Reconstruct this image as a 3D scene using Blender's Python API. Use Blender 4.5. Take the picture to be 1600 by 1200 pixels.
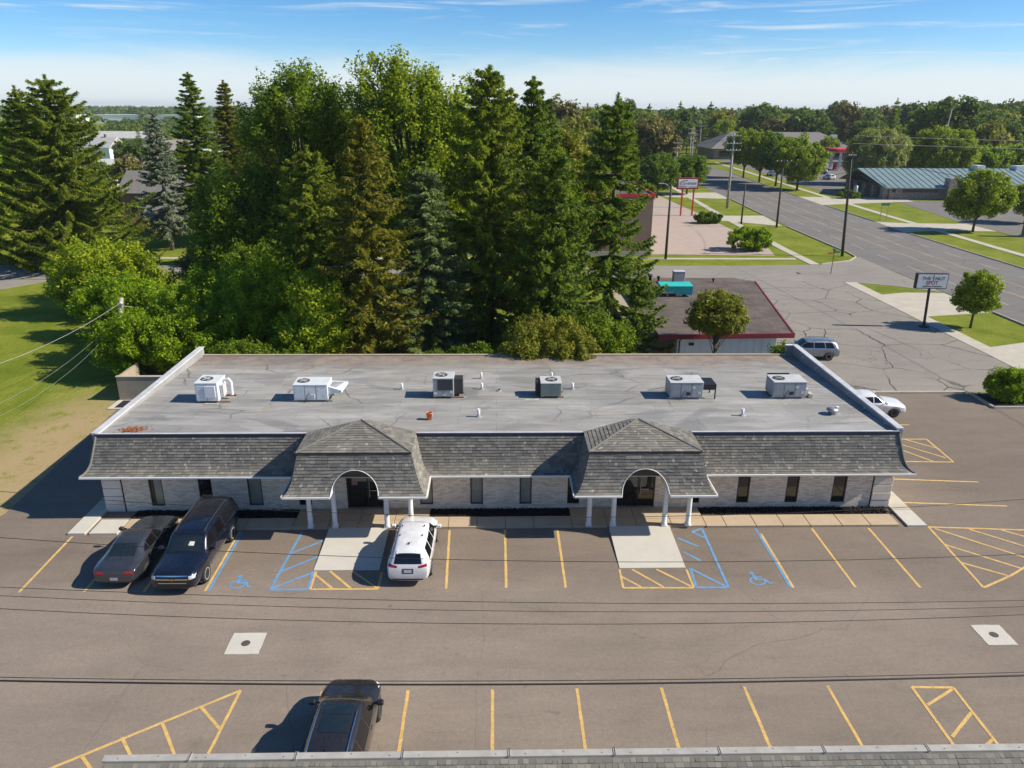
import bpy, bmesh, math, random
import numpy as np
from mathutils import Vector, Matrix
from mathutils.bvhtree import BVHTree
for o in list(bpy.data.objects): bpy.data.objects.remove(o)
scene = bpy.context.scene
COL = scene.collection
R = math.radians
# ------------------------------------------------------------------ camera, sky, sun, exposure
CAM_H, PITCH, YAW, ROLL, FPX = 19.5, R(20.25), R(1.28), R(.315), 1170.0
cp, sp, cy_, sy_, cr, sr = math.cos(PITCH), math.sin(PITCH), math.cos(YAW), math.sin(YAW), math.cos(ROLL), math.sin(ROLL)
fw = Vector((sy_*cp, cy_*cp, -sp)); rt0 = Vector((cy_, -sy_, 0)); up0 = rt0.cross(fw)
rt = cr*rt0+sr*up0; up = -sr*rt0+cr*up0
cd = bpy.data.cameras.new('camera'); cam = bpy.data.objects.new('camera', cd); COL.objects.link(cam)
m = Matrix((rt, up, -fw)).transposed().to_4x4(); m.translation = (0, 0, CAM_H); cam.matrix_world = m
cd.sensor_width = 36; cd.sensor_fit = 'HORIZONTAL'; cd.lens = 36*FPX/1600; cd.clip_start = .3; cd.clip_end = 20000
scene.camera = cam
SUN_EL, SUN_AZ = R(37), math.atan2(1.0, -0.105)          # azimuth measured from +Y towards +X
sd = Vector((math.sin(SUN_AZ)*math.cos(SUN_EL), math.cos(SUN_AZ)*math.cos(SUN_EL), math.sin(SUN_EL)))
sl = bpy.data.lights.new('sun', 'SUN'); sl.energy = 5.0; sl.angle = R(.53); sl.color = (1, .92, .78)
so = bpy.data.objects.new('sun', sl); COL.objects.link(so); so.rotation_euler = sd.to_track_quat('Z', 'Y').to_euler(); so.location = (60, -10, 60)
scene.view_settings.view_transform = 'Standard'; scene.view_settings.look = 'None'
scene.view_settings.gamma = 1; scene.view_settings.exposure = 0.5; scene.view_settings.use_curve_mapping = False
world = bpy.data.worlds.new('World'); scene.world = world; world.use_nodes = True
def build_world():
    nt = world.node_tree; nt.nodes.clear(); N = nt.nodes.new; L = nt.links.new
    out = N('ShaderNodeOutputWorld'); bg = N('ShaderNodeBackground'); bg.inputs[1].default_value = .15
    sky = N('ShaderNodeTexSky'); sky.sky_type = 'NISHITA'; sky.sun_disc = False
    sky.sun_elevation = SUN_EL; sky.sun_rotation = SUN_AZ; sky.air_density = .75; sky.dust_density = .25; sky.ozone_density = 4.0; sky.altitude = 200
    hs = N('ShaderNodeHueSaturation'); hs.inputs['Saturation'].default_value = 1.30; hs.inputs['Value'].default_value = .68
    L(sky.outputs[0], hs.inputs['Color'])
    tc = N('ShaderNodeTexCoord'); sep = N('ShaderNodeSeparateXYZ'); L(tc.outputs['Generated'], sep.inputs[0])
    def math_(op, a, b=None, clamp=False):
        n = N('ShaderNodeMath'); n.operation = op; n.use_clamp = clamp
        for i, v in enumerate((a, b)):
            if v is None: continue
            if isinstance(v, (int, float)): n.inputs[i].default_value = v
            else: L(v, n.inputs[i])
        return n.outputs[0]
    def cloud_noise(sx, sz, scale, det, dist, off=0):
        mp = N('ShaderNodeMapping'); mp.inputs['Scale'].default_value = (sx, sx, sz); mp.inputs['Location'].default_value = (off, off*.7, off*.3)
        L(tc.outputs['Generated'], mp.inputs[0])
        n = N('ShaderNodeTexNoise'); n.inputs['Scale'].default_value = scale; n.inputs['Detail'].default_value = det; n.inputs['Roughness'].default_value = .58; n.inputs['Distortion'].default_value = dist
        L(mp.outputs[0], n.inputs['Vector']); return n.outputs[0]
    z = sep.outputs[2]
    # low haze-white cloud layer, wispy upper edge, below about four degrees
    edge = cloud_noise(1.6, 9, 2.2, 6, .6, 3.1)
    zz = math_('ADD', z, math_('MULTIPLY', math_('SUBTRACT', edge, .5), -.075))
    band = N('ShaderNodeMapRange'); band.interpolation_type = 'SMOOTHSTEP'; L(zz, band.inputs[0])
    for i, v in enumerate((.072, .030, 0, 1)): band.inputs[i+1].default_value = v
    # thin streaks higher up
    st = cloud_noise(2.0, 34, 2.6, 7, .9, 7.7)
    rp = N('ShaderNodeMapRange'); rp.interpolation_type = 'SMOOTHSTEP'; L(st, rp.inputs[0])
    for i, v in enumerate((.50, .82, 0, .8)): rp.inputs[i+1].default_value = v
    fac = math_('MAXIMUM', math_('MULTIPLY', band.outputs[0], .80), rp.outputs[0])
    mx = N('ShaderNodeMix'); mx.data_type = 'RGBA'; L(fac, mx.inputs[0]); L(hs.outputs[0], mx.inputs[6]); mx.inputs[7].default_value = (3.95, 4.25, 4.45, 1)
    L(mx.outputs[2], bg.inputs[0]); L(bg.outputs[0], out.inputs[0])
build_world()
# ------------------------------------------------------------------ helpers
def tag(o, label=None, cat=None, group=None, kind=None):
    for k, v in (('label', label), ('category', cat), ('group', group), ('kind', kind)):
        if v: o[k] = v
    return o
def thing(name, label, cat, loc=(0, 0, 0), rz=0, group=None, parent=None):
    o = bpy.data.objects.new(name, None); COL.objects.link(o); o.location = loc; o.rotation_euler = (0, 0, rz); o.empty_display_size = .2
    tag(o, label, cat, group); o.parent = parent
    return o
def link(name, me, parent=None, loc=None, rz=None):
    o = bpy.data.objects.new(name, me); COL.objects.link(o); o.parent = parent
    if loc is not None: o.location = loc
    if rz is not None: o.rotation_euler = (0, 0, rz)
    return o
def copy_tree(o, parent=None):
    c = o.copy(); COL.objects.link(c); c.parent = parent
    for ch in list(o.children):
        copy_tree(ch, c)
    return c
class MB:
    """collects shapes; build() links them as one mesh object"""
    def __init__(s): s.v = []; s.f = []; s.mi = []
    def add(s, verts, faces, mi=0):
        b = len(s.v); s.v += [tuple(p) for p in verts]; s.f += [tuple(b+i for i in f) for f in faces]; s.mi += [mi]*len(faces); return s
    def quad(s, a, b, c, d, mi=0): return s.add((a, b, c, d), ((0, 1, 2, 3),), mi)
    def box(s, x0, x1, y0, y1, z0, z1, mi=0, M=None, bev=0):
        if bev:
            bm = bmesh.new(); bmesh.ops.create_cube(bm, size=1)
            for v in bm.verts: v.co = Vector(((x0+x1)/2+v.co.x*(x1-x0), (y0+y1)/2+v.co.y*(y1-y0), (z0+z1)/2+v.co.z*(z1-z0)))
            bmesh.ops.bevel(bm, geom=bm.edges[:], offset=bev, segments=1, affect='EDGES')
            bm.verts.index_update(); V = [v.co.copy() for v in bm.verts]; F = [[v.index for v in f.verts] for f in bm.faces]; bm.free()
        else:
            V = [Vector(p) for p in ((x0, y0, z0), (x1, y0, z0), (x1, y1, z0), (x0, y1, z0), (x0, y0, z1), (x1, y0, z1), (x1, y1, z1), (x0, y1, z1))]
            F = ((3, 2, 1, 0), (4, 5, 6, 7), (0, 1, 5, 4), (1, 2, 6, 5), (2, 3, 7, 6), (3, 0, 4, 7))
        if M is not None: V = [M @ v for v in V]
        return s.add(V, F, mi)
    def prism(s, poly, z0, z1, mi=0):
        n = len(poly); V = [(x, y, z0) for x, y in poly]+[(x, y, z1) for x, y in poly]
        F = [tuple(range(n, 2*n)), tuple(range(n-1, -1, -1))]+[(i, (i+1) % n, n+(i+1) % n, n+i) for i in range(n)]
        return s.add(V, F, mi)
    def tube(s, pts, rad, n=6, mi=0, cap=True):
        pts = [Vector(p) for p in pts]; k = len(pts); rad = [rad]*k if isinstance(rad, (int, float)) else rad
        V = []; ref = None
        for i, p in enumerate(pts):
            t = (pts[min(i+1, k-1)]-pts[max(i-1, 0)]).normalized()
            a = ref if ref is not None else (Vector((0, 0, 1)) if abs(t.z) < .9 else Vector((1, 0, 0)))
            u = (a-t*a.dot(t)).normalized(); w = t.cross(u); ref = u
            for j in range(n):
                q = 2*math.pi*j/n; V.append(p+(u*math.cos(q)+w*math.sin(q))*rad[i])
        F = [(i*n+j, i*n+(j+1) % n, (i+1)*n+(j+1) % n, (i+1)*n+j) for i in range(k-1) for j in range(n)]
        if cap: F += [tuple(range(n-1, -1, -1)), tuple((k-1)*n+j for j in range(n))]
        return s.add(V, F, mi)
    def lathe(s, prof, n=16, c=(0, 0, 0), axis='z', mi=0):
        V = []; k = len(prof)
        for r, h in prof:
            for j in range(n):
                q = 2*math.pi*j/n; a, b = r*math.cos(q), r*math.sin(q)
                p = (a, b, h) if axis == 'z' else ((h, a, b) if axis == 'x' else (b, h, a))
                V.append((p[0]+c[0], p[1]+c[1], p[2]+c[2]))
        F = [(i*n+j, i*n+(j+1) % n, (i+1)*n+(j+1) % n, (i+1)*n+j) for i in range(k-1) for j in range(n)]
        F += [tuple(range(n-1, -1, -1)), tuple((k-1)*n+j for j in range(n))]
        return s.add(V, F, mi)
    def mesh(s, name, mats, smooth=False):
        me = bpy.data.meshes.new(name); me.from_pydata([tuple(p) for p in s.v], [], s.f)
        for mm in (mats if isinstance(mats, (list, tuple)) else [mats]): me.materials.append(mm)
        if any(s.mi): me.polygons.foreach_set('material_index', s.mi)
        if smooth: me.polygons.foreach_set('use_smooth', [True]*len(s.f))
        me.update(); return me
    def build(s, name, mats, parent=None, loc=None, rz=None, smooth=False):
        return link(name, s.mesh(name, mats, smooth), parent, loc, rz)
def quads_mesh(name, V, mats, k=4, mi=None):
    """V (n*k,3) array of separate k-gons"""
    n = len(V)//k; me = bpy.data.meshes.new(name)
    me.vertices.add(n*k); me.vertices.foreach_set('co', np.ascontiguousarray(V, dtype=np.float32).ravel())
    me.loops.add(n*k); me.loops.foreach_set('vertex_index', np.arange(n*k, dtype=np.int32))
    me.polygons.add(n); me.polygons.foreach_set('loop_start', np.arange(0, n*k, k, dtype=np.int32))
    for mm in (mats if isinstance(mats, (list, tuple)) else [mats]): me.materials.append(mm)
    if mi is not None: me.polygons.foreach_set('material_index', mi.astype(np.int32))
    me.update(calc_edges=True); me.validate(); return me
def slab(name, poly, z0, z1, mat, parent=None, kind='structure'):
    o = MB().prism(poly, z0, z1).build(name, mat, parent)
    if kind and parent is None: o['kind'] = kind
    return o
# ------------------------------------------------------------------ materials
def new_mat(name):
    m = bpy.data.materials.new(name); m.use_nodes = True; nt = m.node_tree; b = nt.nodes['Principled BSDF']; return m, nt, b
def ramp(nt, fac, stops):
    r = nt.nodes.new('ShaderNodeValToRGB'); e = r.color_ramp.elements
    while len(e) < len(stops): e.new(.5)
    for el, (p, c) in zip(e, stops): el.position = p; el.color = (*c, 1) if len(c) == 3 else c
    nt.links.new(fac, r.inputs[0]); return r.outputs[0]
def noise(nt, vec, scale, detail=4, rough=.55, dist=0.0):
    n = nt.nodes.new('ShaderNodeTexNoise'); n.inputs['Scale'].default_value = scale; n.inputs['Detail'].default_value = detail
    n.inputs['Roughness'].default_value = rough; n.inputs['Distortion'].default_value = dist
    if vec is not None: nt.links.new(vec, n.inputs['Vector'])
    return n.outputs[0]
def mixc(nt, fac, a, b, mode='MIX'):
    n = nt.nodes.new('ShaderNodeMix'); n.data_type = 'RGBA'; n.blend_type = mode
    for i, v in ((0, fac), (6, a), (7, b)):
        if isinstance(v, (int, float)): n.inputs[i].default_value = v
        elif isinstance(v, tuple): n.inputs[i].default_value = (*v, 1)
        else: nt.links.new(v, n.inputs[i])
    return n.outputs[2]
def mrange(nt, v, a, b, c=0, d=1, smooth=True):
    n = nt.nodes.new('ShaderNodeMapRange'); n.interpolation_type = 'SMOOTHSTEP' if smooth else 'LINEAR'; nt.links.new(v, n.inputs[0])
    for i, x in enumerate((a, b, c, d)): n.inputs[i+1].default_value = x
    return n.outputs[0]
def mth(nt, op, a, b=None):
    n = nt.nodes.new('ShaderNodeMath'); n.operation = op
    for i, v in enumerate((a, b)):
        if v is None: continue
        if isinstance(v, (int, float)): n.inputs[i].default_value = v
        else: nt.links.new(v, n.inputs[i])
    return n.outputs[0]
def coord(nt, world_=True, sc=None, rot=None):
    if world_: v = nt.nodes.new('ShaderNodeNewGeometry').outputs['Position']
    else: v = nt.nodes.new('ShaderNodeTexCoord').outputs['Object']
    if sc or rot:
        mp = nt.nodes.new('ShaderNodeMapping'); nt.links.new(v, mp.inputs[0])
        if sc: mp.inputs['Scale'].default_value = sc
        if rot: mp.inputs['Rotation'].default_value = rot
        v = mp.outputs[0]
    return v
def bump(nt, b, h, strength=.3, dist=.02):
    n = nt.nodes.new('ShaderNodeBump'); n.inputs['Strength'].default_value = strength; n.inputs['Distance'].default_value = dist
    nt.links.new(h, n.inputs['Height']); nt.links.new(n.outputs[0], b.inputs['Normal'])
def plain(name, c, rough=.6, var=.14, scale=3, metal=0, spec=.5, bmp=0, world_=False, fine=40, emit=None):
    m, nt, b = new_mat(name); v = coord(nt, world_)
    n = noise(nt, v, scale, 5); lo = tuple(x*(1-var) for x in c); hi = tuple(x*(1+var) for x in c)
    col = ramp(nt, n, ((.3, lo), (.7, hi)))
    nt.links.new(col, b.inputs['Base Color']); b.inputs['Roughness'].default_value = rough; b.inputs['Metallic'].default_value = metal; b.inputs['Specular IOR Level'].default_value = spec
    if bmp: bump(nt, b, noise(nt, v, fine, 3), bmp, .01)
    return m
def glass_dark(name, c=(.012, .014, .016), rough=.06):
    m, nt, b = new_mat(name); b.inputs['Base Color'].default_value = (*c, 1); b.inputs['Roughness'].default_value = rough; b.inputs['Specular IOR Level'].default_value = .8
    return m
def paint(name, c, metal=.0, rough=.25, coat=.8):
    m, nt, b = new_mat(name); v = coord(nt, False)
    n = noise(nt, v, 2.5, 5); col = ramp(nt, n, ((.3, tuple(x*.86 for x in c)), (.75, tuple(min(1, x*1.06) for x in c))))
    nt.links.new(col, b.inputs['Base Color']); b.inputs['Metallic'].default_value = metal
    nt.links.new(mrange(nt, noise(nt, v, 6, 6), .3, .7, rough*.8, rough*1.5), b.inputs['Roughness'])
    b.inputs['Coat Weight'].default_value = coat; b.inputs['Coat Roughness'].default_value = .07
    return m
def cracks(nt, v, scale, width, warp=.35, seed=0.0):
    """thin warped crack lines, 1 on the crack"""
    w = nt.nodes.new('ShaderNodeTexNoise'); w.inputs['Scale'].default_value = scale*1.6; w.inputs['Detail'].default_value = 5; nt.links.new(v, w.inputs['Vector'])
    ad = nt.nodes.new('ShaderNodeMix'); ad.data_type = 'RGBA'; ad.blend_type = 'ADD'; ad.inputs[0].default_value = warp/scale
    nt.links.new(v, ad.inputs[6]); nt.links.new(w.outputs['Color'], ad.inputs[7])
    vo = nt.nodes.new('ShaderNodeTexVoronoi'); vo.feature = 'DISTANCE_TO_EDGE'; vo.inputs['Scale'].default_value = scale; nt.links.new(ad.outputs[2], vo.inputs['Vector'])
    return mrange(nt, vo.outputs['Distance'], width*scale, width*scale*.35, 0, 1)
def asphalt(name, c, crack=.0, cscale=.25, cwidth=.03, patchy=.16, lane=False):
    m, nt, b = new_mat(name); v = coord(nt)
    big = noise(nt, v, .09, 5, .6, .4); mid = noise(nt, coord(nt, True, (.35, 1.3, 1)), .8, 6, .65); fine = noise(nt, v, 24, 2, .8)
    col = ramp(nt, big, ((.28, tuple(x*(1-patchy) for x in c)), (.55, c), (.78, tuple(x*(1+patchy) for x in c))))
    col = mixc(nt, .6, col, ramp(nt, mid, ((.25, (.72, .72, .73)), (.5, (.95, .95, .95)), (.8, (1.16, 1.15, 1.13)))), 'MULTIPLY')
    col = mixc(nt, .55, col, ramp(nt, fine, ((.3, (.6, .6, .6)), (.7, (1.4, 1.4, 1.4)))), 'MULTIPLY')
    if lane:
        s_ = nt.nodes.new('ShaderNodeSeparateXYZ'); nt.links.new(v, s_.inputs[0]); yy = mth(nt, 'ADD', s_.outputs[1], mth(nt, 'MULTIPLY', mth(nt, 'SUBTRACT', noise(nt, v, .16, 5, .6), .5), 7.0))
        w = mth(nt, 'MULTIPLY', mrange(nt, yy, 29.5, 26.0), mrange(nt, s_.outputs[0], 34, 6)); col = mixc(nt, mth(nt, 'SUBTRACT', 1.0, w), col, (.80, .79, .78), 'MULTIPLY')   # traffic-bleached lane, darker stalls and side lot
    col = mixc(nt, .5, col, ramp(nt, noise(nt, v, 5.5, 3, .7), ((.28, (.80, .80, .80)), (.72, (1.18, 1.18, 1.17)))), 'MULTIPLY')
    drip = mrange(nt, noise(nt, v, 1.3, 4, .6, .8), .66, .75, 0, .5); col = mixc(nt, drip, col, tuple(x*.42 for x in c))
    oil = mrange(nt, noise(nt, v, .45, 3, .5, .3), .64, .80, 0, .42); col = mixc(nt, oil, col, tuple(x*.45 for x in c))
    h = fine
    if crack:
        ck = cracks(nt, v, cscale, cwidth); gate = mrange(nt, noise(nt, v, .12, 2), .32, .5); ck = mth(nt, 'MULTIPLY', ck, gate)
        col = mixc(nt, mth(nt, 'MULTIPLY', ck, crack), col, tuple(x*.22 for x in c))
        ck2 = cracks(nt, v, cscale*3.1, cwidth*.45); g2 = mrange(nt, noise(nt, v, .21, 2), .5, .68)
        col = mixc(nt, mth(nt, 'MULTIPLY', mth(nt, 'MULTIPLY', ck2, g2), crack*.8), col, tuple(x*.3 for x in c))
    nt.links.new(col, b.inputs['Base Color']); b.inputs['Roughness'].default_value = .9; b.inputs['Specular IOR Level'].default_value = .25
    bump(nt, b, h, .35, .01); return m
def concrete(name, c, var=.12, stain=.3):
    m, nt, b = new_mat(name); v = coord(nt)
    col = ramp(nt, noise(nt, v, .7, 6, .65), ((.3, tuple(x*(1-var) for x in c)), (.7, tuple(x*(1+var) for x in c))))
    col = mixc(nt, .4, col, ramp(nt, noise(nt, v, 30, 2), ((.3, (.8, .8, .8)), (.7, (1.15, 1.15, 1.15)))), 'MULTIPLY')
    col = mixc(nt, mrange(nt, noise(nt, v, 1.7, 6, .7, .6), .58, .76, 0, stain), col, tuple(x*.5 for x in c))
    nt.links.new(col, b.inputs['Base Color']); b.inputs['Roughness'].default_value = .88; b.inputs['Specular IOR Level'].default_value = .3
    bump(nt, b, noise(nt, v, 40, 3), .2, .006); return m
def grass_mat(name, c1, c2, c3, dry=.5, stripe=True, dirt=None):
    m, nt, b = new_mat(name); v = coord(nt)
    col = ramp(nt, noise(nt, v, .22, 6, .65, .3), ((.3, c1), (.5, c2), (.72, c3)))
    col = mixc(nt, .65, col, ramp(nt, noise(nt, v, 7, 4, .7), ((.28, (.45, .5, .4)), (.72, (1.45, 1.4, 1.3)))), 'MULTIPLY')
    col = mixc(nt, .5, col, ramp(nt, noise(nt, coord(nt, True, (2.5, .5, 1)), 1.6, 3), ((.3, (.75, .78, .7)), (.7, (1.2, 1.18, 1.1)))), 'MULTIPLY')
    if dirt:
        # worn strip of bare soil along the pavement edge (world x about -30..-25)
        sp_ = nt.nodes.new('ShaderNodeSeparateXYZ'); nt.links.new(v, sp_.inputs[0])
        sx = mth(nt, 'ADD', sp_.outputs[0], mth(nt, 'MULTIPLY', noise(nt, v, .35, 5, .6), 5.0))
        f1 = mth(nt, 'MULTIPLY', mrange(nt, sx, -31, -25.5), mrange(nt, sp_.outputs[1], 56, 45))
        f2 = mrange(nt, noise(nt, v, .9, 6, .7), .30, .50)
        col = mixc(nt, mth(nt, 'MULTIPLY', f1, f2), col, dirt)
        f3 = mth(nt, 'MULTIPLY', mrange(nt, noise(nt, v, .28, 4, .6, .5), .52, .66), mrange(nt, sp_.outputs[1], 50, 40))
        col = mixc(nt, mth(nt, 'MULTIPLY', f3, .8), col, tuple(x*1.05 for x in dirt))
    nt.links.new(col, b.inputs['Base Color']); b.inputs['Roughness'].default_value = .95; b.inputs['Specular IOR Level'].default_value = .1
    bump(nt, b, noise(nt, v, 9, 5, .75), .6, .06); return m
def leaf_mat(name, c1, c2, c3, trans=.32, rough=.55):
    m, nt, b = new_mat(name); g = nt.nodes.new('ShaderNodeNewGeometry')
    col = ramp(nt, g.outputs['Random Per Island'], ((0, c1), (.55, c2), (1, c3)))
    big = noise(nt, g.outputs['Position'], .55, 3, .6)
    col = mixc(nt, .8, col, ramp(nt, big, ((.3, (.6, .66, .66)), (.7, (1.35, 1.25, 1.05)))), 'MULTIPLY')
    nt.links.new(col, b.inputs['Base Color']); b.inputs['Roughness'].default_value = rough; b.inputs['Specular IOR Level'].default_value = .12
    tr = nt.nodes.new('ShaderNodeBsdfTranslucent'); nt.links.new(mixc(nt, 1.0, col, (1.25, 1.3, .6), 'MULTIPLY'), tr.inputs[0])
    mx = nt.nodes.new('ShaderNodeMixShader'); mx.inputs[0].default_value = trans
    nt.links.new(b.outputs[0], mx.inputs[1]); nt.links.new(tr.outputs[0], mx.inputs[2]); nt.links.new(mx.outputs[0], nt.nodes['Material Output'].inputs[0]); return m
def shingle_mat(name, stops):
    m, nt, b = new_mat(name); g = nt.nodes.new('ShaderNodeNewGeometry')
    oi = nt.nodes.new('ShaderNodeObjectInfo')
    rnd = mth(nt, 'FRACT', mth(nt, 'ADD', g.outputs['Random Per Island'], oi.outputs['Random']))
    col = ramp(nt, rnd, stops)
    v = coord(nt); col = mixc(nt, .5, col, ramp(nt, noise(nt, v, 40, 2, .8), ((.3, (.7, .7, .7)), (.7, (1.3, 1.3, 1.3)))), 'MULTIPLY')
    col = mixc(nt, .6, col, ramp(nt, noise(nt, v, .6, 5, .6), ((.3, (.85, .87, .9)), (.7, (1.12, 1.1, 1.05)))), 'MULTIPLY')
    nt.links.new(col, b.inputs['Base Color']); b.inputs['Roughness'].default_value = .92; b.inputs['Specular IOR Level'].default_value = .2
    bump(nt, b, noise(nt, v, 60, 2), .4, .006); return m
def brick_mat(name, c1, c2, mortar, sc=1.0, bw=.203, rh=.068, dots=False):
    m, nt, b = new_mat(name); tc = nt.nodes.new('ShaderNodeNewGeometry'); s = nt.nodes.new('ShaderNodeSeparateXYZ'); nt.links.new(tc.outputs['Position'], s.inputs[0])
    c = nt.nodes.new('ShaderNodeCombineXYZ'); nt.links.new(mth(nt, 'ADD', s.outputs[0], s.outputs[1]), c.inputs[0]); nt.links.new(s.outputs[2], c.inputs[1])
    bt = nt.nodes.new('ShaderNodeTexBrick'); nt.links.new(c.outputs[0], bt.inputs['Vector'])
    bt.inputs['Color1'].default_value = (*c1, 1); bt.inputs['Color2'].default_value = (*c2, 1); bt.inputs['Mortar'].default_value = (*mortar, 1)
    bt.inputs['Scale'].default_value = sc; bt.inputs['Mortar Size'].default_value = .012; bt.inputs['Brick Width'].default_value = bw; bt.inputs['Row Height'].default_value = rh; bt.inputs['Mortar Smooth'].default_value = .2; bt.inputs['Bias'].default_value = -.25
    col = mixc(nt, .6, bt.outputs[0], ramp(nt, noise(nt, coord(nt), .8, 5, .6), ((.3, (.82, .81, .80)), (.7, (1.06, 1.05, 1.03)))), 'MULTIPLY')
    if dots:    # dark recessed headers set in every other course
        row = mth(nt, 'FLOOR', mth(nt, 'DIVIDE', s.outputs[2], .115)); u = mth(nt, 'ADD', mth(nt, 'DIVIDE', mth(nt, 'ADD', s.outputs[0], s.outputs[1]), .27), mth(nt, 'MULTIPLY', mth(nt, 'MODULO', row, 2.0), .5))
        du = mth(nt, 'ABSOLUTE', mth(nt, 'SUBTRACT', mth(nt, 'FRACT', u), .5)); dv = mth(nt, 'ABSOLUTE', mth(nt, 'SUBTRACT', mth(nt, 'FRACT', mth(nt, 'DIVIDE', s.outputs[2], .115)), .5))
        mk = mth(nt, 'MULTIPLY', mrange(nt, du, .16, .06), mrange(nt, dv, .36, .18)); mk = mth(nt, 'MULTIPLY', mk, mrange(nt, noise(nt, coord(nt), 3.0, 3), .32, .66, .05, .62))
        col = mixc(nt, mk, col, (.17, .14, .11))
    nt.links.new(col, b.inputs['Base Color']); b.inputs['Roughness'].default_value = .9
    bump(nt, b, mth(nt, 'SUBTRACT', 1.0, bt.outputs['Fac']), .5, .01); return m
def worn_paint(name, c, under=(.23, .19, .155)):
    m, nt, b = new_mat(name); v = coord(nt)
    col = ramp(nt, noise(nt, v, 3, 5, .6), ((.3, tuple(x*.78 for x in c)), (.7, tuple(x*1.12 for x in c))))
    f = mth(nt, 'MAXIMUM', mrange(nt, noise(nt, v, 9, 5, .75), .52, .68, 0, .85), mrange(nt, noise(nt, v, .8, 4, .6), .60, .78, 0, .6))
    nt.links.new(mixc(nt, f, col, under), b.inputs['Base Color']); b.inputs['Roughness'].default_value = .8; bump(nt, b, noise(nt, v, 30, 2), .2, .005); return m
M = {}
M['asphalt'] = asphalt('asphalt_brown_grey', (.255, .208, .168), crack=.28, cscale=.11, cwidth=.014, patchy=.2, lane=True)
M['asphalt_old'] = asphalt('asphalt_old_cracked', (.262, .236, .205), crack=1.0, cscale=.19, cwidth=.06, patchy=.14)
M['road'] = asphalt('road_asphalt', (.185, .172, .158), crack=.6, cscale=.09, cwidth=.05, patchy=.16)
M['street'] = asphalt('side_street_concrete', (.27, .245, .215), crack=.5, cscale=.12, cwidth=.04, patchy=.12)
M['concrete'] = concrete('concrete_pale', (.46, .42, .34))
M['concrete_tan'] = concrete('concrete_tan', (.45, .35, .24), .10, .25)
M['concrete_white'] = concrete('concrete_white', (.52, .49, .43), .06, .2)
M['lot_pink'] = concrete('concrete_lot_pinkish', (.40, .32, .27), .08, .2)
M['kerb'] = concrete('kerb_concrete', (.40, .36, .30), .15, .35)
M['grass'] = grass_mat('lawn_grass', (.110, .150, .014), (.172, .205, .024), (.25, .258, .046), dirt=(.36, .27, .14))
M['yellow'] = worn_paint('parking_paint_yellow', (.64, .41, .13))
M['blue'] = worn_paint('parking_paint_blue', (.12, .29, .51))
M['white_line'] = plain('road_paint_white', (.34, .33, .31), .8, .3, 4, world_=True)
M['yellow_line'] = plain('road_paint_yellow', (.36, .265, .15), .8, .35, 4, world_=True)
M['shingle'] = shingle_mat('asphalt_shingle_grey', ((0, (.142, .134, .119)), (.4, (.174, .164, .145)), (.75, (.202, .190, .166)), (1, (.24, .224, .192))))
M['shingle_light'] = shingle_mat('asphalt_shingle_light_tabs', ((0, (.21, .20, .175)), (.6, (.27, .255, .22)), (1, (.36, .335, .285))))
M['brick'] = brick_mat('brick_cream', (.87, .77, .62), (.56, .47, .36), (.62, .55, .44), 1, .30, .10)
M['brick_red'] = brick_mat('brick_pinkish', (.27, .175, .135), (.20, .13, .10), (.24, .19, .16), 1, .24, .08)
M['stone'] = concrete('split_face_stone', (.66, .60, .52), .16, .3)
M['white'] = plain('white_painted_trim', (.72, .72, .70), .45, .06, 2, bmp=.05)
M['white_metal'] = plain('white_metal', (.66, .67, .68), .4, .06, 2)
M['navy'] = plain('dark_blue_edge_metal', (.022, .022, .05), .4, .2, 3)
M['frame'] = plain('bronze_window_frame', (.035, .028, .022), .4, .2, 4)
M['glass'] = glass_dark('window_glass_dark', (.018, .02, .019))
M['blind'] = plain('window_blind_behind_glass', (.26, .27, .22), .25, .12, 2, spec=.7)
M['mulch'] = plain('black_mulch', (.016, .013, .012), .95, .5, 12, world_=True, bmp=.8)
M['metal'] = plain('galvanised_metal', (.42, .42, .42), .45, .15, 3, .6)
M['dark'] = plain('dark_rubber', (.018, .018, .019), .7, .2, 6)
M['black'] = plain('black_plastic', (.012, .012, .013), .5, .2, 6)
M['rust'] = plain('rusty_steel', (.22, .10, .05), .85, .35, 8, bmp=.3)
M['wood'] = plain('weathered_wood_pole', (.17, .14, .11), .9, .25, 5, bmp=.4)
M['wood_grey'] = plain('grey_wood_pole', (.36, .34, .31), .85, .15, 5, bmp=.3)
M['wood_dark'] = plain('dark_creosote_pole', (.06, .05, .045), .85, .25, 5, bmp=.3)
M['orange'] = plain('orange_plastic', (.75, .17, .03), .45, .1, 4)
M['red'] = plain('red_paint', (.55, .035, .03), .5, .1, 3)
M['darkred'] = plain('dark_red_paint', (.22, .02, .03), .5, .15, 3)
M['sign_white'] = plain('sign_panel_white', (.74, .74, .72), .4, .04, 2)
M['sign_black'] = plain('sign_lettering_black', (.02, .02, .02), .5, .05)
M['sign_red'] = plain('sign_lettering_red', (.45, .03, .05), .5, .05)
M['sign_blue'] = plain('sign_lettering_blue', (.20, .26, .36), .5, .05)
M['teal'] = plain('teal_painted_metal', (.03, .46, .42), .5, .1, 3)
M['copper_roof'] = plain('green_metal_roof', (.21, .285, .285), .5, .12, .5, .2)
M['fieldstone'] = plain('fieldstone_wall', (.27, .22, .19), .9, .5, 2.2, bmp=.6, fine=4)
M['grey_roof'] = plain('far_grey_shingle_roof', (.17, .16, .15), .9, .15, 2)
M['siding'] = plain('pale_siding', (.80, .83, .80), .6, .06, 1)
M['tan_wall'] = plain('tan_block_wall', (.36, .30, .22), .9, .12, 1.5, bmp=.2)
M['bark'] = plain('bark_brown', (.11, .085, .06), .95, .35, 4, bmp=.8, fine=12)
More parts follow.
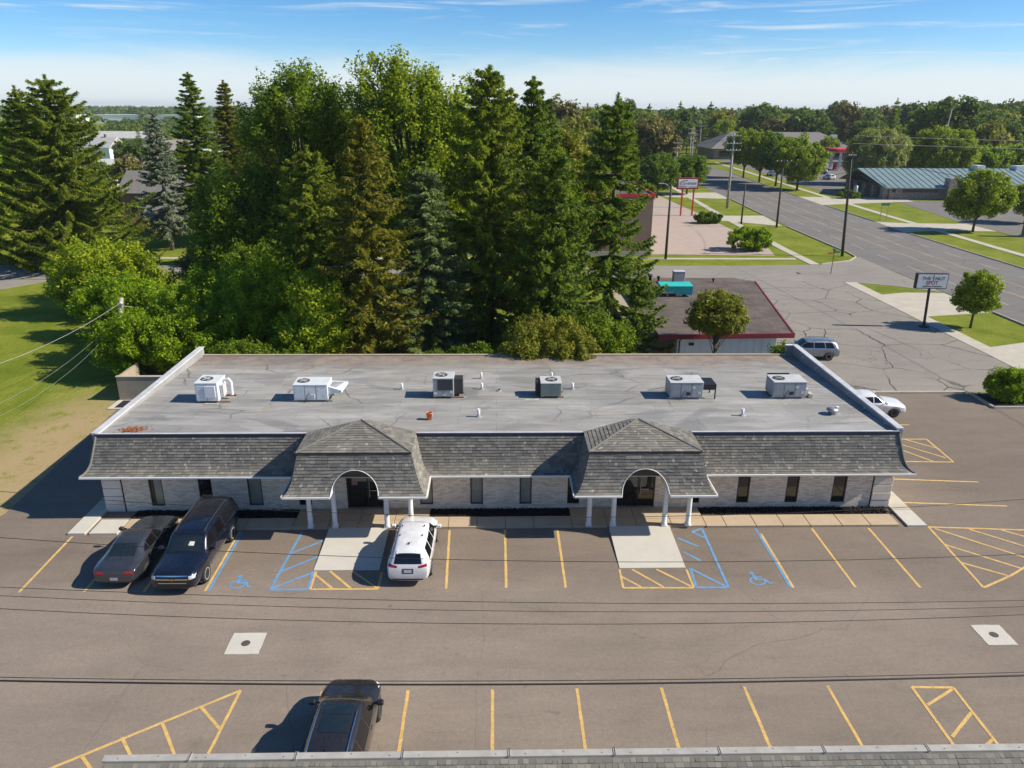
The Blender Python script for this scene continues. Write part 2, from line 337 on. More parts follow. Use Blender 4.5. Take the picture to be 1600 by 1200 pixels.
M['bark_grey'] = plain('bark_grey', (.22, .19, .16), .95, .3, 4, bmp=.8, fine=12)
def roof_deck_mat():
    m, nt, b = new_mat('flat_roof_membrane_grey'); v = coord(nt); c = (.29, .282, .265)
    vo = nt.nodes.new('ShaderNodeTexVoronoi'); vo.inputs['Scale'].default_value = .42; vo.distance = 'CHEBYCHEV'
    mp = coord(nt, True, (.7, 1.0, 1)); ad = mixc(nt, .5, mp, mp); nt.links.new(mp, vo.inputs['Vector'])
    col = mixc(nt, .5, c, ramp(nt, vo.outputs['Color'], ((.2, tuple(x*.85 for x in c)), (.8, tuple(x*1.2 for x in c)))))
    streak = noise(nt, coord(nt, True, (.35, 1.6, 1)), .9, 7, .68, .5); col = mixc(nt, 1.0, col, ramp(nt, streak, ((.28, (.66, .66, .66)), (.5, (.98, .98, .98)), (.72, (1.3, 1.29, 1.28)))), 'MULTIPLY')
    fine = noise(nt, v, 20, 2); col = mixc(nt, .4, col, ramp(nt, fine, ((.3, (.75, .75, .75)), (.7, (1.2, 1.2, 1.2)))), 'MULTIPLY')
    bt = nt.nodes.new('ShaderNodeTexBrick'); nt.links.new(v, bt.inputs['Vector']); bt.offset = .37
    for k_, v_ in (('Color1', (1.04, 1.04, 1.04, 1)), ('Color2', (.90, .90, .91, 1)), ('Mortar', (.62, .61, .60, 1))): bt.inputs[k_].default_value = v_
    for k_, v_ in (('Scale', 1), ('Mortar Size', .022), ('Mortar Smooth', .6), ('Brick Width', 5.3), ('Row Height', .98)): bt.inputs[k_].default_value = v_
    col = mixc(nt, .75, col, bt.outputs[0], 'MULTIPLY')
    ck = cracks(nt, coord(nt, True, (.6, 1, 1)), .33, .05, .5); g = mrange(nt, noise(nt, v, .2, 2), .4, .62, 0, .75); col = mixc(nt, mth(nt, 'MULTIPLY', ck, g), col, (.10, .095, .09))
    s = nt.nodes.new('ShaderNodeSeparateXYZ'); nt.links.new(v, s.inputs[0])
    rear = mth(nt, 'MULTIPLY', mrange(nt, mth(nt, 'ADD', s.outputs[1], mth(nt, 'MULTIPLY', noise(nt, v, .4, 5), 3.5)), 46.2, 49.0), .75)   # leaf litter and rust stains by the rear edge
    col = mixc(nt, rear, col, ramp(nt, noise(nt, v, 1.4, 5), ((.3, (.14, .10, .075)), (.7, (.30, .23, .18)))))
    tan = mrange(nt, noise(nt, v, .55, 5, .6, .4), .56, .72, 0, .6); col = mixc(nt, tan, col, (.30, .235, .18))
    pon = mrange(nt, noise(nt, coord(nt, True, (.6, 1, 1)), .3, 4, .55, .7), .57, .66, 0, .5); col = mixc(nt, pon, col, (.135, .135, .14))
    nt.links.new(col, b.inputs['Base Color']); b.inputs['Roughness'].default_value = .8
    bump(nt, b, streak, .25, .02); return m
M['deck'] = roof_deck_mat()
def gravel_roof_mat():
    m, nt, b = new_mat('brown_gravel_roof'); v = coord(nt)
    col = ramp(nt, noise(nt, v, .6, 7, .7, .5), ((.3, (.055, .045, .042)), (.5, (.105, .082, .07)), (.72, (.17, .125, .10))))
    col = mixc(nt, .6, col, ramp(nt, noise(nt, v, 14, 3, .8), ((.3, (.55, .55, .55)), (.7, (1.4, 1.4, 1.4)))), 'MULTIPLY')
    nt.links.new(col, b.inputs['Base Color']); b.inputs['Roughness'].default_value = .95; bump(nt, b, noise(nt, v, 20, 3), .6, .02); return m
M['gravel_roof'] = gravel_roof_mat()
# ================================================================== the setting: ground, lots, streets, kerbs, markings
g = MB().quad((-5200, -400, -.03), (5200, -400, -.03), (5200, 7000, -.03), (-5200, 7000, -.03)).build('ground', M['grass']); g['kind'] = 'structure'
lot = slab('parking_lot', [(-90, 2), (41.8, 2), (41.8, 47.6), (34.6, 47.6), (34.6, 50.55), (20.6, 50.55), (20.6, 48.6), (-20, 48.6), (-20.3, 34.0), (-25.0, 34.0), (-25.2, 33.2), (-90, 30)], -.1, 0, M['asphalt'])
slab('side_drive', [(-25.0, 34.004), (-20.304, 34.004), (-20.304, 48.6), (-26.0, 48.6)], -.1, -.004, M['asphalt'])
slab('rear_lot', [(12, 50.9), (41.8, 50.9), (41.8, 88.2), (31, 88.9), (12, 89.6)], -.1, .0, M['asphalt_old'])
slab('side_street', [(-170, 88.6), (12, 90.0), (30, 89.0), (41.8, 88.2), (47, 86), (51, 82.6), (51.2, 104.4), (48.5, 101.2), (43.5, 98.8), (30, 97.9), (-170, 97.4)], -.1, .004, M['street'])
slab('street_sidewalk', [(-170, 102.2), (41.6, 102.2), (41.6, 103.3), (-170, 103.3)], -.1, .03, M['concrete'])
slab('pale_concrete_lot', [(19, 106.4), (39.6, 105.2), (41, 113), (40.2, 150), (38, 205), (19, 205)], -.1, .0, M['lot_pink'])
def cx(Y): return float(np.interp(Y, (0, 110, 150, 200, 250, 300, 360, 500), (0, 0, 1.2, 3.8, 7.2, 9.5, 9.0, 0)))
def strip(name, x0, x1, ys, z, mat, parent=None, zb=-.1):
    mb = MB(); n = len(ys); V = []
    for Y in ys:
        o = cx(Y); V += [(x0+o, Y, z), (x1+o, Y, z), (x1+o, Y, zb), (x0+o, Y, zb)]
    F = []
    for i in range(n-1):
        a, b = 4*i, 4*i+4
        F += [(a, a+1, b+1, b), (a+1, a+2, b+2, b+1), (a+3, a, b, b+3)]
    F += [(0, 3, 2, 1), (4*n-4, 4*n-3, 4*n-2, 4*n-1)]
    o = mb.add(V, F).build(name, mat, parent)
    if parent is None: o['kind'] = 'structure'
    return o
YS = [10, 60, 110, 120, 135, 150, 165, 180, 200, 215, 230, 250, 275, 300, 330, 360, 400, 450, 520]
road = strip('main_road', 51.2, 69.2, YS, .0, M['road'])
strip('sidewalk_west', 41.85, 43.35, [10, 60, 87.9], .02, M['concrete'])
strip('sidewalk_west_far', 42.1, 43.4, [98.9, 110, 120, 135, 150, 165, 180, 200, 230, 260], .02, M['concrete'])
strip('sidewalk_east', 75.0, 76.4, [10, 60, 110, 120, 135, 150, 165, 180, 200, 230, 260, 300], .02, M['concrete'])
for nm, poly in (('driveway_apron', [(43.36, 72.2), (50.7, 73.8), (50.9, 82.4), (46.5, 82.6), (43.36, 81.6)]), ('driveway_apron', [(43.36, 48), (50.7, 46), (50.7, 64.5), (43.36, 61.9)]),
                 ('driveway_apron', [(43.9, 139), (50.9, 133.5), (52.1, 147.5), (44.1, 147.2), (40.5, 149.8), (40.6, 141)]), ('driveway_apron', [(45, 178), (54, 176), (54.6, 190), (45.6, 189), (40, 190), (40, 180)]),
                 ('driveway_apron', [(69.3, 127), (74.9, 128.6), (86, 128), (86, 137), (75, 137.5), (70.4, 139.5)]), ('driveway_apron', [(71, 165), (80, 168), (95, 172), (95, 180), (80, 180), (72, 181)])):
    slab(nm, poly, -.1, .008, M['concrete'] if 'apron' in nm else M['kerb'])
slab('restaurant_lot', [(86.004, 96), (190, 80), (190, 173), (91, 173), (86.004, 139)], -.1, .0, M['road'])
slab('station_lot', [(82, 184), (180, 184), (190, 330), (92, 330)], -.1, .0, M['road'])
slab('far_driveway', [(-56, 89), (-60.5, 89), (-66, 84.5), (-80, 79.5), (-84, 70), (-76, 70), (-66, 77), (-57, 82.5), (-52.5, 89)], -.1, -.002, M['street'])
slab('far_street', [(20, 322), (64, 318), (64, 332), (20, 336)], -.1, .004, M['street'])
# kerbs
def kerb(name, pts, w=.16, h=.13, mat='kerb', z0=-.05):
    mb = MB()
    for a, b in zip(pts[:-1], pts[1:]):
        a, b = Vector((*a, 0)), Vector((*b, 0)); t = (b-a).normalized(); n = Vector((-t.y, t.x, 0))*w/2; a = a-t*.002; b = b+t*.002
        mb.add([a-n+Vector((0, 0, z0)), b-n+Vector((0, 0, z0)), b+n+Vector((0, 0, z0)), a+n+Vector((0, 0, z0)), a-n*.9+Vector((0, 0, h)), b-n*.9+Vector((0, 0, h)), b+n*.9+Vector((0, 0, h)), a+n*.9+Vector((0, 0, h))],
               ((3, 2, 1, 0), (4, 5, 6, 7), (0, 1, 5, 4), (1, 2, 6, 5), (2, 3, 7, 6), (3, 0, 4, 7)))
    o = mb.build(name, M[mat]); o['kind'] = 'structure'; return o
kerb('kerb_between_lots', [(20.8, 50.72), (34.4, 50.72)], .34, .14)
kerb('planter_kerb', [(34.68, 50.4), (34.68, 47.72), (41.6, 47.72)], .16, .15)
kerb('road_kerb_west', [(51.1, 10), (51.1, 46)], .2, .12); kerb('road_kerb_west', [(51.1, 64.6), (51.1, 73.7)], .2, .12)
kerb('corner_kerb', [(43.6, 98.9), (48.5, 101.3), (50.7, 104.2), (51.1, 108), (51.2, 118), (51.5, 133)], .2, .12)
kerb('road_kerb_east', [(69.3, 10), (69.3, 110), (69.5, 126)], .2, .12); kerb('road_kerb_east', [(70.5, 140), (71.3, 164)], .2, .12); kerb('road_kerb_east', [(72.2, 182), (73.1, 200), (76.5, 250)], .2, .12)
kerb('verge_kerb', [(52.4, 148), (54, 175)], .2, .12)
slab('planter_bed', [(34.78, 47.82), (41.7, 47.82), (41.7, 50.5), (34.78, 50.5)], -.1, .05, M['mulch'])
# painted lines: each a part of its lot
def bar(name, seg, w, mat, z, parent):
    a, b = Vector((seg[0], seg[1], 0)), Vector((seg[2], seg[3], 0)); t = (b-a).normalized(); n = Vector((-t.y, t.x, 0))*w/2
    mb = MB(); k = max(2, int((b-a).length/.5)); rr = random.Random(hash((round(seg[0]*100), round(seg[3]*100))) & 0xffff); V = []
    for i in range(k+1):
        p = a+(b-a)*i/k; e = rr.uniform(.86, 1.12); f = rr.uniform(.86, 1.12); V += [p-n*e+Vector((0, 0, z)), p+n*f+Vector((0, 0, z))]
    mb.add(V, [(2*i, 2*i+2, 2*i+3, 2*i+1) for i in range(k)]); return mb.build(name, mat, parent)
YEL = [(-20.45, 31.75, -20.38, 27.3), (-17.6, 31.9, -17.63, 27.3), (-15.1, 31.9, -15.08, 27.26), (-12.55, 32.1, -12.5, 27.3), (-2.31, 32.1, -2.19, 27.32), (.41, 32.1, .41, 27.36), (2.99, 32.1, 2.99, 27.34), (12.94, 31.6, 12.89, 27.2), (15.63, 32.05, 15.61, 27.18), (18.47, 32.05, 18.43, 27.14)]
YEL += [(x, 21.33, x, 18.0) for x in (-6.2, -3.17, -.16, 2.86, 5.9, 8.89, 11.92)]
HATCH = [(-8.07, 28.68, -8.03, 27.36), (-8.03, 27.36, -5.13, 27.35), (-5.12, 28.6, -5.13, 27.35), (-8.06, 28.44, -7.08, 27.39), (-7.46, 28.7, -6.29, 27.38), (-6.49, 28.7, -5.15, 27.39),
 (5.53, 28.66, 5.48, 27.28), (5.48, 27.28, 8.54, 27.24), (8.55, 28.62, 8.54, 27.24), (5.54, 28.1, 6.27, 27.35), (6.11, 28.66, 7.25, 27.31), (7.2, 28.66, 8.46, 27.35),
 (21.52, 32.12, 27.5, 31.67), (21.52, 32.12, 21.19, 27.09), (21.19, 27.09, 22.92, 27.94), (22.92, 27.94, 26.26, 29.92), (21.75, 31.96, 24.86, 29.1), (23.44, 31.88, 26.0, 29.56), (24.99, 31.81, 26.66, 30.48), (21.44, 30.52, 23.8, 28.51), (21.32, 29.02, 22.87, 27.94),
 (25.01, 42.63, 27.14, 42.61), (27.14, 42.61, 26.99, 39.35), (24.17, 39.45, 26.99, 39.35), (25.72, 42.62, 27.03, 41.3), (25.11, 41.84, 26.84, 39.92), (24.77, 40.98, 25.82, 39.47),
 (-14.33, 17.9, -9.12, 21.41), (-9.12, 21.41, -9.29, 18.13), (-10.25, 20.65, -9.22, 19.62), (-11.3, 19.98, -10.04, 18.18), (-12.34, 19.34, -11.48, 18.29), (-13.31, 18.64, -12.62, 18.0),
 (14.93, 21.22, 16.42, 21.17), (14.93, 21.22, 14.94, 18.13), (16.42, 21.17, 16.4, 18.28), (16.35, 21.1, 15.04, 20.36), (16.4, 20.01, 15.09, 18.95), (16.36, 18.81, 15.52, 18.24)]
SIDE = [(26.15, 44.9, 27.25, 44.89), (22.13, 37.27, 26.94, 36.84), (21.4, 34.6, 26.82, 34.15)]
BLUE = [(-9.5, 32.07, -9.75, 27.35), (-9.75, 27.35, -8.14, 27.36), (-8.14, 27.36, -8.2, 28.68), (-9.54, 30.17, -8.27, 31.23), (-9.72, 28.62, -8.25, 29.85), (-9.72, 27.41, -8.2, 28.6), (-12.40, 32.1, -12.35, 27.3),
 (10.15, 32.1, 10.06, 27.24), (8.66, 27.26, 10.06, 27.24), (8.75, 28.72, 8.66, 27.26), (8.77, 31.26, 9.57, 30.49), (8.75, 30.04, 9.37, 29.31), (8.75, 28.69, 10.0, 27.29), (9.59, 31.8, 10.08, 31.24), (9.59, 31.8, 10.12, 32.09), (12.82, 32.05, 12.77, 27.2)]
for i, s in enumerate(YEL+SIDE): bar('parking_line', s, .115, M['yellow'], .0040+.0003*(i % 3), lot)
for i, s in enumerate(HATCH): bar('hatch_line', s, .11, M['yellow'], .0050+.0006*(i % 9), lot)
for i, s in enumerate(BLUE): bar('blue_line', s, .12, M['blue'], .0045+.0006*(i % 9), lot)
def wheelchair(cx0, cy0, s, flip, rot):
    mb = MB()
    def stroke(pts, w):
        for a, b in zip(pts[:-1], pts[1:]):
            a, b = Vector((*a, 0)), Vector((*b, 0)); t = (b-a).normalized(); n = Vector((-t.y, t.x, 0))*w/2; a = a-t*w*.4; b = b+t*w*.4
            mb.quad(a-n, b-n, b+n, a+n)
    mb.add([(.0+.11*math.cos(q), 1.0+.11*math.sin(q), 0) for q in np.linspace(0, 2*math.pi, 13)[:-1]], [tuple(range(12))])
    stroke([(.02, .82), (.05, .42)], .15); stroke([(.05, .64), (.36, .62)], .09); stroke([(.05, .42), (.46, .40)], .13); stroke([(.46, .40), (.60, .08)], .12); stroke([(.60, .06), (.74, .12)], .09)
    stroke([(.08+.34*math.cos(q), .28+.34*math.sin(q)) for q in np.linspace(R(115), R(360), 16)], .09)
    zz = 0
    V = []
    for k, (x, y, z) in enumerate(mb.v):
        V.append(((x-.2)*flip*s*1.15, (y-.45)*s, .006+.00004*(k//4)))
    mb.v = V; o = mb.build('wheelchair_symbol', M['blue'], lot, (cx0, cy0, 0), rot); return o
wheelchair(-11.15, 27.9, .82, 1, 0); wheelchair(11.6, 27.85, .82, 1, 0)
# road markings
for k, (x, y0, y1) in enumerate([(54.7, y, y+4.2) for y in np.arange(60, 200, 8.4)]): bar('lane_dash', (x+cx(y0), y0, x+cx(y1), y1), .16, M['white_line'], .0045, road)
for k, (x, y0, y1) in enumerate([(65.6, y, y+4.2) for y in np.arange(62, 200, 8.4)]): bar('lane_dash', (x+cx(y0), y0, x+cx(y1), y1), .16, M['white_line'], .0045, road)
for x in (58.4, 62.0):
    for a, b in zip(YS[:-3], YS[1:-2]): bar('centre_line', (x+cx(a), a, x+cx(b), b), .16, M['yellow_line'], .0045, road)
    for y in np.arange(40, 180, 8): bar('centre_dash', (x+.35*(1 if x < 60 else -1)+cx(y), y, x+.35*(1 if x < 60 else -1)+cx(y+3), y+3), .14, M['yellow_line'], .0045, road)
M['trim_rust'] = plain('dull_iron', (.10, .08, .07), .8, .3, 8)
# drain pads
for x0, x1, y0, y1, lab in ((-10.36, -9.06, 23.3, 24.52, 'square white concrete drain pad in front of the dark blue SUV'), (19.1, 20.28, 23.4, 24.6, 'square white concrete drain pad at the right side of the lot')):
    d = thing('drain_pad', lab, 'drain', ((x0+x1)/2, (y0+y1)/2, 0), 0, 'drain pads in the lot')
    hx, hy = (x1-x0)/2, (y1-y0)/2; rr = random.Random(int(x0*10))
    poly = []
    for (ax, ay), (bx, by) in zip(((-hx, -hy), (hx, -hy), (hx, hy), (-hx, hy)), ((hx, -hy), (hx, hy), (-hx, hy), (-hx, -hy))):
        for k in range(5): poly.append((ax+(bx-ax)*k/5+rr.uniform(-.012, .012), ay+(by-ay)*k/5+rr.uniform(-.012, .012)))
    MB().prism(poly, -.05, .012).build('slab', M['concrete_white'], d)
    gm = MB(); gm.lathe([(.17, .013), (.17, .022), (.145, .022), (.145, .014)], 20)
    for k in range(-3, 4): gm.box(-math.sqrt(.15**2-(k*.04)**2), math.sqrt(.15**2-(k*.04)**2), k*.04-.011, k*.04+.011, .014, .021)
    gm.build('grate', M['trim_rust'], d); MB().lathe([(.14, .0122), (.14, .0135)], 16).build('drain_hole', M['black'], d)
# entrance sidewalk, one slab at a time
walk = slab('sidewalk', [(-18.35, 32.24), (20.08, 32.24), (20.08, 34.07), (-18.35, 34.07)], -.08, .055, M['mulch'])
def piece(name, x0, x1, y0, y1, z, mat, parent, j=.012):
    return MB().box(x0+j, x1-j, y0+j, y1-j, -.06, z, bev=.012).build(name, mat, parent)
xs = [-18.3, -16.9, -15.4, -13.9, -12.4, -10.05]
for a, b in zip(xs[:-1], xs[1:]): piece('slab', a, b, 32.2, 33.18, .12, M['concrete_tan'], walk)
for x0 in (-10.05, 3.75):
    ws = [0, 1.75, 3.2, 4.95, 6.65]
    for a, b in zip(ws[:-1], ws[1:]):
        piece('slab', x0+a, x0+b, 32.2, 32.92, .12, M['concrete_tan'], walk); piece('slab', x0+a, x0+b, 32.92, 34.08, .12, M['concrete_tan'], walk)
xs = [-3.4, -2.4, -.98, .44, 1.85, 3.75]
for a, b in zip(xs[:-1], xs[1:]): piece('slab', a, b, 32.22, 33.22, .12, M['concrete_tan'], walk)
xs = [10.4, 11.4, 12.89, 14.25, 15.6, 17.19, 18.63, 20.08]
for a, b in zip(xs[:-1], xs[1:]): piece('slab', a, b, 32.16, 33.24, .12, M['concrete_tan'], walk)
def side_walk(name, x0, x1, y0, y1, n, skew):
    o = slab(name, [(x0, y0+.1), (x1, y0+.1), (x1, y1), (x0, y1)], -.08, .03, M['kerb'])
    for k in range(n):
        a = y0+(y1-y0)*k/n; b = y0+(y1-y0)*(k+1)/n
        MB().prism([(x0+.01, a+.01), (x1-.01, a+.01), (x1-.01, b-.01), (x0+.01, b-.01)], -.06, .10).build('slab', M['concrete_white'] if k == 0 else M['concrete'], o)
side_walk('sidewalk_side_left', -20.75, -19.9, 31.85, 40, 5, 0); side_walk('sidewalk_side_right', 20.46, 21.45, 32.12, 46, 9, 0)
MB().prism([(-19.7, 31.85), (-18.37, 31.85), (-18.37, 33.15), (-19.7, 33.15)], -.06, .10).build('slab', M['concrete_white'], walk)
for x0, x1, lab in ((-8.2, -5.27, 'pale concrete ramp beside the white crossover'), (5.55, 8.55, 'pale concrete ramp at the right portico')):
    V = [(x0, 28.75, -.05), (x1, 28.75, -.05), (x1, 32.18, -.05), (x0, 32.18, -.05), (x0, 28.75, .02), (x1, 28.75, .02), (x1, 32.18, .125), (x0, 32.18, .125)]
    o = MB().add(V, ((3, 2, 1, 0), (4, 5, 6, 7), (0, 1, 5, 4), (1, 2, 6, 5), (2, 3, 7, 6), (3, 0, 4, 7))).build('concrete_ramp', M['concrete_white']); tag(o, lab, 'ramp', 'entrance ramps'); 
def mulch_bed(x0, x1, y0, y1):
    rng = np.random.default_rng(int(abs(x0*10))); n = int((x1-x0)*(y1-y0)*420); P = np.stack([rng.uniform(x0, x1, n), rng.uniform(y0, y1, n), rng.uniform(.062, .10, n)], 1)
    d = rng.normal(size=(n, 3)); d[:, 2] *= .35; d /= np.linalg.norm(d, axis=1)[:, None]; e = np.cross(d, rng.normal(size=(n, 3))); e /= np.linalg.norm(e, axis=1)[:, None]
    a = d*.045; b = e*.018; V = np.stack([P-a-b, P+a-b, P+a+b, P-a+b], 1).reshape(-1, 3); return V
Vm = np.concatenate([mulch_bed(*t) for t in ((-18.3, -10.1, 33.2, 34.08), (-3.35, 3.7, 33.24, 34.08), (10.45, 20.3, 33.26, 34.08))])
o = link('mulch', quads_mesh('mulch', Vm, M['mulch'])); tag(o, 'black mulch strip along the foot of the brick wall', 'mulch', kind='stuff')
# ================================================================== the office building
bld = thing('office_building', 'long single-storey cream brick office building with shingled mansard and flat roof', 'building', (0, 34.1, 0))
BO = Vector((0, 34.1, 0))
def P(mb, name, mats, parent=bld, smooth=False):
    """build from world coordinates under the building's empty (and under its unmoved parts)"""
    mb.v = [(x-BO.x, y-BO.y, z-BO.z) for x, y, z in mb.v]; return mb.build(name, mats, parent, smooth=smooth)
X0, X1, YF, YB = -19.85, 20.40, 34.1, 48.2
WINS = [(-17.58, -16.9, 0), (-15.1, -14.43, 1), (-12.63, -11.92, 2), (-10.1, -9.45, 1), (-3.92, -3.26, 2), (-1.34, -.70, 2), (1.18, 1.80, 2), (3.64, 4.26, 1), (9.9, 10.50, 1), (12.41, 13.05, 1), (14.95, 15.60, 1), (17.36, 18.08, 1)]
DOORS = [(-7.64, -5.75), (6.2, 8.15)]
# front wall: brick panels between the openings, each opening a real hole
wall = MB(); ZT, ZS, ZD = 2.85, .32, 2.42
ops = sorted([(a, b, ZS, 2.3) for a, b, _ in WINS]+[(a, b, 0, ZD) for a, b in DOORS])
x = X0+.02
for a, b, z0, z1 in ops:
    wall.box(x, a, YF, YF+.25, -.05, ZT)
    if z0 > 0: wall.box(a, b, YF+.002, YF+.25, -.05, z0)
    wall.box(a, b, YF+.002, YF+.25, z1, ZT); x = b
wall.box(x, X1-.02, YF, YF+.25, -.05, ZT)
P(wall, 'front_wall', M['brick'])
P(MB().box(X0, X0+.25, YF+.251, YB, -.05, 4.05), 'side_wall', M['brick']); P(MB().box(X1-.25, X1, YF+.251, YB, -.05, 4.05), 'side_wall', M['brick'])
P(MB().box(X0+.251, X1-.251, YB-.25, YB, -.05, 3.9), 'rear_wall', M['tan_wall'])
P(MB().box(X0+.3, X1-.3, YF+2.2, YF+2.3, 0, 3.2), 'inner_wall', M['tan_wall'])
P(MB().box(X0+.3, X1-.3, YF+.26, YF+2.19, .02, .10), 'inner_floor', M['concrete'])
# stone corner blocks
for side, xa, xb in (('r', 19.45, X1+.05), ('l', X0-.05, -18.95)):
    for k in range(6):
        z0 = .0+k*.45
        P(MB().box(xa+.01*(k % 2), xb, YF-.055-.012*(k % 3 == 1), YF+.32, z0+.012, z0+.44, bev=.02), 'corner_block', M['stone'])
    P(MB().box(xa-.05 if side == 'r' else xb, xa if side == 'r' else xb+.05, YF-.018, YF+.02, 0, 2.7), 'control_joint', M['dark'])
# windows
for a, b, kind in WINS:
    f = MB(); t = .055
    f.box(a, a+t, YF+.03, YF+.14, ZS, 2.3); f.box(b-t, b, YF+.03, YF+.14, ZS, 2.3); f.box(a+t, b-t, YF+.03, YF+.14, ZS, ZS+t); f.box(a+t, b-t, YF+.03, YF+.14, 2.3-t, 2.3)
    w = P(f, 'window', M['frame'])
    P(MB().box(a+t, b-t, YF+.085, YF+.095, ZS+t, 2.3-t), 'pane', M['glass'] if kind == 1 else M['blind'], w)
    if kind == 0: P(MB().box(a+t, a+t+.16, YF+.060, YF+.08, ZS+t, 2.3-t), 'curtain', M['frame'], w)
    P(MB().box(a-.05, b+.05, YF-.04, YF+.12, ZS-.07, ZS-.004, bev=.008), 'sill', M['stone'], w)
M['decal'] = plain('faded_pink_decal', (.34, .12, .13), .5, .3, 9)
# entrance doors
M['door_glass'] = glass_dark('door_glass', (.012, .011, .010), .04)
for a, b in DOORS:
    f = MB(); t = .06; y0, y1 = YF+.06, YF+.15
    f.box(a, a+t, y0, y1, .12, ZD); f.box(b-t, b, y0, y1, .12, ZD); f.box(a+t, b-t, y0, y1, ZD-t, ZD); mid = a+(b-a)*.56
    f.box(mid-.03, mid+.03, y0, y1, .12, ZD-t); f.box(a+t, mid-.03, y0, y1, .12, .2); f.box(a+t, mid-.03, y0, y1, 2.05, 2.11)
    d = P(f, 'entrance_door', M['frame'])
    P(MB().box(a+t, mid-.03, y0+.04, y0+.05, .2, ZD-t), 'pane', M['door_glass'], d); P(MB().box(mid+.03, b-t, y0+.04, y0+.05, .13, ZD-t), 'pane', M['door_glass'], d)
    P(MB().tube([(mid+.10, y0-.06, .75), (mid+.10, y0-.06, 1.65)], .018, 8), 'handle', M['metal'], d); P(MB().box(mid+.11, mid+.55, y0-.045, y0-.005, 1.10, 1.14), 'push_bar', M['metal'], d)
    P(MB().box(a, b, YF+.02, YF+.30, .10, .135), 'threshold', M['metal'], d)
    if a < 0:
        P(MB().box(a+.25, a+.72, y0+.035, y0+.039, 1.85, 2.02), 'door_notice', M['sign_white'], d); P(MB().box(a+.26, a+.56, y0+.035, y0+.039, 1.40, 1.62), 'door_decal', M['decal'], d)
M['coping_grey'] = plain('pale_grey_edge_metal', (.52, .52, .53), .45, .16, 1.2)
# ---- flat roof
def deckz(Y): return 4.28-(Y-34.2)*.034
P(MB().add([(X0+.28, 34.2, deckz(34.2)), (X1-.28, 34.2, deckz(34.2)), (X1-.28, YB+.08, deckz(YB)), (X0+.28, YB+.08, deckz(YB)), (X0+.28, 34.2, 2.8), (X1-.28, 34.2, 2.8), (X1-.28, YB+.08, 3.6), (X0+.28, YB+.08, 3.6)],
           ((0, 1, 2, 3), (7, 6, 5, 4), (4, 5, 1, 0), (5, 6, 2, 1), (6, 7, 3, 2), (7, 4, 0, 3))), 'roof_deck', M['deck'])
M['parapet'] = concrete('parapet_membrane', (.30, .30, .30), .18, .4)
for xa, xb, zt in ((X0-.02, X0+.27, 4.38), (X1-.27, X1+.02, 4.50)):
    P(MB().box(xa, xb, 34.07, YB+.05, 3.3, zt), 'parapet', M['parapet'])
    n = 6; c = (xa+xb)/2
    for k in range(n):
        ya = 34.05+(YB+.08-34.05)*k/n; yb = 34.05+(YB+.08-34.05)*(k+1)/n
        P(MB().box(xa-.03, xb+.03, ya+.008, yb-.008, zt-.05, zt+.03), 'coping', M['coping_grey'])
P(MB().box(X1-.75, X1-.28, YB-.12, YB+.06, 3.6, 4.48), 'parapet', M['parapet']); P(MB().box(X1-.78, X1-.31, YB-.15, YB+.09, 4.482, 4.53), 'coping', M['white_metal'])
for k in range(6):   # bolts and small boxes along the inside of the right parapet
    Y = 35.2+k*2.2; P(MB().box(X1-.36, X1-.272, Y, Y+.09, 4.20, 4.30), 'bracket', M['white_metal'])
# front coping and dark drip edge, broken by the porticoes
for xa, xb in ((-19.7, -9.2), (-4.1, 4.4), (9.62, 20.22)):
    n = max(2, int((xb-xa)/3.0))
    for k in range(n):
        a = xa+(xb-xa)*k/n; b = xa+(xb-xa)*(k+1)/n
        P(MB().box(a+.006, b-.006, 34.01, 34.13, 4.33, 4.385), 'coping', M['coping_grey'])
    P(MB().box(xa, xb, 33.95, 34.008, 4.23, 4.36), 'drip_edge', M['navy'])
# ---- shingled surfaces
def shingles(mb, ts, seg, mp, tabw=.30, th=.026, seed=1, nrm=None):
    """rows between successive ts; seg(t)->list of (a,b) ranges along the row; mp(a,t)->point; nrm(t)->outward normal"""
    rr = random.Random(seed)
    for i in range(len(ts)-1):
        t0, t1 = ts[i], ts[i+1]
        for (a0, b0), (a1, b1) in zip(seg(t0), seg(t1)):
            L0 = b0-a0
            if L0 < .05: continue
            c = [0.0]; lt = [0]; acc = rr.uniform(.3, 1)*tabw
            while acc < L0-.06:
                c.append(acc/L0); li = rr.random() < .17; lt.append(1 if li else 0); acc += rr.uniform(.08, .15) if li else tabw*rr.choice((.5, .75, 1, 1, 1.4))
            c.append(1.0)
            for u, v, li in zip(c[:-1], c[1:], lt):
                n0 = Vector(nrm(t0))*(th*rr.uniform(.75, 1.25)); n1 = Vector(nrm(t1))*.003
                p = [Vector(mp(a0+(b0-a0)*u, t0)), Vector(mp(a0+(b0-a0)*v, t0)), Vector(mp(a1+(b1-a1)*v, t1)), Vector(mp(a1+(b1-a1)*u, t1))]
                gp = (p[1]-p[0])*(.006/max((p[1]-p[0]).length, .02))
                mb.add([p[0]+n0+gp, p[1]+n0-gp, p[2]+n1, p[3]+n1, p[0], p[1]], ((0, 1, 2, 3), (4, 5, 1, 0)), li)
class Profile:
    """height t (0..1 along arc) -> (out, z): out = horizontal distance in front of the reference line"""
    def __init__(s, pts):
        s.p = np.array(pts, float); d = np.r_[0, np.cumsum(np.linalg.norm(np.diff(s.p, axis=0), axis=1))]; s.len = d[-1]; s.d = d/d[-1]
    def __call__(s, t): return float(np.interp(t, s.d, s.p[:, 0])), float(np.interp(t, s.d, s.p[:, 1]))
    def n(s, t):
        a, b = s(max(t-.02, 0)), s(min(t+.02, 1)); dx, dz = b[0]-a[0], b[1]-a[1]; l = math.hypot(dx, dz); return dz/l, -dx/l
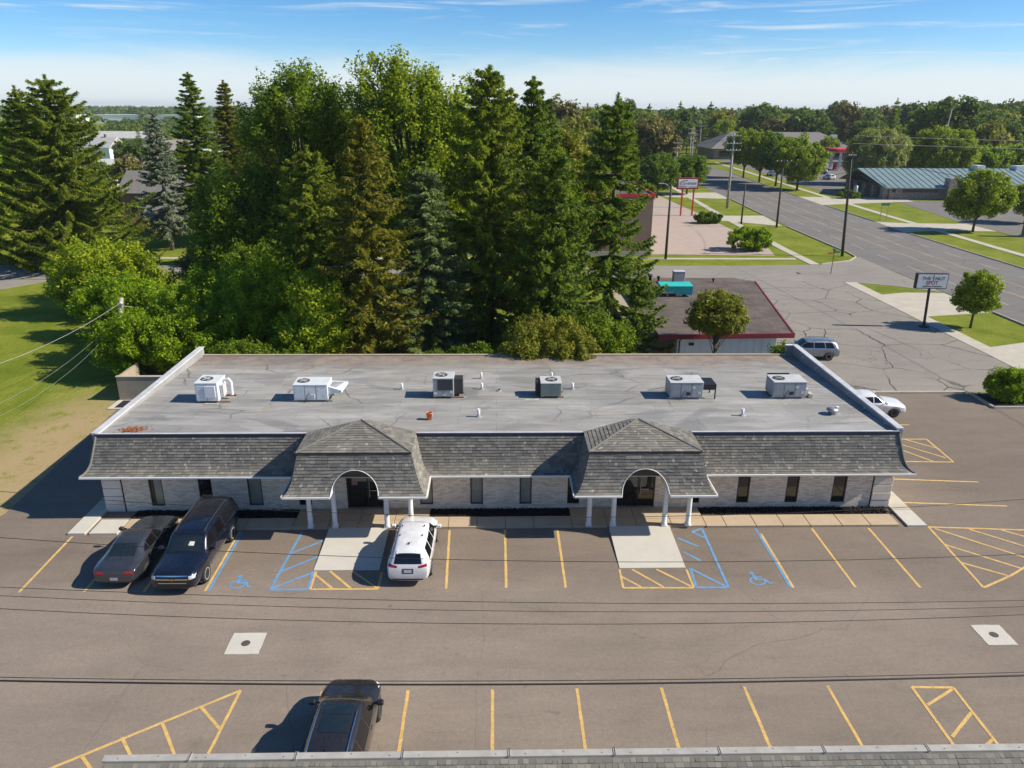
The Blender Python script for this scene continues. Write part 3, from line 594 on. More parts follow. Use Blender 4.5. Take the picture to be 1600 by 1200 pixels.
PM = Profile([(.90, 2.42), (.72, 2.50), (.58, 2.66), (.46, 2.90), (.36, 3.25), (.26, 3.65), (.17, 4.0), (.11, 4.25)])        # main mansard, in front of YF
NR = 14; ts = [k/NR for k in range(NR+1)]
def sweep(mb, prof, a_of, mp, off=-.012):
    V = []; n = 17
    for k in range(n):
        t = k/(n-1); a, b = a_of(t); V += [mp(a, t), mp(b, t)]
    mb.add(V, [(2*k, 2*k+1, 2*k+3, 2*k+2) for k in range(n-1)])
XL = lambda t: -19.66-.74*(PM(t)[0]-.11)/.79; XR = lambda t: 20.2+.77*(PM(t)[0]-.11)/.79
mpF = lambda a, t: (a, YF-PM(t)[0], PM(t)[1]); nF = lambda t: (0, -PM.n(t)[0], PM.n(t)[1]) if PM.n(t)[0] > 0 else (0, -abs(PM.n(t)[0]), abs(PM.n(t)[1]))
under = MB(); sweep(under, PM, lambda t: (XL(t), XR(t)), lambda a, t: (a, YF-PM(t)[0]+.02, PM(t)[1]-.004))
# end cheeks close the mansard against the side walls
for XF_, s in ((XL, -1), (XR, 1)):
    V = []
    for k in range(17):
        t = k/16; V += [(XF_(t), YF-PM(t)[0]+.02, PM(t)[1]-.004), (XF_(t)-s*.02, YF+.3, PM(t)[1]-.004)]
    under.add(V, [(2*k, 2*k+1, 2*k+3, 2*k+2) if s > 0 else (2*k+1, 2*k, 2*k+2, 2*k+3) for k in range(16)])
mans = P(under, 'mansard', M['shingle'])
sm = MB(); shingles(sm, ts, lambda t: [(XL(t), -9.0), (-4.2, 4.3), (9.4, XR(t))], mpF, seed=3, nrm=nF)
tag(P(sm, 'shingles', [M['shingle'], M['shingle_light']], mans), kind='stuff')
for XF_, s in ((XL, -1), (XR, 1)):
    tb = MB(); tb.tube([(XF_(k/12), YF-PM(k/12)[0]-.02, PM(k/12)[1]+.012) for k in range(13)], .055, 6); P(tb, 'edge_cap', M['shingle'], mans)
for xa, xb in ((XL(0)-.02, -9.86), (-3.42, 3.86), (10.42, XR(0)+.02)):
    P(MB().box(xa, xb, YF-.97, YF-.90, 2.335, 2.43, bev=.01), 'gutter', M['white']); 
P(MB().box(XL(0)+.05, XR(0)-.05, YF-.898, YF-.002, 2.33, 2.36), 'soffit', M['white'])
# ---- porticoes
PP = Profile([(.72, 2.44), (.60, 2.52), (.48, 2.68), (.36, 2.95), (.25, 3.35), (.15, 3.8), (.06, 4.2), (.0, 4.36)])           # out from the kink line
def portico(xc, lab):
    p = thing('portico', None, None, parent=bld); p['label'] = lab
    hw = 2.62; YK = 31.78; yback = 34.05; az0, ar = 2.36, 1.12        # kink half width, kink line, arch springing and radius
    A = lambda z: (math.sqrt(max(ar*ar-((z-az0)*.92)**2, 0)) if z-az0 < ar/.92 else 0.0)
    XA = lambda t: xc-hw-PP(t)[0]; XB = lambda t: xc+hw+PP(t)[0]
    def seg(t):
        w = A(PP(t)[1]-.0); return [(XA(t), xc-w), (xc+w, XB(t))] if True else None
    nf = lambda t: (0, -PP.n(t)[0], PP.n(t)[1]) if PP.n(t)[1] >= 0 else (0, -abs(PP.n(t)[0]), -PP.n(t)[1])
    mp = lambda a, t: (a, YK-PP(t)[0], PP(t)[1])
    n = 13; tt = [k/n for k in range(n+1)]
    sk = MB()
    ft = [k/40 for k in range(41)]
    for t0, t1 in zip(ft[:-1], ft[1:]):
        for (a0, b0), (a1, b1) in zip(seg(t0), seg(t1)):
            q = [mp(a0, t0), mp(b0, t0), mp(b1, t1), mp(a1, t1)]; sk.quad(*[(x, y+.012, z-.006) for x, y, z in q])
    for s in (-1, 1):
        V = []
        for t in ft: V += [(xc+s*(hw+PP(t)[0]-.012), YK-PP(t)[0]+.012, PP(t)[1]-.006), (xc+s*(hw+PP(t)[0]-.012), yback, PP(t)[1]-.006)]
        sk.add(V, [(2*k, 2*k+1, 2*k+3, 2*k+2) if s > 0 else (2*k+1, 2*k, 2*k+2, 2*k+3) for k in range(40)])
    P(sk, 'mansard', M['shingle'], p)
    sh = MB(); shingles(sh, tt, seg, mp, seed=int(xc*7)+50, nrm=nf)
    for s in (-1, 1):
        shingles(sh, tt, lambda t: [(YK-PP(t)[0], yback)], lambda a, t, s=s: (xc+s*(hw+PP(t)[0]), a, PP(t)[1]), seed=int(xc*7)+60+s, nrm=lambda t, s=s: (s*abs(PP.n(t)[0]), 0, abs(PP.n(t)[1])))
    # hipped top with its apex a little behind the wall line
    ap = Vector((xc, 34.05, 5.08)); zk = 4.40; ov = .07
    c = [Vector((xc-hw-ov, YK-ov, zk)), Vector((xc+hw+ov, YK-ov, zk)), Vector((xc+hw+ov, 34.05, zk)), Vector((xc-hw-ov, 34.05, zk)), Vector((xc, 36.2, 4.2))]
    hp = MB()
    hp.add(c+[ap], ((0, 1, 5), (1, 2, 5), (2, 4, 5), (4, 3, 5), (3, 0, 5), (3, 4, 2, 1, 0))); hp.v = [(x, y, z-.012) for x, y, z in hp.v]
    hip = P(hp, 'hip_roof', M['shingle'], p)
    for a, b in ((0, 1), (1, 2), (3, 0)):
        ca, cb = c[a], c[b]; foot = ca+(cb-ca)*((ap-ca).dot(cb-ca)/(cb-ca).length_squared); nn = (cb-ca).cross(ap-ca).normalized(); L = (cb-ca).length
        hr = [k/14 for k in range(15)]
        shingles(sh, hr, lambda t, ca=ca, cb=cb: [((ap-ca).dot((cb-ca).normalized())*t, (cb-ca).length-((cb-ap).dot((cb-ca).normalized()))*t)],
                 lambda x, t, ca=ca, cb=cb, foot=foot: ca+(cb-ca).normalized()*x+(ap-foot)*t, seed=int(xc*5)+a, nrm=lambda t, nn=nn: nn)
    tag(P(sh, 'shingles', [M['shingle'], M['shingle_light']], p), kind='stuff')
    for i in (0, 1): P(MB().tube([c[i]+Vector((0, 0, .01)), (c[i]+ap)/2+Vector((0, 0, .03)), ap+Vector((0, 0, .02))], .045, 6), 'hip_cap', M['shingle'], p)
    P(MB().box(xc-hw-ov, xc+hw+ov, YK-ov-.012, YK-ov, zk-.06, zk-.014), 'drip_edge', M['frame'], p)
    # fascia along the eave, broken by the arch; white barrel soffit in the arch
    w0 = A(2.44)
    for xa, xb in ((XA(0)-.02, xc-w0-.02), (xc+w0+.02, XB(0)+.02)): P(MB().box(xa, xb, YK-.785, YK-.72, 2.345, 2.445, bev=.01), 'fascia', M['white'], p)
    for s in (-1, 1): P(MB().box(min(xc+s*(hw+.72), xc+s*(hw+.80)), max(xc+s*(hw+.72), xc+s*(hw+.80)), YK-.719, 33.1, 2.347, 2.443), 'fascia', M['white'], p)
    br = MB(); V = []; pts = []
    zs = [2.34+(az0+ar/.92-2.34)*math.sin(q) for q in np.linspace(0, math.pi/2, 15)]
    path = [(-A(z), z) for z in zs]+[(A(z), z) for z in zs[::-1][1:]]
    def yface(z): return YK-float(np.interp(z, PP.p[:, 1], PP.p[:, 0]))
    for dx, z in path: V += [(xc+dx, yface(z)-.03, z), (xc+dx, 34.08, z)]
    br.add(V, [(2*k+1, 2*k, 2*k+2, 2*k+3) for k in range(len(path)-1)]); P(br, 'arch_soffit', M['white'], p, True)
    P(MB().tube([(xc+dx, yface(z)-.018, z) for dx, z in path], .02, 6), 'arch_trim', M['white'], p, True)
    for xa, xb in ((xc-hw-.71, xc-A(2.36)-.004), (xc+A(2.36)+.004, xc+hw+.71)): P(MB().box(xa, xb, YK-.71, 34.08, 2.345, 2.362), 'soffit', M['white'], p)
    for dx in (-2.47, -1.27, 1.27, 2.45):
        P(MB().box(xc+dx-.15, xc+dx+.15, 32.1, 32.4, .12, .22, bev=.015).lathe([(.135, .22), (.15, .24), (.15, .27), (.125, .3), (.122, .9), (.112, 2.1), (.115, 2.16), (.14, 2.18), (.14, 2.22), (.115, 2.24), (.16, 2.26), (.16, 2.35)], 20, (xc+dx, 32.25, 0)), 'column', M['white'], p, True)
    P(MB().lathe([(.05, 2.60), (.09, 2.55), (.09, 2.48), (.03, 2.44)], 12, (xc+.55, 33.9, .3)), 'lantern', M['white_metal'], p)
portico(-6.64, 'entrance portico with arched opening nearest the white crossover'); portico(7.02, 'entrance portico with arched opening further from the parked cars')
# ================================================================== on the roof
M['ac_white'] = plain('hvac_white_paint', (.62, .64, .66), .45, .08, 2.5); M['ac_grey'] = plain('hvac_grey_paint', (.30, .31, .33), .5, .1, 2.5)
M['ac_lid'] = plain('hvac_pale_lid', (.50, .50, .50), .5, .12, 2.0); M['ac_green'] = plain('hvac_green_paint', (.17, .22, .20), .5, .1, 2.5); M['label'] = plain('sticker', (.62, .60, .52), .6, .1, 6); M['coil'] = plain('condenser_coil', (.035, .035, .037), .6, .3, 30)
def louvres(mb, x0, x1, y, z0, z1, n):
    for k in range(n):
        z = z0+(z1-z0)*(k+.5)/n; mb.box(x0, x1, y-.012, y, z-(z1-z0)/n*.28, z+(z1-z0)/n*.28)
def ac_unit(lab, x, y, w, d, h, body, lid, style):
    t = thing('rooftop_air_conditioner', lab, 'air conditioner', (x, y, deckz(y+d/2)-.02), 0, 'rooftop air conditioners')
    B, Ld = M[body], M[lid]; z0 = .16
    for yy in (.12, d-.16): MB().box(-.12, w+.16 if style not in ('duct', 'coil') else w+.55, yy, yy+.1, .0, .1).build('support_rail', M['rust'] if style in ('coil', 'green', 'duct') else M['wood_grey'], t)
    for xx in (.05, w-.15):
        for yy in (.12, d-.16): MB().box(xx, xx+.1, yy, yy+.1, .1, z0).build('foot', M['white_metal'], t)
    MB().box(0, w, 0, d, z0, h, bev=.02).build('cabinet', B, t)
    MB().box(-.02, w+.02, -.02, d+.02, h+.002, h+.05, bev=.012).build('lid', Ld, t)
    # fan
    fr = min(.33, d*.32); fx = fr+.14 if style != 'green' else w*.55; fy = d*.5
    MB().lathe([(fr, h+.052), (fr, h+.085), (fr-.025, h+.085), (fr-.025, h+.055)], 24, (fx, fy, 0)).build('fan_ring', M['black'], t)
    MB().lathe([(fr-.03, h+.053), (fr-.03, h+.058)], 20, (fx, fy, 0)).build('fan_well', M['black'], t)
    bl = MB(); bl.lathe([(.06, h+.06), (.06, h+.075)], 10, (fx, fy, 0))
    for k in range(4):
        q = k*math.pi/2+.3; c, s = math.cos(q), math.sin(q); r = fr-.05
        bl.add([(fx+c*.05-s*.05, fy+s*.05+c*.05, h+.062), (fx+c*.05+s*.05, fy+s*.05-c*.05, h+.075), (fx+c*r+s*.09, fy+s*r-c*.09, h+.075), (fx+c*r-s*.09, fy+s*r+c*.09, h+.062)], ((0, 1, 2, 3),))
    bl.build('fan_blades', M['dark'], t)
    gr = MB()
    for k in range(1, 4): gr.tube([(fx+fr*k/4*math.cos(q), fy+fr*k/4*math.sin(q), h+.088) for q in np.linspace(0, 2*math.pi, 17)], .005, 3)
    for k in range(6): gr.tube([(fx-fr*math.cos(k*math.pi/6), fy-fr*math.sin(k*math.pi/6), h+.088), (fx+fr*math.cos(k*math.pi/6), fy+fr*math.sin(k*math.pi/6), h+.088)], .005, 3)
    gr.build('fan_guard', M['metal'], t)
    # front: panel joints, handles, louvres
    npan = 2 if w < 1.4 else 3
    for k in range(1, npan): MB().box(w*k/npan-.008, w*k/npan+.008, -.006, .004, z0+.03, h-.02).build('panel_seam', M['dark'], t)
    if style == 'louvre' or style == 'hood' or style == 'blackhood':
        lv = MB(); louvres(lv, .08, w*.30, -.001, z0+.12, h-.1, 9); lv.build('louvre', B, t)
        MB().box(w*.50, w*.62, -.05, -.001, z0+.14, z0+.34, bev=.01).build('service_box', M['dark'] if style != 'hood' else M['ac_lid'], t)
        MB().tube([(w*.47, -.03, z0+.42), (w*.40, -.05, z0+.28), (w*.36, -.04, z0+.05), (w*.30, -.1, .03)], .016, 6).build('conduit', M['black'], t)
        MB().box(w*.66, w*.76, -.006, -.001, h-.33, h-.2).build('sticker', M['label'], t); MB().box(w*.86, w*.94, -.006, -.001, z0+.2, z0+.34).build('sticker', M['label'], t)
    if style == 'hood':      # pale economiser hood hanging off the right side
        hd = MB(); hd.add([(w, .1, h-.1), (w, d-.15, h-.1), (w+.95, d-.2, h-.14), (w+.75, .05, h-.32), (w, .1, h-.52), (w, d-.15, h-.52), (w+.95, d-.2, h-.28), (w+.75, .05, h-.46)], ((0, 3, 2, 1), (4, 5, 6, 7), (0, 4, 7, 3), (3, 7, 6, 2), (2, 6, 5, 1)))
        hd.build('economiser_hood', M['ac_white'], t)
        MB().add([(w+.12, .2, h-.122+.03), (w+.12, d-.3, h-.1), (w+.78, d-.34, h-.125), (w+.64, .18, h-.27)], ((0, 3, 2, 1),)).build('hood_screen', M['ac_grey'], t)
        MB().lathe([(.14, 0), (.14, .12)], 12, (w+.12, -.02, .06), 'y').build('wheel_vent', M['metal'], t)
    if style == 'blackhood':
        hd = MB(); hd.box(w+.005, w+.75, .05, d-.05, h-.16, h-.1); hd.box(w+.69, w+.75, .05, .11, .0, h-.16); hd.box(w+.69, w+.75, d-.11, d-.05, 0, h-.16); hd.box(w+.005, w+.69, .05, .08, h-.42, h-.16); hd.build('economiser_hood', M['black'], t)
        MB().tube([(-.9, d+.3, .03), (w*.4, d+.35, .35), (w*.8, d+.3, .9), (w*.86, d+.28, 1.15)], .025, 5).build('conduit', M['metal'], t)
    if style == 'louvre':
        MB().box(w+.02, w+.22, .2, d-.1, z0, h*.55).build('side_box', M['ac_lid'], t); MB().box(w+.24, w+.48, .1, .5, .02, .3, bev=.02).build('paving_block', M['concrete'], t); MB().box(.05, w*.7, d+.03, d+.10, h-.1, h+.12).build('rear_flashing', M['dark'], t)
    if style == 'coil':
        MB().box(.22*w, w*.95, -.012, -.002, h*.45, h-.05).build('coil_screen', M['coil'], t)
        MB().box(w+.02, w+.50, .35, d-.1, z0+.02, h-.12, bev=.015).build('rear_coil', M['coil'], t); MB().box(.04, .22, -.006, -.001, z0+.12, z0+.26).build('sticker', M['label'], t); MB().box(w*.82, w*.95, -.006, -.001, h*.30, h*.42).build('sticker', M['label'], t)
        MB().box(w*.45, w*.62, -.006, -.001, z0+.06, z0+.14).build('sticker', M['label'], t)
    if style == 'green':
        cg = MB()
        for k in range(13): cg.box(.04+(w-.1)*k/13, .04+(w-.1)*k/13+.045, -.014, -.001, z0+.05, h-.05)
        cg.build('coil_guard', M['ac_green'], t); hb = MB()
        for k in range(4): hb.box(.02, w-.02, -.02, -.0145, z0+.05+(h-z0-.1)*k/3-.012, z0+.05+(h-z0-.1)*k/3+.012)
        hb.build('guard_bar', M['ac_green'], t); MB().box(-.26, -.02, .3, d-.05, z0, h-.02).build('air_handler', M['dark'], t)
        MB().tube([(-.1, -.1, .05), (-.35, -.2, .05), (-.6, -.15, .04), (-.9, -.2, .04)], .02, 5).build('drain_pipe', M['white_metal'], t)
    if style == 'duct':
        MB().box(w*.42, w*.9, -.05, -.001, z0+.22, h-.12, bev=.02).build('service_panel', M['ac_white'], t); lv = MB(); louvres(lv, .06, w*.34, -.001, z0+.1, h-.1, 6); lv.build('louvre', M['ac_white'], t)
        MB().tube([(w-.05, d*.7, h-.12), (w+.32, d*.7, h-.06), (w+.46, d*.65, h-.2), (w+.5, d*.55, .25)], .09, 8).build('flue_elbow', M['ac_white'], t)
        MB().box(w+.03, w+.2, .3, d*.55, .3, h-.2).build('side_box', M['ac_lid'], t); MB().box(w*.4, w*1.0, -.3, -.08, 0, .09).build('wood_block', M['wood_grey'], t)
ac_unit('white rooftop air conditioner with pipe elbow, nearest the left parapet', -16.5, 38.7, 1.22, 1.35, 1.18, 'ac_white', 'ac_white', 'duct')
ac_unit('long white rooftop air conditioner with a sloping white hood', -11.2, 38.85, 1.88, 1.25, 1.02, 'ac_white', 'ac_white', 'hood')
ac_unit('grey rooftop air conditioner with a dark coil grille in front', -3.55, 39.35, 1.16, 1.1, 1.22, 'ac_grey', 'ac_lid', 'coil')
ac_unit('small green rooftop air conditioner with vertical guard slats', 2.5, 39.35, 1.16, 1.15, .92, 'ac_green', 'ac_lid', 'green')
ac_unit('grey rooftop air conditioner with a black hood on its right side', 9.75, 39.1, 1.86, 1.25, 1.02, 'ac_grey', 'ac_lid', 'blackhood')
ac_unit('grey louvred rooftop air conditioner nearest the right parapet', 15.6, 39.15, 1.88, 1.25, 1.02, 'ac_grey', 'ac_lid', 'louvre')
for i, (x, y, r, h, lab) in enumerate(((-5.5, 41.04, .07, .38, 'white vent pipe behind and left of the grey coil unit'), (-.91, 43.03, .06, .42, 'white vent pipe near the rear roof edge, right of the coil unit'), (-.84, 41.01, .07, .4, 'white vent pipe standing just right of the grey coil unit'),
        (3.38, 43.0, .06, .42, 'white vent pipe behind the small green unit'), (4.47, 40.98, .07, .4, 'white vent pipe beside the small green unit'), (-.93, 36.47, .075, .48, 'tall white vent pipe in front, right of the orange bucket'), (13.08, 36.53, .075, .42, 'white vent pipe between the right portico and the right parapet'),
        (.17, 40.69, .06, .14, 'short dark vent stub between the coil unit and green unit'))):
    t = thing('vent_pipe', lab, 'vent pipe', (x, y, deckz(y)-.02), 0, 'roof vent pipes'); mt = M['white'] if i < 7 else M['dark']
    MB().lathe([(r, 0), (r, h), (r*.78, h), (r*.78, h-.03)], 12).build('pipe', mt, t, smooth=True); MB().lathe([(r*2.6, .0), (r*2.3, .03), (r*1.1, .08)], 14).build('flashing', M['parapet'], t, smooth=True)
t = thing('roof_vent_hood', 'squat metal vent hood in front of the louvred unit', 'vent hood', (17.95, 36.7, deckz(36.7)-.02))
MB().lathe([(.2, 0), (.2, .22), (.3, .24), (.3, .32), (.1, .40)], 14).build('hood', M['metal'], t, smooth=True); MB().box(.18, .34, -.08, .08, .1, .45).build('side_pipe', M['white'], t); MB().box(-.4, .45, -.35, .35, 0, .03).build('base_flashing', M['parapet'], t)
t = thing('bucket', 'orange plastic bucket standing on the flat roof', 'bucket', (-3.49, 36.1, deckz(36.1)))
MB().lathe([(.125, 0), (.15, .36), (.165, .36), (.165, .40), (.145, .40), (.118, .02)], 18).build('pail', M['orange'], t, smooth=True); MB().tube([(-.16, 0, .33), (-.18, -.1, .2), (0, -.2, .12), (.18, -.1, .2), (.16, 0, .33)], .006, 5).build('handle', M['metal'], t)
MB().lathe([(.14, .345), (.14, .35)], 14).build('contents', M['dark'], t)
rng = np.random.default_rng(5); n = 260; c = np.stack([rng.normal(-18.15, .33, n), rng.normal(34.75, .22, n)], 1); V = []
for (x, y) in c:
    if x < -19.25: x = -19.25
    q = rng.uniform(0, 6.28); s = rng.uniform(.03, .08); z = deckz(y)+.012+rng.uniform(0, .03); V += [(x+s*math.cos(q), y+s*math.sin(q), z), (x-s*.5*math.sin(q), y+s*.5*math.cos(q), z+.02), (x-s*math.cos(q), y-s*math.sin(q), z), (x+s*.5*math.sin(q), y-s*.5*math.cos(q), z+.01)]
M['rust_leaf'] = leaf_mat('dry_orange_leaves', (.22, .07, .02), (.36, .12, .04), (.46, .22, .10), .1)
tag(link('dry_leaves', quads_mesh('dry_leaves', np.array(V), M['rust_leaf'])), 'drift of dry orange leaves in the front left roof corner', 'leaves', kind='stuff')
# ================================================================== foreground roof below the camera
fg = thing('near_roof_building', 'neighbouring building roof with metal ridge flashing along the bottom edge', 'building', (0, 14.25, 0))
def PF(mb, name, mats, parent=fg): mb.v = [(x, y-14.1, z) for x, y, z in mb.v]; return mb.build(name, mats, parent)
PF(MB().box(-9.3, 60, 5.2, 13.6, -.05, 3.6), 'wall', M['brick'])
M['flash'] = plain('worn_pale_flashing', (.40, .38, .34), .55, .14, 3, .1, world_=True)
PF(MB().add([(-9.62, 13.99, 4.44), (60, 13.99, 4.44), (60, 5.0, 1.6), (-9.62, 5.0, 1.6), (-9.62, 14.16, 4.40), (60, 14.16, 4.40), (60, 14.05, 2.6), (-9.62, 14.05, 2.6), (60, 5, 1.4), (-9.62, 5, 1.4)], ((0, 3, 2, 1), (0, 1, 5, 4), (4, 5, 6, 7), (7, 6, 8, 9), (3, 9, 8, 2), (0, 4, 7, 9, 3), (1, 2, 8, 6, 5))), 'roof_slope', M['shingle'])
xs = [-9.68, -7.55, -4.95, -2.33, .30, 2.92, 5.55, 8.18, 10.8, 13.4, 16.0, 18.6]
for a, b in zip(xs[:-1], xs[1:]):
    f = PF(MB().box(a+.012, b-.012, 14.0, 14.2, 4.43, 4.50, bev=.014), 'ridge_flashing', M['flash'])
    PF(MB().box(b-.035, b+.035, 13.985, 14.215, 4.425, 4.514), 'flashing_joint', M['flash'])
    for k in range(3): PF(MB().lathe([(.012, 4.50), (.012, 4.512)], 6, (a+.4+k*.85+(k*37 % 5)*.05, 14.06+.06*((k*3) % 2), 0)), 'screw', M['dark'], f)
    PF(MB().box(b-.010, b+.010, 13.98, 14.218, 4.50, 4.5165), 'joint_gap', M['dark'])
rr = random.Random(11); sl_ = (4.44-1.6)/(13.99-5.0); nn = Vector((0, -sl_, 1)).normalized(); dn = Vector((0, -1, -sl_)).normalized()
cnt = 0; stock = {}
far_sh = MB()
for row in range(9):
    x = -9.6+rr.uniform(0, .1)
    while x < 15.5:
        w = rr.choice((.12, .15, .17, .2, .24)); o0 = Vector((x, 13.985, 4.432))+dn*(row*.14)
        th = rr.choice((.016, .022, .03))
        if row < 2 and x < 13.6:
            key = (round(w, 2), th)
            if key not in stock:
                mb = MB(); p0 = Vector((.004, 0, 0)); V = [p0+nn*.004, Vector((w-.004, 0, 0))+nn*.004, Vector((w-.004, 0, 0))+dn*.145+nn*th, p0+dn*.145+nn*th, Vector((w-.004, 0, 0))+dn*.145, p0+dn*.145]
                stock[key] = mb.add(V, ((0, 3, 2, 1), (3, 5, 4, 2))).mesh('shingle', M['shingle'])
            o = link('shingle', stock[key], fg, (o0.x, o0.y-14.1, o0.z)); cnt += 1
        else:
            far_sh.add([o0+nn*.004, o0+Vector((w-.008, 0, 0))+nn*.004, o0+Vector((w-.008, 0, 0))+dn*.145+nn*th, o0+dn*.145+nn*th], ((0, 3, 2, 1),))
        x += w
tag(PF(far_sh, 'shingles', M['shingle']), kind='stuff')
# ================================================================== overhead wires in front of the camera
def wire(lab, xa, ya, za, xb, yb, zb, sag, r, mat='black'):
    pts = []
    for k in range(41):
        u = k/40; pts.append((xa+(xb-xa)*u, ya+(yb-ya)*u, za+(zb-za)*u-4*sag*u*(1-u)))
    o = MB().tube(pts, r, 5).build('overhead_wire', M[mat], None, smooth=True); tag(o, lab, 'wire', 'overhead wires across the parking lot'); return o
def wire3(lab, pts3, Y, r, x0=-46, x1=46):
    c = np.polyfit([p[0] for p in pts3], [p[1] for p in pts3], 2); pts = [(x, Y, float(np.polyval(c, x))) for x in np.linspace(x0, x1, 61)]
    o = MB().tube(pts, r, 5).build('overhead_wire', M['black'], None, smooth=True); tag(o, lab, 'wire', 'overhead wires across the parking lot')
wire3('thin wire passing in front of the portico columns', ((-8.36, 11.79), (-3.94, 11.46), (4.1, 11.31)), 14, .006)
wire3('thin wire crossing the parked cars and ramps', ((-10.54, 10.88), (1.74, 10.18), (11.66, 10.29)), 14.01, .007)
wire3('uppermost of the three thin wires crossing the open lot', ((-10.82, 9.63), (1.77, 9.09), (11.96, 9.06)), 14.02, .007)
wire3('middle one of the three thin wires crossing the open lot', ((-10.88, 9.4), (1.78, 8.85), (12.01, 8.88)), 14.03, .0065)
wire3('lowest of the three thin wires crossing the open lot', ((-10.96, 9.05), (1.79, 8.5), (12.06, 8.65)), 14.04, .0075)
wire3('thick black cable just above the lower parking row', ((-11.41, 7.06), (1.85, 6.79), (12.49, 6.9)), 14.05, .022)
wire3('thin messenger wire running along the thick black cable', ((-11.39, 7.15), (1.85, 6.885), (12.48, 6.99)), 14.06, .009)
# ================================================================== vehicles
M['tyre'] = plain('tyre_rubber', (.014, .014, .015), .85, .2, 8); M['rim'] = plain('alloy_rim', (.62, .62, .63), .35, .1, 6, .25); M['rim_dark'] = plain('dark_alloy_rim', (.22, .22, .23), .35, .1, 6, .4)
M['car_glass'] = glass_dark('car_glass', (.012, .020, .024), .05); M['chrome'] = plain('chrome', (.65, .65, .66), .15, .05, 4, 1.0); M['headlamp'] = plain('headlamp_lens', (.62, .64, .66), .1, .1, 12, .3); M['tail'] = plain('tail_lamp_lens', (.30, .012, .018), .15, .2, 8); M['plate'] = plain('licence_plate', (.42, .46, .52), .4, .12, 9)
M['gold'] = plain('gold_emblem', (.60, .42, .12), .25, .05, 4, .9); M['trim'] = plain('grey_lower_trim', (.05, .05, .05), .6, .15, 5); M['window_tint'] = glass_dark('tinted_glass', (.006, .006, .007), .05)
SUV = [(0.5, 0.66, 0.5, 0.62, 0.6, 0.54, 0.4), (0.492, 0.84, 0.62, 0.8, 0.76, 0.66, 0.3), (0.462, 0.94, 0.7, 0.9, 0.87, 0.76, 0.25), (0.385, 1.03, 0.72, 0.98, 0.92, 0.86, 0.22), (0.285, 1.09, 0.72, 1.03, 0.93, 0.93, 0.21), (0.252, 1.13, 0.7, 1.07, 0.93, 0.95, 0.21), (0.135, 1.58, 0.655, 1.52, 0.93, 0.98, 0.21), (0.075, 1.655, 0.661, 1.59, 0.93, 0.99, 0.21), (-0.15, 1.675, 0.655, 1.61, 0.93, 1.01, 0.21), (-0.32, 1.65, 0.638, 1.58, 0.93, 1.03, 0.21), (-0.405, 1.58, 0.621, 1.51, 0.92, 1.04, 0.24), (-0.44, 1.42, 0.655, 1.37, 0.91, 1.04, 0.27), (-0.475, 1.1, 0.66, 1.06, 0.88, 0.98, 0.3), (-0.492, 0.92, 0.68, 0.88, 0.85, 0.8, 0.33), (-0.5, 0.6, 0.68, 0.56, 0.8, 0.5, 0.38)]
BIG = [(0.5, 0.7, 0.6, 0.66, 0.7, 0.56, 0.42), (0.494, 1.0, 0.74, 0.95, 0.86, 0.72, 0.34), (0.47, 1.1, 0.8, 1.06, 0.95, 0.86, 0.3), (0.36, 1.15, 0.82, 1.1, 0.985, 0.95, 0.27), (0.25, 1.19, 0.82, 1.13, 1.0, 1.02, 0.27), (0.225, 1.22, 0.8, 1.16, 1.0, 1.04, 0.27), (0.135, 1.74, 0.755, 1.68, 1.0, 1.08, 0.27), (0.09, 1.82, 0.766, 1.76, 1.0, 1.09, 0.27), (-0.1, 1.86, 0.777, 1.79, 1.0, 1.1, 0.27), (-0.3, 1.85, 0.766, 1.78, 1.0, 1.1, 0.27), (-0.462, 1.83, 0.755, 1.76, 0.99, 1.1, 0.29), (-0.486, 1.74, 0.755, 1.68, 0.98, 1.1, 0.31), (-0.496, 1.24, 0.76, 1.2, 0.95, 1.06, 0.34), (-0.499, 0.95, 0.78, 0.9, 0.92, 0.82, 0.36), (-0.5, 0.62, 0.76, 0.58, 0.86, 0.52, 0.4)]
SED = [(0.5, 0.58, 0.48, 0.55, 0.62, 0.48, 0.34), (0.49, 0.74, 0.62, 0.71, 0.78, 0.58, 0.24), (0.45, 0.84, 0.7, 0.8, 0.88, 0.7, 0.2), (0.34, 0.92, 0.72, 0.87, 0.93, 0.78, 0.18), (0.22, 0.97, 0.72, 0.92, 0.94, 0.83, 0.17), (0.185, 1.0, 0.69, 0.95, 0.94, 0.85, 0.17), (0.055, 1.38, 0.616, 1.33, 0.93, 0.89, 0.17), (0.0, 1.45, 0.621, 1.39, 0.93, 0.9, 0.17), (-0.1, 1.47, 0.616, 1.41, 0.93, 0.92, 0.17), (-0.18, 1.44, 0.611, 1.38, 0.93, 0.93, 0.17), (-0.335, 1.12, 0.62, 1.08, 0.92, 0.95, 0.2), (-0.36, 1.07, 0.66, 1.04, 0.92, 0.95, 0.22), (-0.455, 1.03, 0.68, 0.99, 0.89, 0.92, 0.26), (-0.488, 0.98, 0.66, 0.94, 0.84, 0.86, 0.3), (-0.5, 0.6, 0.66, 0.56, 0.76, 0.48, 0.36)]
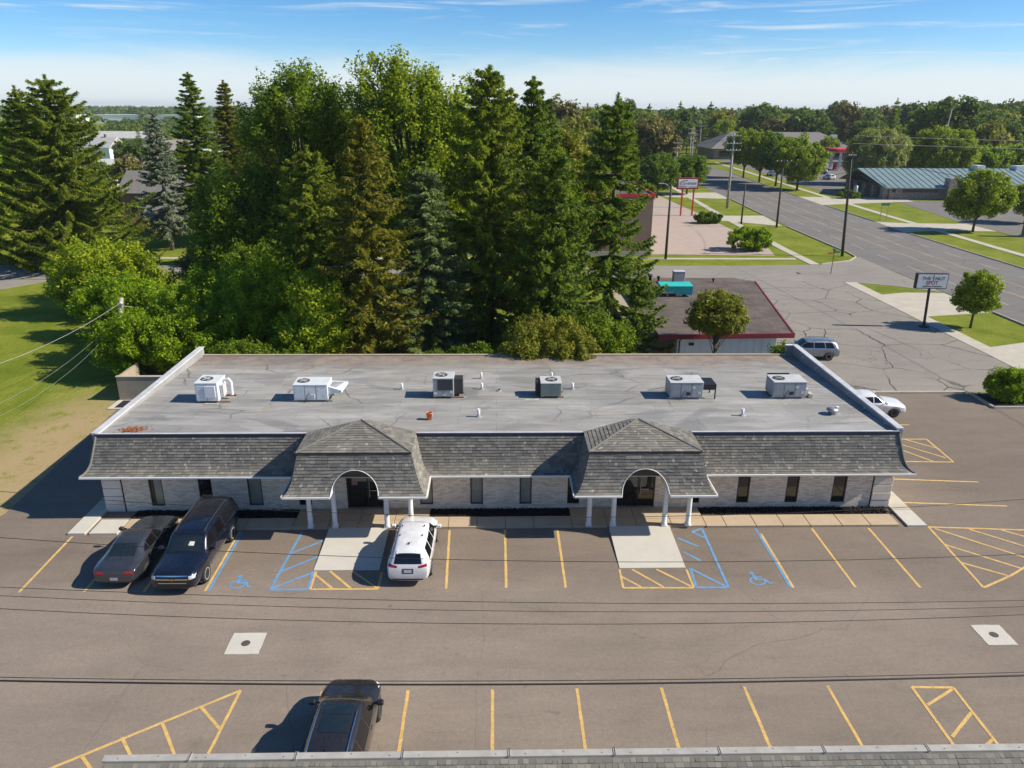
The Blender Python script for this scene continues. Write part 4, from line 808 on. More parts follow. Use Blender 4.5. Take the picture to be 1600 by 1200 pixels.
def hull_mesh(S, L, W, H, key):
    sx, sy, sz = L, W/(2*max(r[4] for r in S)), H/max(r[1] for r in S); V = []
    for (fx, zt, wt, ze, wb, zb, zs) in S:
        x = fx*sx; zm = (zb*.45+zs*.55)
        half = [(0, zs), (wb*.62*1.0, zs), (wb*.97, zs+.07), (wb*1.0, zm+.06), (wb, zb), (wt, ze), (wt*.62, zt-.012), (0, zt)]
        ring = [(y*sy, z*sz) for y, z in half]+[(-y*sy, z*sz) for y, z in half[-2:0:-1]]
        V += [(x, y, z) for y, z in ring]
    k = 14; F = []
    for i in range(len(S)-1):
        for j in range(k): F.append((i*k+j, (i+1)*k+j, (i+1)*k+(j+1) % k, i*k+(j+1) % k))
    def cap(b, flip):
        out = []
        for j in range(7):
            a, c, d, e = b+j, b+j+1, b+(k-j-1) % k, b+(k-j) % k
            f = [a, c, d, e]; f2 = []
            for q in f:
                if q not in f2: f2.append(q)
            if len(f2) > 2: out.append(tuple(f2[::-1] if flip else f2))
        return out
    F += cap(0, False)+cap((len(S)-1)*k, True)
    me = bpy.data.meshes.new('hull'); me.from_pydata(V, [], F)
    bm = bmesh.new(); bm.from_mesh(me); bmesh.ops.recalc_face_normals(bm, faces=bm.faces)
    cl = bm.edges.layers.float.new('crease_edge')
    for e in bm.edges:
        a, b = sorted(v.index for v in e.verts)
        if a % k in (4, 10) and b == a+k: e[cl] = .55
        if a % k in (5, 9) and b == a+k: e[cl] = .35
    bm.to_mesh(me); bm.free()
    o = bpy.data.objects.new('hull', me); COL.objects.link(o); md = o.modifiers.new('s', 'SUBSURF'); md.levels = 2; md.render_levels = 2
    dg = bpy.context.evaluated_depsgraph_get(); dg.update(); out = bpy.data.meshes.new_from_object(o.evaluated_get(dg)); bpy.data.objects.remove(o)
    out.polygons.foreach_set('use_smooth', [True]*len(out.polygons)); return out
class Car:
    def __init__(s, name, lab, S, L, W, H, paint_mat, loc, rz, group='parked vehicles', detail=True):
        s.L, s.W, s.H = L, W, H
        s.me = hull_mesh(S, L, W, H, name); s.t = thing(name, lab, 'car', loc, rz, group); s.me.materials.clear(); s.me.materials.append(paint_mat)
        link('body', s.me, s.t); s.bvh = BVHTree.FromPolygons([v.co[:] for v in s.me.vertices], [p.vertices[:] for p in s.me.polygons]); s.paint = paint_mat
    def patch(s, name, mat, c, ax, nu=8, nv=6, off=.006, parent=None, mirror=False, dirv=None):
        """c: four corners; ax 'y' -> (x,z) cast from the side, 'x+'/'x-' -> (y,z) from front/rear, 'z' -> (x,y) from above"""
        out = []
        for sgn in ((1, -1) if mirror else (1,)):
            mb = MB(); grid = {}
            for i in range(nu+1):
                for j in range(nv+1):
                    u, v = i/nu, j/nv
                    p = [(1-u)*(1-v)*c[0][k]+u*(1-v)*c[1][k]+u*v*c[2][k]+(1-u)*v*c[3][k] for k in (0, 1)]
                    if ax == 'y': o, d = Vector((p[0], 3*sgn, p[1])), Vector((0, -sgn, 0))
                    elif ax == 'x+': o, d = Vector((6, p[0]*sgn, p[1])), Vector((-1, 0, 0))
                    elif ax == 'x-': o, d = Vector((-6, p[0]*sgn, p[1])), Vector((1, 0, 0))
                    else: o, d = Vector((p[0], p[1]*sgn, 4)), Vector((0, 0, -1))
                    h, n, _, _ = s.bvh.ray_cast(o, d)
                    if h is not None: grid[i, j] = (len(mb.v)); mb.v.append(tuple(h+n*off))
            for i in range(nu):
                for j in range(nv):
                    q = [(i, j), (i+1, j), (i+1, j+1), (i, j+1)]
                    if all(k in grid for k in q): mb.f.append(tuple(grid[k] for k in q)); mb.mi.append(0)
            if not mb.f: continue
            bm = bmesh.new(); me = mb.mesh(name, mat, True); bm.from_mesh(me); bmesh.ops.recalc_face_normals(bm, faces=bm.faces)
            f = bm.faces[:][0]; want = {'y': Vector((0, sgn, .2)), 'x+': Vector((1, 0, .2)), 'x-': Vector((-1, 0, .2)), 'z': Vector((0, 0, 1))}[ax]
            if f.normal.dot(want) < 0: bmesh.ops.reverse_faces(bm, faces=bm.faces)
            bm.to_mesh(me); bm.free(); out.append(link(name, me, parent or s.t))
        return out
    def wheels(s, wb, r, rim='rim', x0=0.0, spokes=6, w=.24):
        key = MB(); key.lathe([(r*.62, -w/2), (r*.94, -w/2), (r, -w/2+.03), (r, w/2-.03), (r*.94, w/2), (r*.66, w/2+.0)], 28, axis='y'); tm = key.mesh('tyre', M['tyre'], True)
        k2 = MB(); k2.lathe([(r*.66, w/2-.06), (r*.66, w/2+.004), (r*.60, w/2+.004), (r*.58, w/2-.05)], 24, axis='y'); k2.lathe([(.0, w/2-.02), (.07, w/2-.01), (.08, w/2-.03)], 12, axis='y')
        for k in range(spokes):
            q = 2*math.pi*k/spokes; c, n = math.cos(q), math.sin(q); a, b = .035, .05
            k2.add([(c*.05-n*a, w/2-.012, n*.05+c*a), (c*.05+n*a, w/2-.012, n*.05-c*a), (c*r*.62+n*b, w/2-.004, n*r*.62-c*b), (c*r*.62-n*b, w/2-.004, n*r*.62+c*b), (c*.05-n*a, w/2-.06, n*.05+c*a), (c*.05+n*a, w/2-.06, n*.05-c*a), (c*r*.62+n*b, w/2-.05, n*r*.62-c*b), (c*r*.62-n*b, w/2-.05, n*r*.62+c*b)], ((0, 1, 2, 3), (0, 3, 7, 4), (1, 5, 6, 2), (3, 2, 6, 7)))
        rm = k2.mesh('rim', M[rim]); dk = MB().lathe([(r*.64, w/2-.10), (r*.64, w/2-.07)], 20, axis='y').mesh('brake_disc', M['dark'])
        for x in (wb/2+x0, -wb/2+x0):
            for sg in (1, -1):
                e = thing('wheel', None, None, (x, sg*(s.W/2-w/2+.012), r), 0 if sg > 0 else math.pi, parent=s.t)
                for nm, me in (('tyre', tm), ('rim', rm), ('brake_disc', dk)): link(nm, me, e)
                pts = [(x+(r+.075)*math.cos(q), max(r+(r+.075)*math.sin(q), .24)) for q in np.linspace(R(-30), R(210), 25)]
                # dark wheel arch, draped on the body
                mb = MB(); idx = []
                for px, pz in pts+[(x, r)]:
                    h, n, _, _ = s.bvh.ray_cast(Vector((px, 3*sg, pz)), Vector((0, -sg, 0)))
                    mb.v.append(tuple((h+n*.004) if h is not None else Vector((px, sg*(s.W/2-.06), pz)))); idx.append(len(mb.v)-1)
                mb.f = [((len(pts), i, i+1) if sg < 0 else (len(pts), i+1, i)) for i in range(len(pts)-1)]; mb.mi = [0]*len(mb.f)
                mb.build('wheel_arch', M['black'], s.t)
    def mirrors(s, x, z, mat=None):
        for sg in (1, -1):
            y = s.W/2
            MB().box(x-.10, x+.07, min(sg*(y+.02), sg*(y+.24)), max(sg*(y+.02), sg*(y+.24)), z, z+.15, bev=.03).build('wing_mirror', mat or s.paint, s.t); MB().box(x-.03, x+.03, min(sg*(y-.10), sg*(y+.03)), max(sg*(y-.10), sg*(y+.03)), z+.02, z+.07).build('mirror_arm', M['black'], s.t)
    def bars(s, x0, x1, y, mat='chrome', lift=.055, r=.016):
        for sg in (1, -1):
            pts = []
            for k in range(9):
                px = x0+(x1-x0)*k/8; h, n, _, _ = s.bvh.ray_cast(Vector((px, sg*y, 4)), Vector((0, 0, -1)))
                pts.append(h+Vector((0, 0, lift if 0 < k < 8 else .0)))
            MB().tube(pts, r, 6).build('roof_rail', M[mat], s.t, smooth=True)
    def seam(s, x, z0, z1, lean=0): s.patch('door_seam', M['black'], [(x-.006, z0), (x+.006, z0), (x+.006+lean, z1), (x-.006+lean, z1)], 'y', 1, 8, .003, mirror=True)
    def handle(s, x, z, mat=None):
        for sg in (1, -1):
            h, n, _, _ = s.bvh.ray_cast(Vector((x, 3*sg, z)), Vector((0, -sg, 0)))
            MB().box(h.x-.10, h.x+.10, h.y-.02, h.y+.02, h.z-.018, h.z+.018, bev=.008).build('door_handle', mat or s.paint, s.t)
def suv_common(c, wb, r, rim, x0=0.0, spokes=6):
    L, W, H = c.L, c.W, c.H; c.wheels(wb, r, rim, x0, spokes)
P_black = paint('car_paint_black', (.020, .020, .024), .2, .22, 1.0); P_navy = paint('car_paint_dark_navy', (.009, .012, .024), .3, .2, 1.0); P_grey = paint('car_paint_dark_grey', (.060, .064, .074), .5, .28, 1.0)
P_white = paint('car_paint_white', (.70, .70, .71), .0, .3, .8); P_silver = paint('car_paint_silver_blue', (.30, .33, .35), .6, .3, .8); P_brown = paint('car_paint_black_brown', (.040, .036, .036), .5, .25, 1.0)
# dark grey sedan, tail towards the camera
c = Car('sedan', 'dark grey sedan parked nose-in by the left end of the wall', SED, 5.05, 1.90, 1.48, P_grey, (-16.35, 29.95, 0), R(90.5))
c.patch('windshield', M['car_glass'], [(.86, -.60), (.86, .60), (.30, .50), (.30, -.50)], 'z', 8, 8); c.patch('rear_window', M['car_glass'], [(-1.0, -.50), (-1.0, .50), (-1.66, .57), (-1.66, -.57)], 'z', 8, 8)
c.patch('side_window', M['window_tint'], [(.62, .99), (.0, 1.0), (.0, 1.34), (.28, 1.32)], 'y', 6, 4, mirror=True); c.patch('side_window', M['window_tint'], [(-.06, 1.0), (-.80, 1.03), (-.72, 1.31), (-.06, 1.34)], 'y', 6, 4, mirror=True); c.patch('quarter_window', M['window_tint'], [(-.85, 1.03), (-1.22, 1.06), (-1.02, 1.19), (-.79, 1.28)], 'y', 4, 3, mirror=True)
c.patch('tail_light', M['tail'], [(.44, .75), (.80, .75), (.80, .88), (.44, .87)], 'x-', 6, 3, .010, mirror=True); c.patch('tail_panel', M['trim'], [(-.44, .755), (.44, .755), (.44, .87), (-.44, .87)], 'x-', 10, 2, .008)
c.patch('licence_plate', M['plate'], [(-.17, .48), (.17, .48), (.17, .62), (-.17, .62)], 'x-', 4, 3, .014); c.patch('bumper_valance', M['black'], [(-.62, .30), (.62, .30), (.66, .40), (-.66, .40)], 'x-', 8, 2, .006)
c.wheels(3.05, .345, 'rim_dark', .03, 5); c.mirrors(.78, .98); c.seam(.72, .36, .96); c.seam(-.04, .32, .98); c.seam(-.92, .5, .98, -.1); c.handle(.12, .90); c.handle(-.78, .92)
c.patch('headlight', M['headlamp'], [(.40, .58), (.76, .60), (.74, .70), (.40, .70)], 'x+', 5, 3, .008, mirror=True); c.patch('trunk_seam', M['black'], [(-1.86, -.6), (-1.86, .6), (-1.875, .6), (-1.875, -.6)], 'z', 8, 1, .003)
MB().add([(-1.02, -.02, 1.43), (-1.02, .02, 1.43), (-1.16, 0, 1.44), (-1.14, 0, 1.50)], ((0, 1, 3), (1, 2, 3), (2, 0, 3))).build('antenna_fin', P_grey, c.t)
# long dark navy SUV, nose towards the camera
c = Car('suv', 'long dark navy SUV with chrome grille, backed in beside the sedan', BIG, 5.68, 2.04, 1.88, P_navy, (-13.62, 29.78, 0), R(-90.5))
c.patch('windshield', M['car_glass'], [(1.32, -.72), (1.32, .72), (.78, .64), (.78, -.64)], 'z', 8, 8); c.patch('rear_window', M['window_tint'], [(-.66, 1.22), (.66, 1.22), (.60, 1.66), (-.60, 1.66)], 'x-', 8, 5)
for a, b, cc, d in ((1.08, .22, .26, .66), (.14, -.86, -.82, .16), (-.98, -2.42, -2.24, -.94)): c.patch('side_window', M['window_tint'], [(a, 1.22), (b, 1.22), (cc, 1.68), (d, 1.68)], 'y', 7, 4, mirror=True)
c.patch('window_trim', M['chrome'], [(1.10, 1.185), (-2.45, 1.185), (-2.45, 1.212), (1.10, 1.212)], 'y', 20, 1, .008, mirror=True); c.patch('window_trim', M['chrome'], [(-.90, 1.19), (-.945, 1.19), (-.915, 1.70), (-.87, 1.70)], 'y', 1, 5, .008, mirror=True)
c.patch('grille', M['black'], [(-.62, .66), (.62, .66), (.66, .98), (-.66, .98)], 'x+', 12, 5, .010); c.patch('grille_bar', M['chrome'], [(-.66, .94), (.66, .94), (.66, .985), (-.66, .985)], 'x+', 14, 1, .022); c.patch('grille_bar', M['chrome'], [(-.66, .79), (.66, .79), (.66, .845), (-.66, .845)], 'x+', 14, 1, .022); c.patch('grille_bar', M['chrome'], [(-.58, .64), (.58, .64), (.60, .68), (-.60, .68)], 'x+', 14, 1, .022)
c.patch('emblem', M['gold'], [(-.11, .79), (.11, .79), (.11, .84), (-.11, .84)], 'x+', 4, 1, .034); c.patch('emblem', M['gold'], [(-.045, .77), (.045, .77), (.045, .86), (-.045, .86)], 'x+', 2, 1, .036)
c.patch('headlight', M['headlamp'], [(.69, .80), (.92, .84), (.92, .95), (.69, .965)], 'x+', 6, 4, .012, mirror=True); c.patch('bumper_intake', M['black'], [(-.7, .42), (.7, .42), (.7, .54), (-.7, .54)], 'x+', 10, 2, .008); c.patch('tail_light', M['tail'], [(.76, .95), (.93, .95), (.90, 1.45), (.76, 1.45)], 'x-', 3, 6, .008, mirror=True)
c.wheels(3.30, .40, 'rim', .10, 6, .27); c.mirrors(1.02, 1.16); c.bars(.55, -2.25, .64, 'trim'); c.seam(1.12, .5, 1.18); c.seam(.18, .42, 1.2); c.seam(-.92, .42, 1.2); c.handle(.32, 1.08, M['chrome']); c.handle(-.78, 1.08, M['chrome']); c.patch('rocker_trim', M['chrome'], [(1.15, .42), (-1.05, .42), (-1.05, .455), (1.15, .455)], 'y', 10, 1, .01, mirror=True)
c.patch('dashboard_paper', M['label'], [(1.12, .10), (1.12, .34), (.98, .36), (.98, .14)], 'z', 3, 3, .010)
for k in range(-4, 5): c.patch('roof_rib', P_navy, [(.45, k*.13-.02), (.45, k*.13+.02), (-2.2, k*.13+.02), (-2.2, k*.13-.02)], 'z', 10, 1, .012)
# white crossover, tail towards the camera
c = Car('crossover', 'white crossover parked nose-in next to the left concrete ramp', SUV, 4.65, 1.86, 1.66, P_white, (-3.78, 29.75, 0), R(89.0))
def crossover_parts(c, rim='rim'):
    c.patch('windshield', M['car_glass'], [(1.18, -.64), (1.18, .64), (.56, .56), (.56, -.56)], 'z', 8, 8); c.patch('rear_window', M['window_tint'], [(-.60, 1.10), (.60, 1.10), (.52, 1.50), (-.52, 1.50)], 'x-', 8, 6)
    for a, b, cc, d in ((1.0, .0, .0, .64), (-.07, -.94, -.86, -.07), (-1.02, -1.72, -1.52, -.94)): c.patch('side_window', M['window_tint'], [(a, 1.06), (b, 1.07), (cc, 1.48), (d, 1.48)], 'y', 7, 4, mirror=True)
    c.patch('tail_light', M['tail'], [(.46, .95), (.88, 1.00), (.88, 1.12), (.46, 1.03)], 'x-', 6, 3, .010, mirror=True); c.patch('licence_plate', M['plate'], [(-.17, .74), (.17, .74), (.17, .88), (-.17, .88)], 'x-', 4, 3, .016); c.patch('plate_recess', M['trim'], [(-.24, .70), (.24, .70), (.24, .92), (-.24, .92)], 'x-', 4, 3, .008)
    c.patch('rear_valance', M['trim'], [(-.78, .34), (.78, .34), (.80, .46), (-.80, .46)], 'x-', 10, 2, .008); c.patch('headlight', M['headlamp'], [(.46, .72), (.86, .78), (.84, .88), (.46, .84)], 'x+', 5, 3, .010, mirror=True); c.patch('grille', M['black'], [(-.42, .52), (.42, .52), (.44, .80), (-.44, .80)], 'x+', 6, 4, .008)
    c.wheels(2.72, .36, rim, .05, 5); c.mirrors(.98, 1.02); c.seam(1.02, .4, 1.03); c.seam(-.03, .36, 1.05); c.seam(-.98, .5, 1.05); c.handle(.12, .93); c.handle(-.84, .95)
    c.patch('sill_trim', M['trim'], [(1.0, .26), (-1.0, .26), (-1.0, .36), (1.0, .36)], 'y', 8, 1, .006, mirror=True)
    MB().add([(-1.30, -.03, 1.645), (-1.30, .03, 1.645), (-1.50, 0, 1.63), (-1.47, 0, 1.73)], ((0, 1, 3), (1, 2, 3), (2, 0, 3))).build('antenna_fin', M['black'], c.t)
    for x in (.05, -.75):
        for sg in (1, -1): MB().box(x-.04, x+.04, sg*.50-.025, sg*.50+.025, 1.64, 1.672).build('rail_mount', M['black'], c.t)
    c.patch('spoiler_edge', c.paint, [(-1.78, -.5), (-1.78, .5), (-1.95, .52), (-1.95, -.52)], 'z', 8, 2, .02)
    for k in (-.30, -.1, .1, .3): c.patch('roof_rib', c.paint, [(.15, k-.012), (.15, k+.012), (-1.35, k+.012), (-1.35, k-.012)], 'z', 8, 1, .01)
crossover_parts(c)
# black SUV below, nose away from the camera
c = Car('suv', 'black SUV with glass sunroof parked alone in the lower parking row', SUV, 4.90, 1.98, 1.76, P_brown, (-4.98, 18.55, 0), R(88.6)); k = 4.90/4.65; w = 1.98/1.86; h = 1.76/1.66
c.patch('windshield', M['car_glass'], [(1.24, -.70), (1.24, .70), (.60, .60), (.60, -.60)], 'z', 8, 8); c.patch('rear_window', M['window_tint'], [(-.62, 1.16), (.62, 1.16), (.54, 1.58), (-.54, 1.58)], 'x-', 8, 6)
for a, b, cc, d in ((1.05, .0, .0, .67), (-.07, -1.0, -.92, -.07), (-1.08, -1.8, -1.6, -1.0)): c.patch('side_window', M['window_tint'], [(a, 1.12), (b, 1.13), (cc, 1.57), (d, 1.57)], 'y', 7, 4, mirror=True)
c.patch('sunroof', M['car_glass'], [(.36, -.45), (.36, .45), (-.10, .45), (-.10, -.45)], 'z', 8, 5, .010); c.patch('sunroof', M['car_glass'], [(-.13, -.45), (-.13, .45), (-.85, .45), (-.85, -.45)], 'z', 8, 6, .010)
c.bars(.25, -1.75, .60, 'chrome', .05, .02); c.wheels(2.9, .38, 'rim_dark', .06, 5); c.mirrors(1.03, 1.08, M['black']); c.seam(1.08, .42, 1.08); c.seam(-.03, .38, 1.1); c.handle(.12, .99); c.handle(-.9, 1.0)
c.patch('window_trim', M['chrome'], [(.88, 1.085), (-1.82, 1.095), (-1.82, 1.115), (.88, 1.105)], 'y', 14, 1, .008, mirror=True)
c.patch('headlight', M['headlamp'], [(.46, .78), (.92, .84), (.90, .94), (.48, .9)], 'x+', 5, 3, .010, mirror=True); c.patch('grille', M['black'], [(-.44, .56), (.44, .56), (.46, .86), (-.46, .86)], 'x+', 6, 4, .008); c.patch('wiper_cowl', M['black'], [(1.31, -.62), (1.31, .62), (1.26, .64), (1.26, -.64)], 'z', 8, 1, .012)
for k in (-.34, -.17, 0, .17, .34): c.patch('roof_rib', P_brown, [(-1.0, k-.012), (-1.0, k+.012), (-1.72, k+.012), (-1.72, k-.012)], 'z', 6, 1, .012)
MB().add([(-1.45, -.03, 1.745), (-1.45, .03, 1.745), (-1.65, 0, 1.73), (-1.62, 0, 1.83)], ((0, 1, 3), (1, 2, 3), (2, 0, 3))).build('antenna_fin', M['black'], c.t)
# silver SUV behind the right parapet (nose to the left) and the white one beside the building (nose to the right)
c = Car('suv', 'silver-blue SUV parked behind the building beside the brown gravel roof', SUV, 4.45, 1.80, 1.66, P_silver, (26.2, 59.2, 0), R(176)); crossover_parts(c); c.bars(.15, -1.6, .52, 'trim'); 
for e in list(c.t.children):
    if e.name.startswith(('rail_mount', 'antenna_fin')): bpy.data.objects.remove(e)
c = Car('sedan', 'white car parked nose-out behind the right parapet', SED, 4.55, 1.84, 1.52, P_white, (25.45, 47.1, 0), R(-3))
c.patch('windshield', M['car_glass'], [(.78, -.60), (.78, .60), (.26, .52), (.26, -.52)], 'z', 8, 8); c.patch('rear_window', M['car_glass'], [(-.92, -.5), (-.92, .5), (-1.48, .56), (-1.48, -.56)], 'z', 8, 8)
c.patch('side_window', M['window_tint'], [(.58, 1.01), (.0, 1.02), (.0, 1.37), (.24, 1.35)], 'y', 6, 4, mirror=True); c.patch('side_window', M['window_tint'], [(-.06, 1.02), (-.74, 1.05), (-.66, 1.34), (-.06, 1.37)], 'y', 6, 4, mirror=True)
c.patch('headlight', M['headlamp'], [(.40, .60), (.78, .62), (.76, .74), (.40, .72)], 'x+', 5, 3, .010, mirror=True); c.patch('grille', M['black'], [(-.36, .46), (.36, .46), (.38, .66), (-.38, .66)], 'x+', 6, 4, .008); c.patch('tail_light', M['tail'], [(.44, .76), (.78, .76), (.78, .9), (.44, .9)], 'x-', 5, 3, .01, mirror=True)
c.wheels(2.75, .345, 'rim_dark', .03, 5); c.mirrors(.70, 1.0); c.seam(.66, .36, .98); c.seam(-.04, .32, 1.0); c.handle(.12, .92); c.handle(-.72, .94)
# ================================================================== trees
M['leaf_spruce'] = leaf_mat('spruce_needles_olive', (0.100, 0.145, 0.020), (0.215, 0.275, 0.038), (0.370, 0.410, 0.060), 0.50)
M['leaf_spruce_dark'] = leaf_mat('spruce_needles_dark', (0.075, 0.132, 0.020), (0.165, 0.245, 0.038), (0.300, 0.375, 0.056), 0.50)
M['leaf_spruce_brown'] = leaf_mat('spruce_needles_bronze', (0.110, 0.125, 0.020), (0.215, 0.220, 0.035), (0.360, 0.325, 0.052), 0.50)
M['leaf_blue'] = leaf_mat('blue_spruce_needles', (0.120, 0.155, 0.125), (0.250, 0.295, 0.230), (0.420, 0.460, 0.380), 0.30)
M['leaf_bluegreen'] = leaf_mat('blue_green_needles', (0.095, 0.150, 0.062), (0.200, 0.275, 0.115), (0.350, 0.410, 0.190), 0.45)
M['leaf_maple'] = leaf_mat('maple_leaves', (0.115, 0.165, 0.012), (0.235, 0.315, 0.022), (0.400, 0.460, 0.040), 0.42)
M['leaf_maple_dark'] = leaf_mat('dark_maple_leaves', (0.075, 0.135, 0.012), (0.165, 0.250, 0.022), (0.290, 0.370, 0.034), 0.48)
M['leaf_bright'] = leaf_mat('bright_shrub_leaves', (0.105, 0.185, 0.010), (0.225, 0.345, 0.018), (0.380, 0.490, 0.032), 0.44)
M['leaf_yellow'] = leaf_mat('yellow_green_leaves', (0.165, 0.235, 0.012), (0.310, 0.395, 0.022), (0.450, 0.500, 0.045), 0.44)
M['leaf_mid'] = leaf_mat('mid_green_leaves', (0.060, 0.120, 0.012), (0.130, 0.215, 0.022), (0.220, 0.310, 0.036), 0.40)
M['leaf_pale'] = leaf_mat('pale_willow_leaves', (0.192, 0.232, 0.064), (0.288, 0.320, 0.104), (0.384, 0.400, 0.152), .35)
M['leaf_olive'] = leaf_mat('olive_leaves', (0.125, 0.145, 0.018), (0.225, 0.235, 0.032), (0.330, 0.320, 0.055), 0.40)
M['leaf_far'] = leaf_mat('far_wood_leaves', (0.055, 0.098, 0.018), (0.105, 0.160, 0.030), (0.175, 0.235, 0.045), 0.35)
M['leaf_red'] = leaf_mat('bronze_green_leaves', (0.096, 0.080, 0.035), (0.176, 0.160, 0.056), (0.304, 0.272, 0.096), .3)
M['leaf_gold'] = leaf_mat('golden_leaves', (.30, .21, .02), (.42, .30, .03), (.50, .38, .05), .3)
def unit(a): return a/np.maximum(np.linalg.norm(a, axis=-1, keepdims=True), 1e-9)
def leaf_quads(C, D, Nn, ln, wd):
    """diamond leaves at C along D with normal near Nn"""
    D = unit(D); S = unit(np.cross(D, Nn)); ln = np.asarray(ln).reshape(-1, 1); wd = np.asarray(wd).reshape(-1, 1); up_ = unit(np.cross(S, D))*wd*.25
    return np.stack([C-D*ln*.55+S*wd*.55, C-D*ln*.35-S*wd*.6+up_, C+D*ln*.65], 1).reshape(-1, 3)
def trunk_mesh(mb, h, r, rng, lean=(0, 0), n=8, top=.12, z0=-.1):
    pts = []; w = rng.normal(0, .03*h**.5, (7, 2))
    for k in range(7):
        u = k/6; pts.append((lean[0]*u*u*h+w[k, 0]*u, lean[1]*u*u*h+w[k, 1]*u, z0+(h-z0)*u))
    mb.tube(pts, [r*(1-u*(1-top))*(1.35 if u == 0 else 1) for u in np.linspace(0, 1, 7)], n); return pts
def spruce_geo(h, rad, z0, seed, droop=.35, step=.42, dens=1.0, ll=.42, gap=0.0, side=None, power=.85, tops=1, tip=.25, hang=.5):
    rng = np.random.default_rng(seed); tb = MB(); trunk_mesh(tb, h*.97, max(.12, h*.014), rng); V = []
    zs = np.arange(z0, h-.3, step); gaps = rng.uniform(0, 1, len(zs))
    apex = [(0, 0, h)]+[(rng.uniform(-.9, .9), rng.uniform(-.5, .5), h-rng.uniform(.2, 1.2)) for _ in range(tops-1)]
    for zi, z in enumerate(zs):
        u = (z-z0)/(h-z0); env = rad*(1-u)**power*(1.0 if u > .12 else .72+2.3*u)+.28
        if gaps[zi] < gap: continue
        nb = int(rng.integers(5, 8)) if step < .5 else int(rng.integers(6, 9)); a0 = rng.uniform(0, 6.28)
        for b in range(nb):
            az = a0+b*6.283/nb+rng.normal(0, .22); L = env*rng.uniform(.62, 1.12)*(1.18 if rng.random() < .12 else 1)
            if side is not None: L *= 1+side[0]*math.cos(az-side[1])
            zb = z+rng.uniform(-.2, .2); dr = droop*(1-u*1.25)*rng.uniform(.7, 1.3); ns = max(4, int(L/.17)); s = (np.arange(ns)+rng.uniform(.2, .8, ns))/ns
            r_ = s*L; zz = zb-dr*L*s*(1.25-.75*s*s)+tip*L*np.maximum(s-.55, 0)**1.5*1.6
            ca, sa = math.cos(az), math.sin(az); bx = np.stack([r_*ca, r_*sa, zz], 1)
            if L > 1.3 and b % 2 == 0: tb.tube([(0, 0, zb), (.5*L*ca, .5*L*sa, float(np.interp(.5*L, r_, zz))), (.92*L*ca, .92*L*sa, float(np.interp(.92*L, r_, zz)))], [.035, .022, .008], 4, cap=False)
            m_ = max(1, int(12.5*dens)); k = ns*m_
            base = np.repeat(bx, m_, 0); ss = np.repeat(s, m_); sgn = rng.choice([-1, 1], k); lat = rng.uniform(0, 1, k)**.9*(.14+.36*np.sin(np.clip(ss*1.05, 0, 1)*math.pi)**.8*min(L, 3.0)*.34)
            ang = az+sgn*rng.uniform(.55, 1.1, k); C = base+np.stack([np.cos(ang)*lat, np.sin(ang)*lat, -lat*hang*rng.uniform(.2, 1.3, k)-rng.uniform(0, .10, k)], 1)
            D = np.stack([np.cos(ang), np.sin(ang), -rng.uniform(-.2, 1.0, k)*hang*1.5+.15], 1); Nn = rng.normal(0, .75, (k, 3))+np.array([ca*.55, sa*.55, .55])
            V.append(leaf_quads(C, D, Nn, rng.uniform(.6, 1.25, k)*ll*.74, rng.uniform(.5, .9, k)*ll*.36))
    for ax, ay, az_ in apex:
        k = 150; t = rng.uniform(0, 1, k); ph = rng.uniform(0, 6.28, k); rr_ = (.08+.42*t)*rng.uniform(.3, 1, k); C = np.stack([ax*(1-t*.2)+np.cos(ph)*rr_, ay*(1-t*.2)+np.sin(ph)*rr_, az_-t*1.6+.15], 1)
        V.append(leaf_quads(C, np.stack([np.cos(ph), np.sin(ph), rng.uniform(.1, .9, k)], 1), rng.normal(size=(k, 3)), .32, .12))
        if (ax, ay) != (0, 0): tb.tube([(0, 0, az_-3), (ax, ay, az_)], [.05, .02], 4)
    return tb, np.concatenate(V)
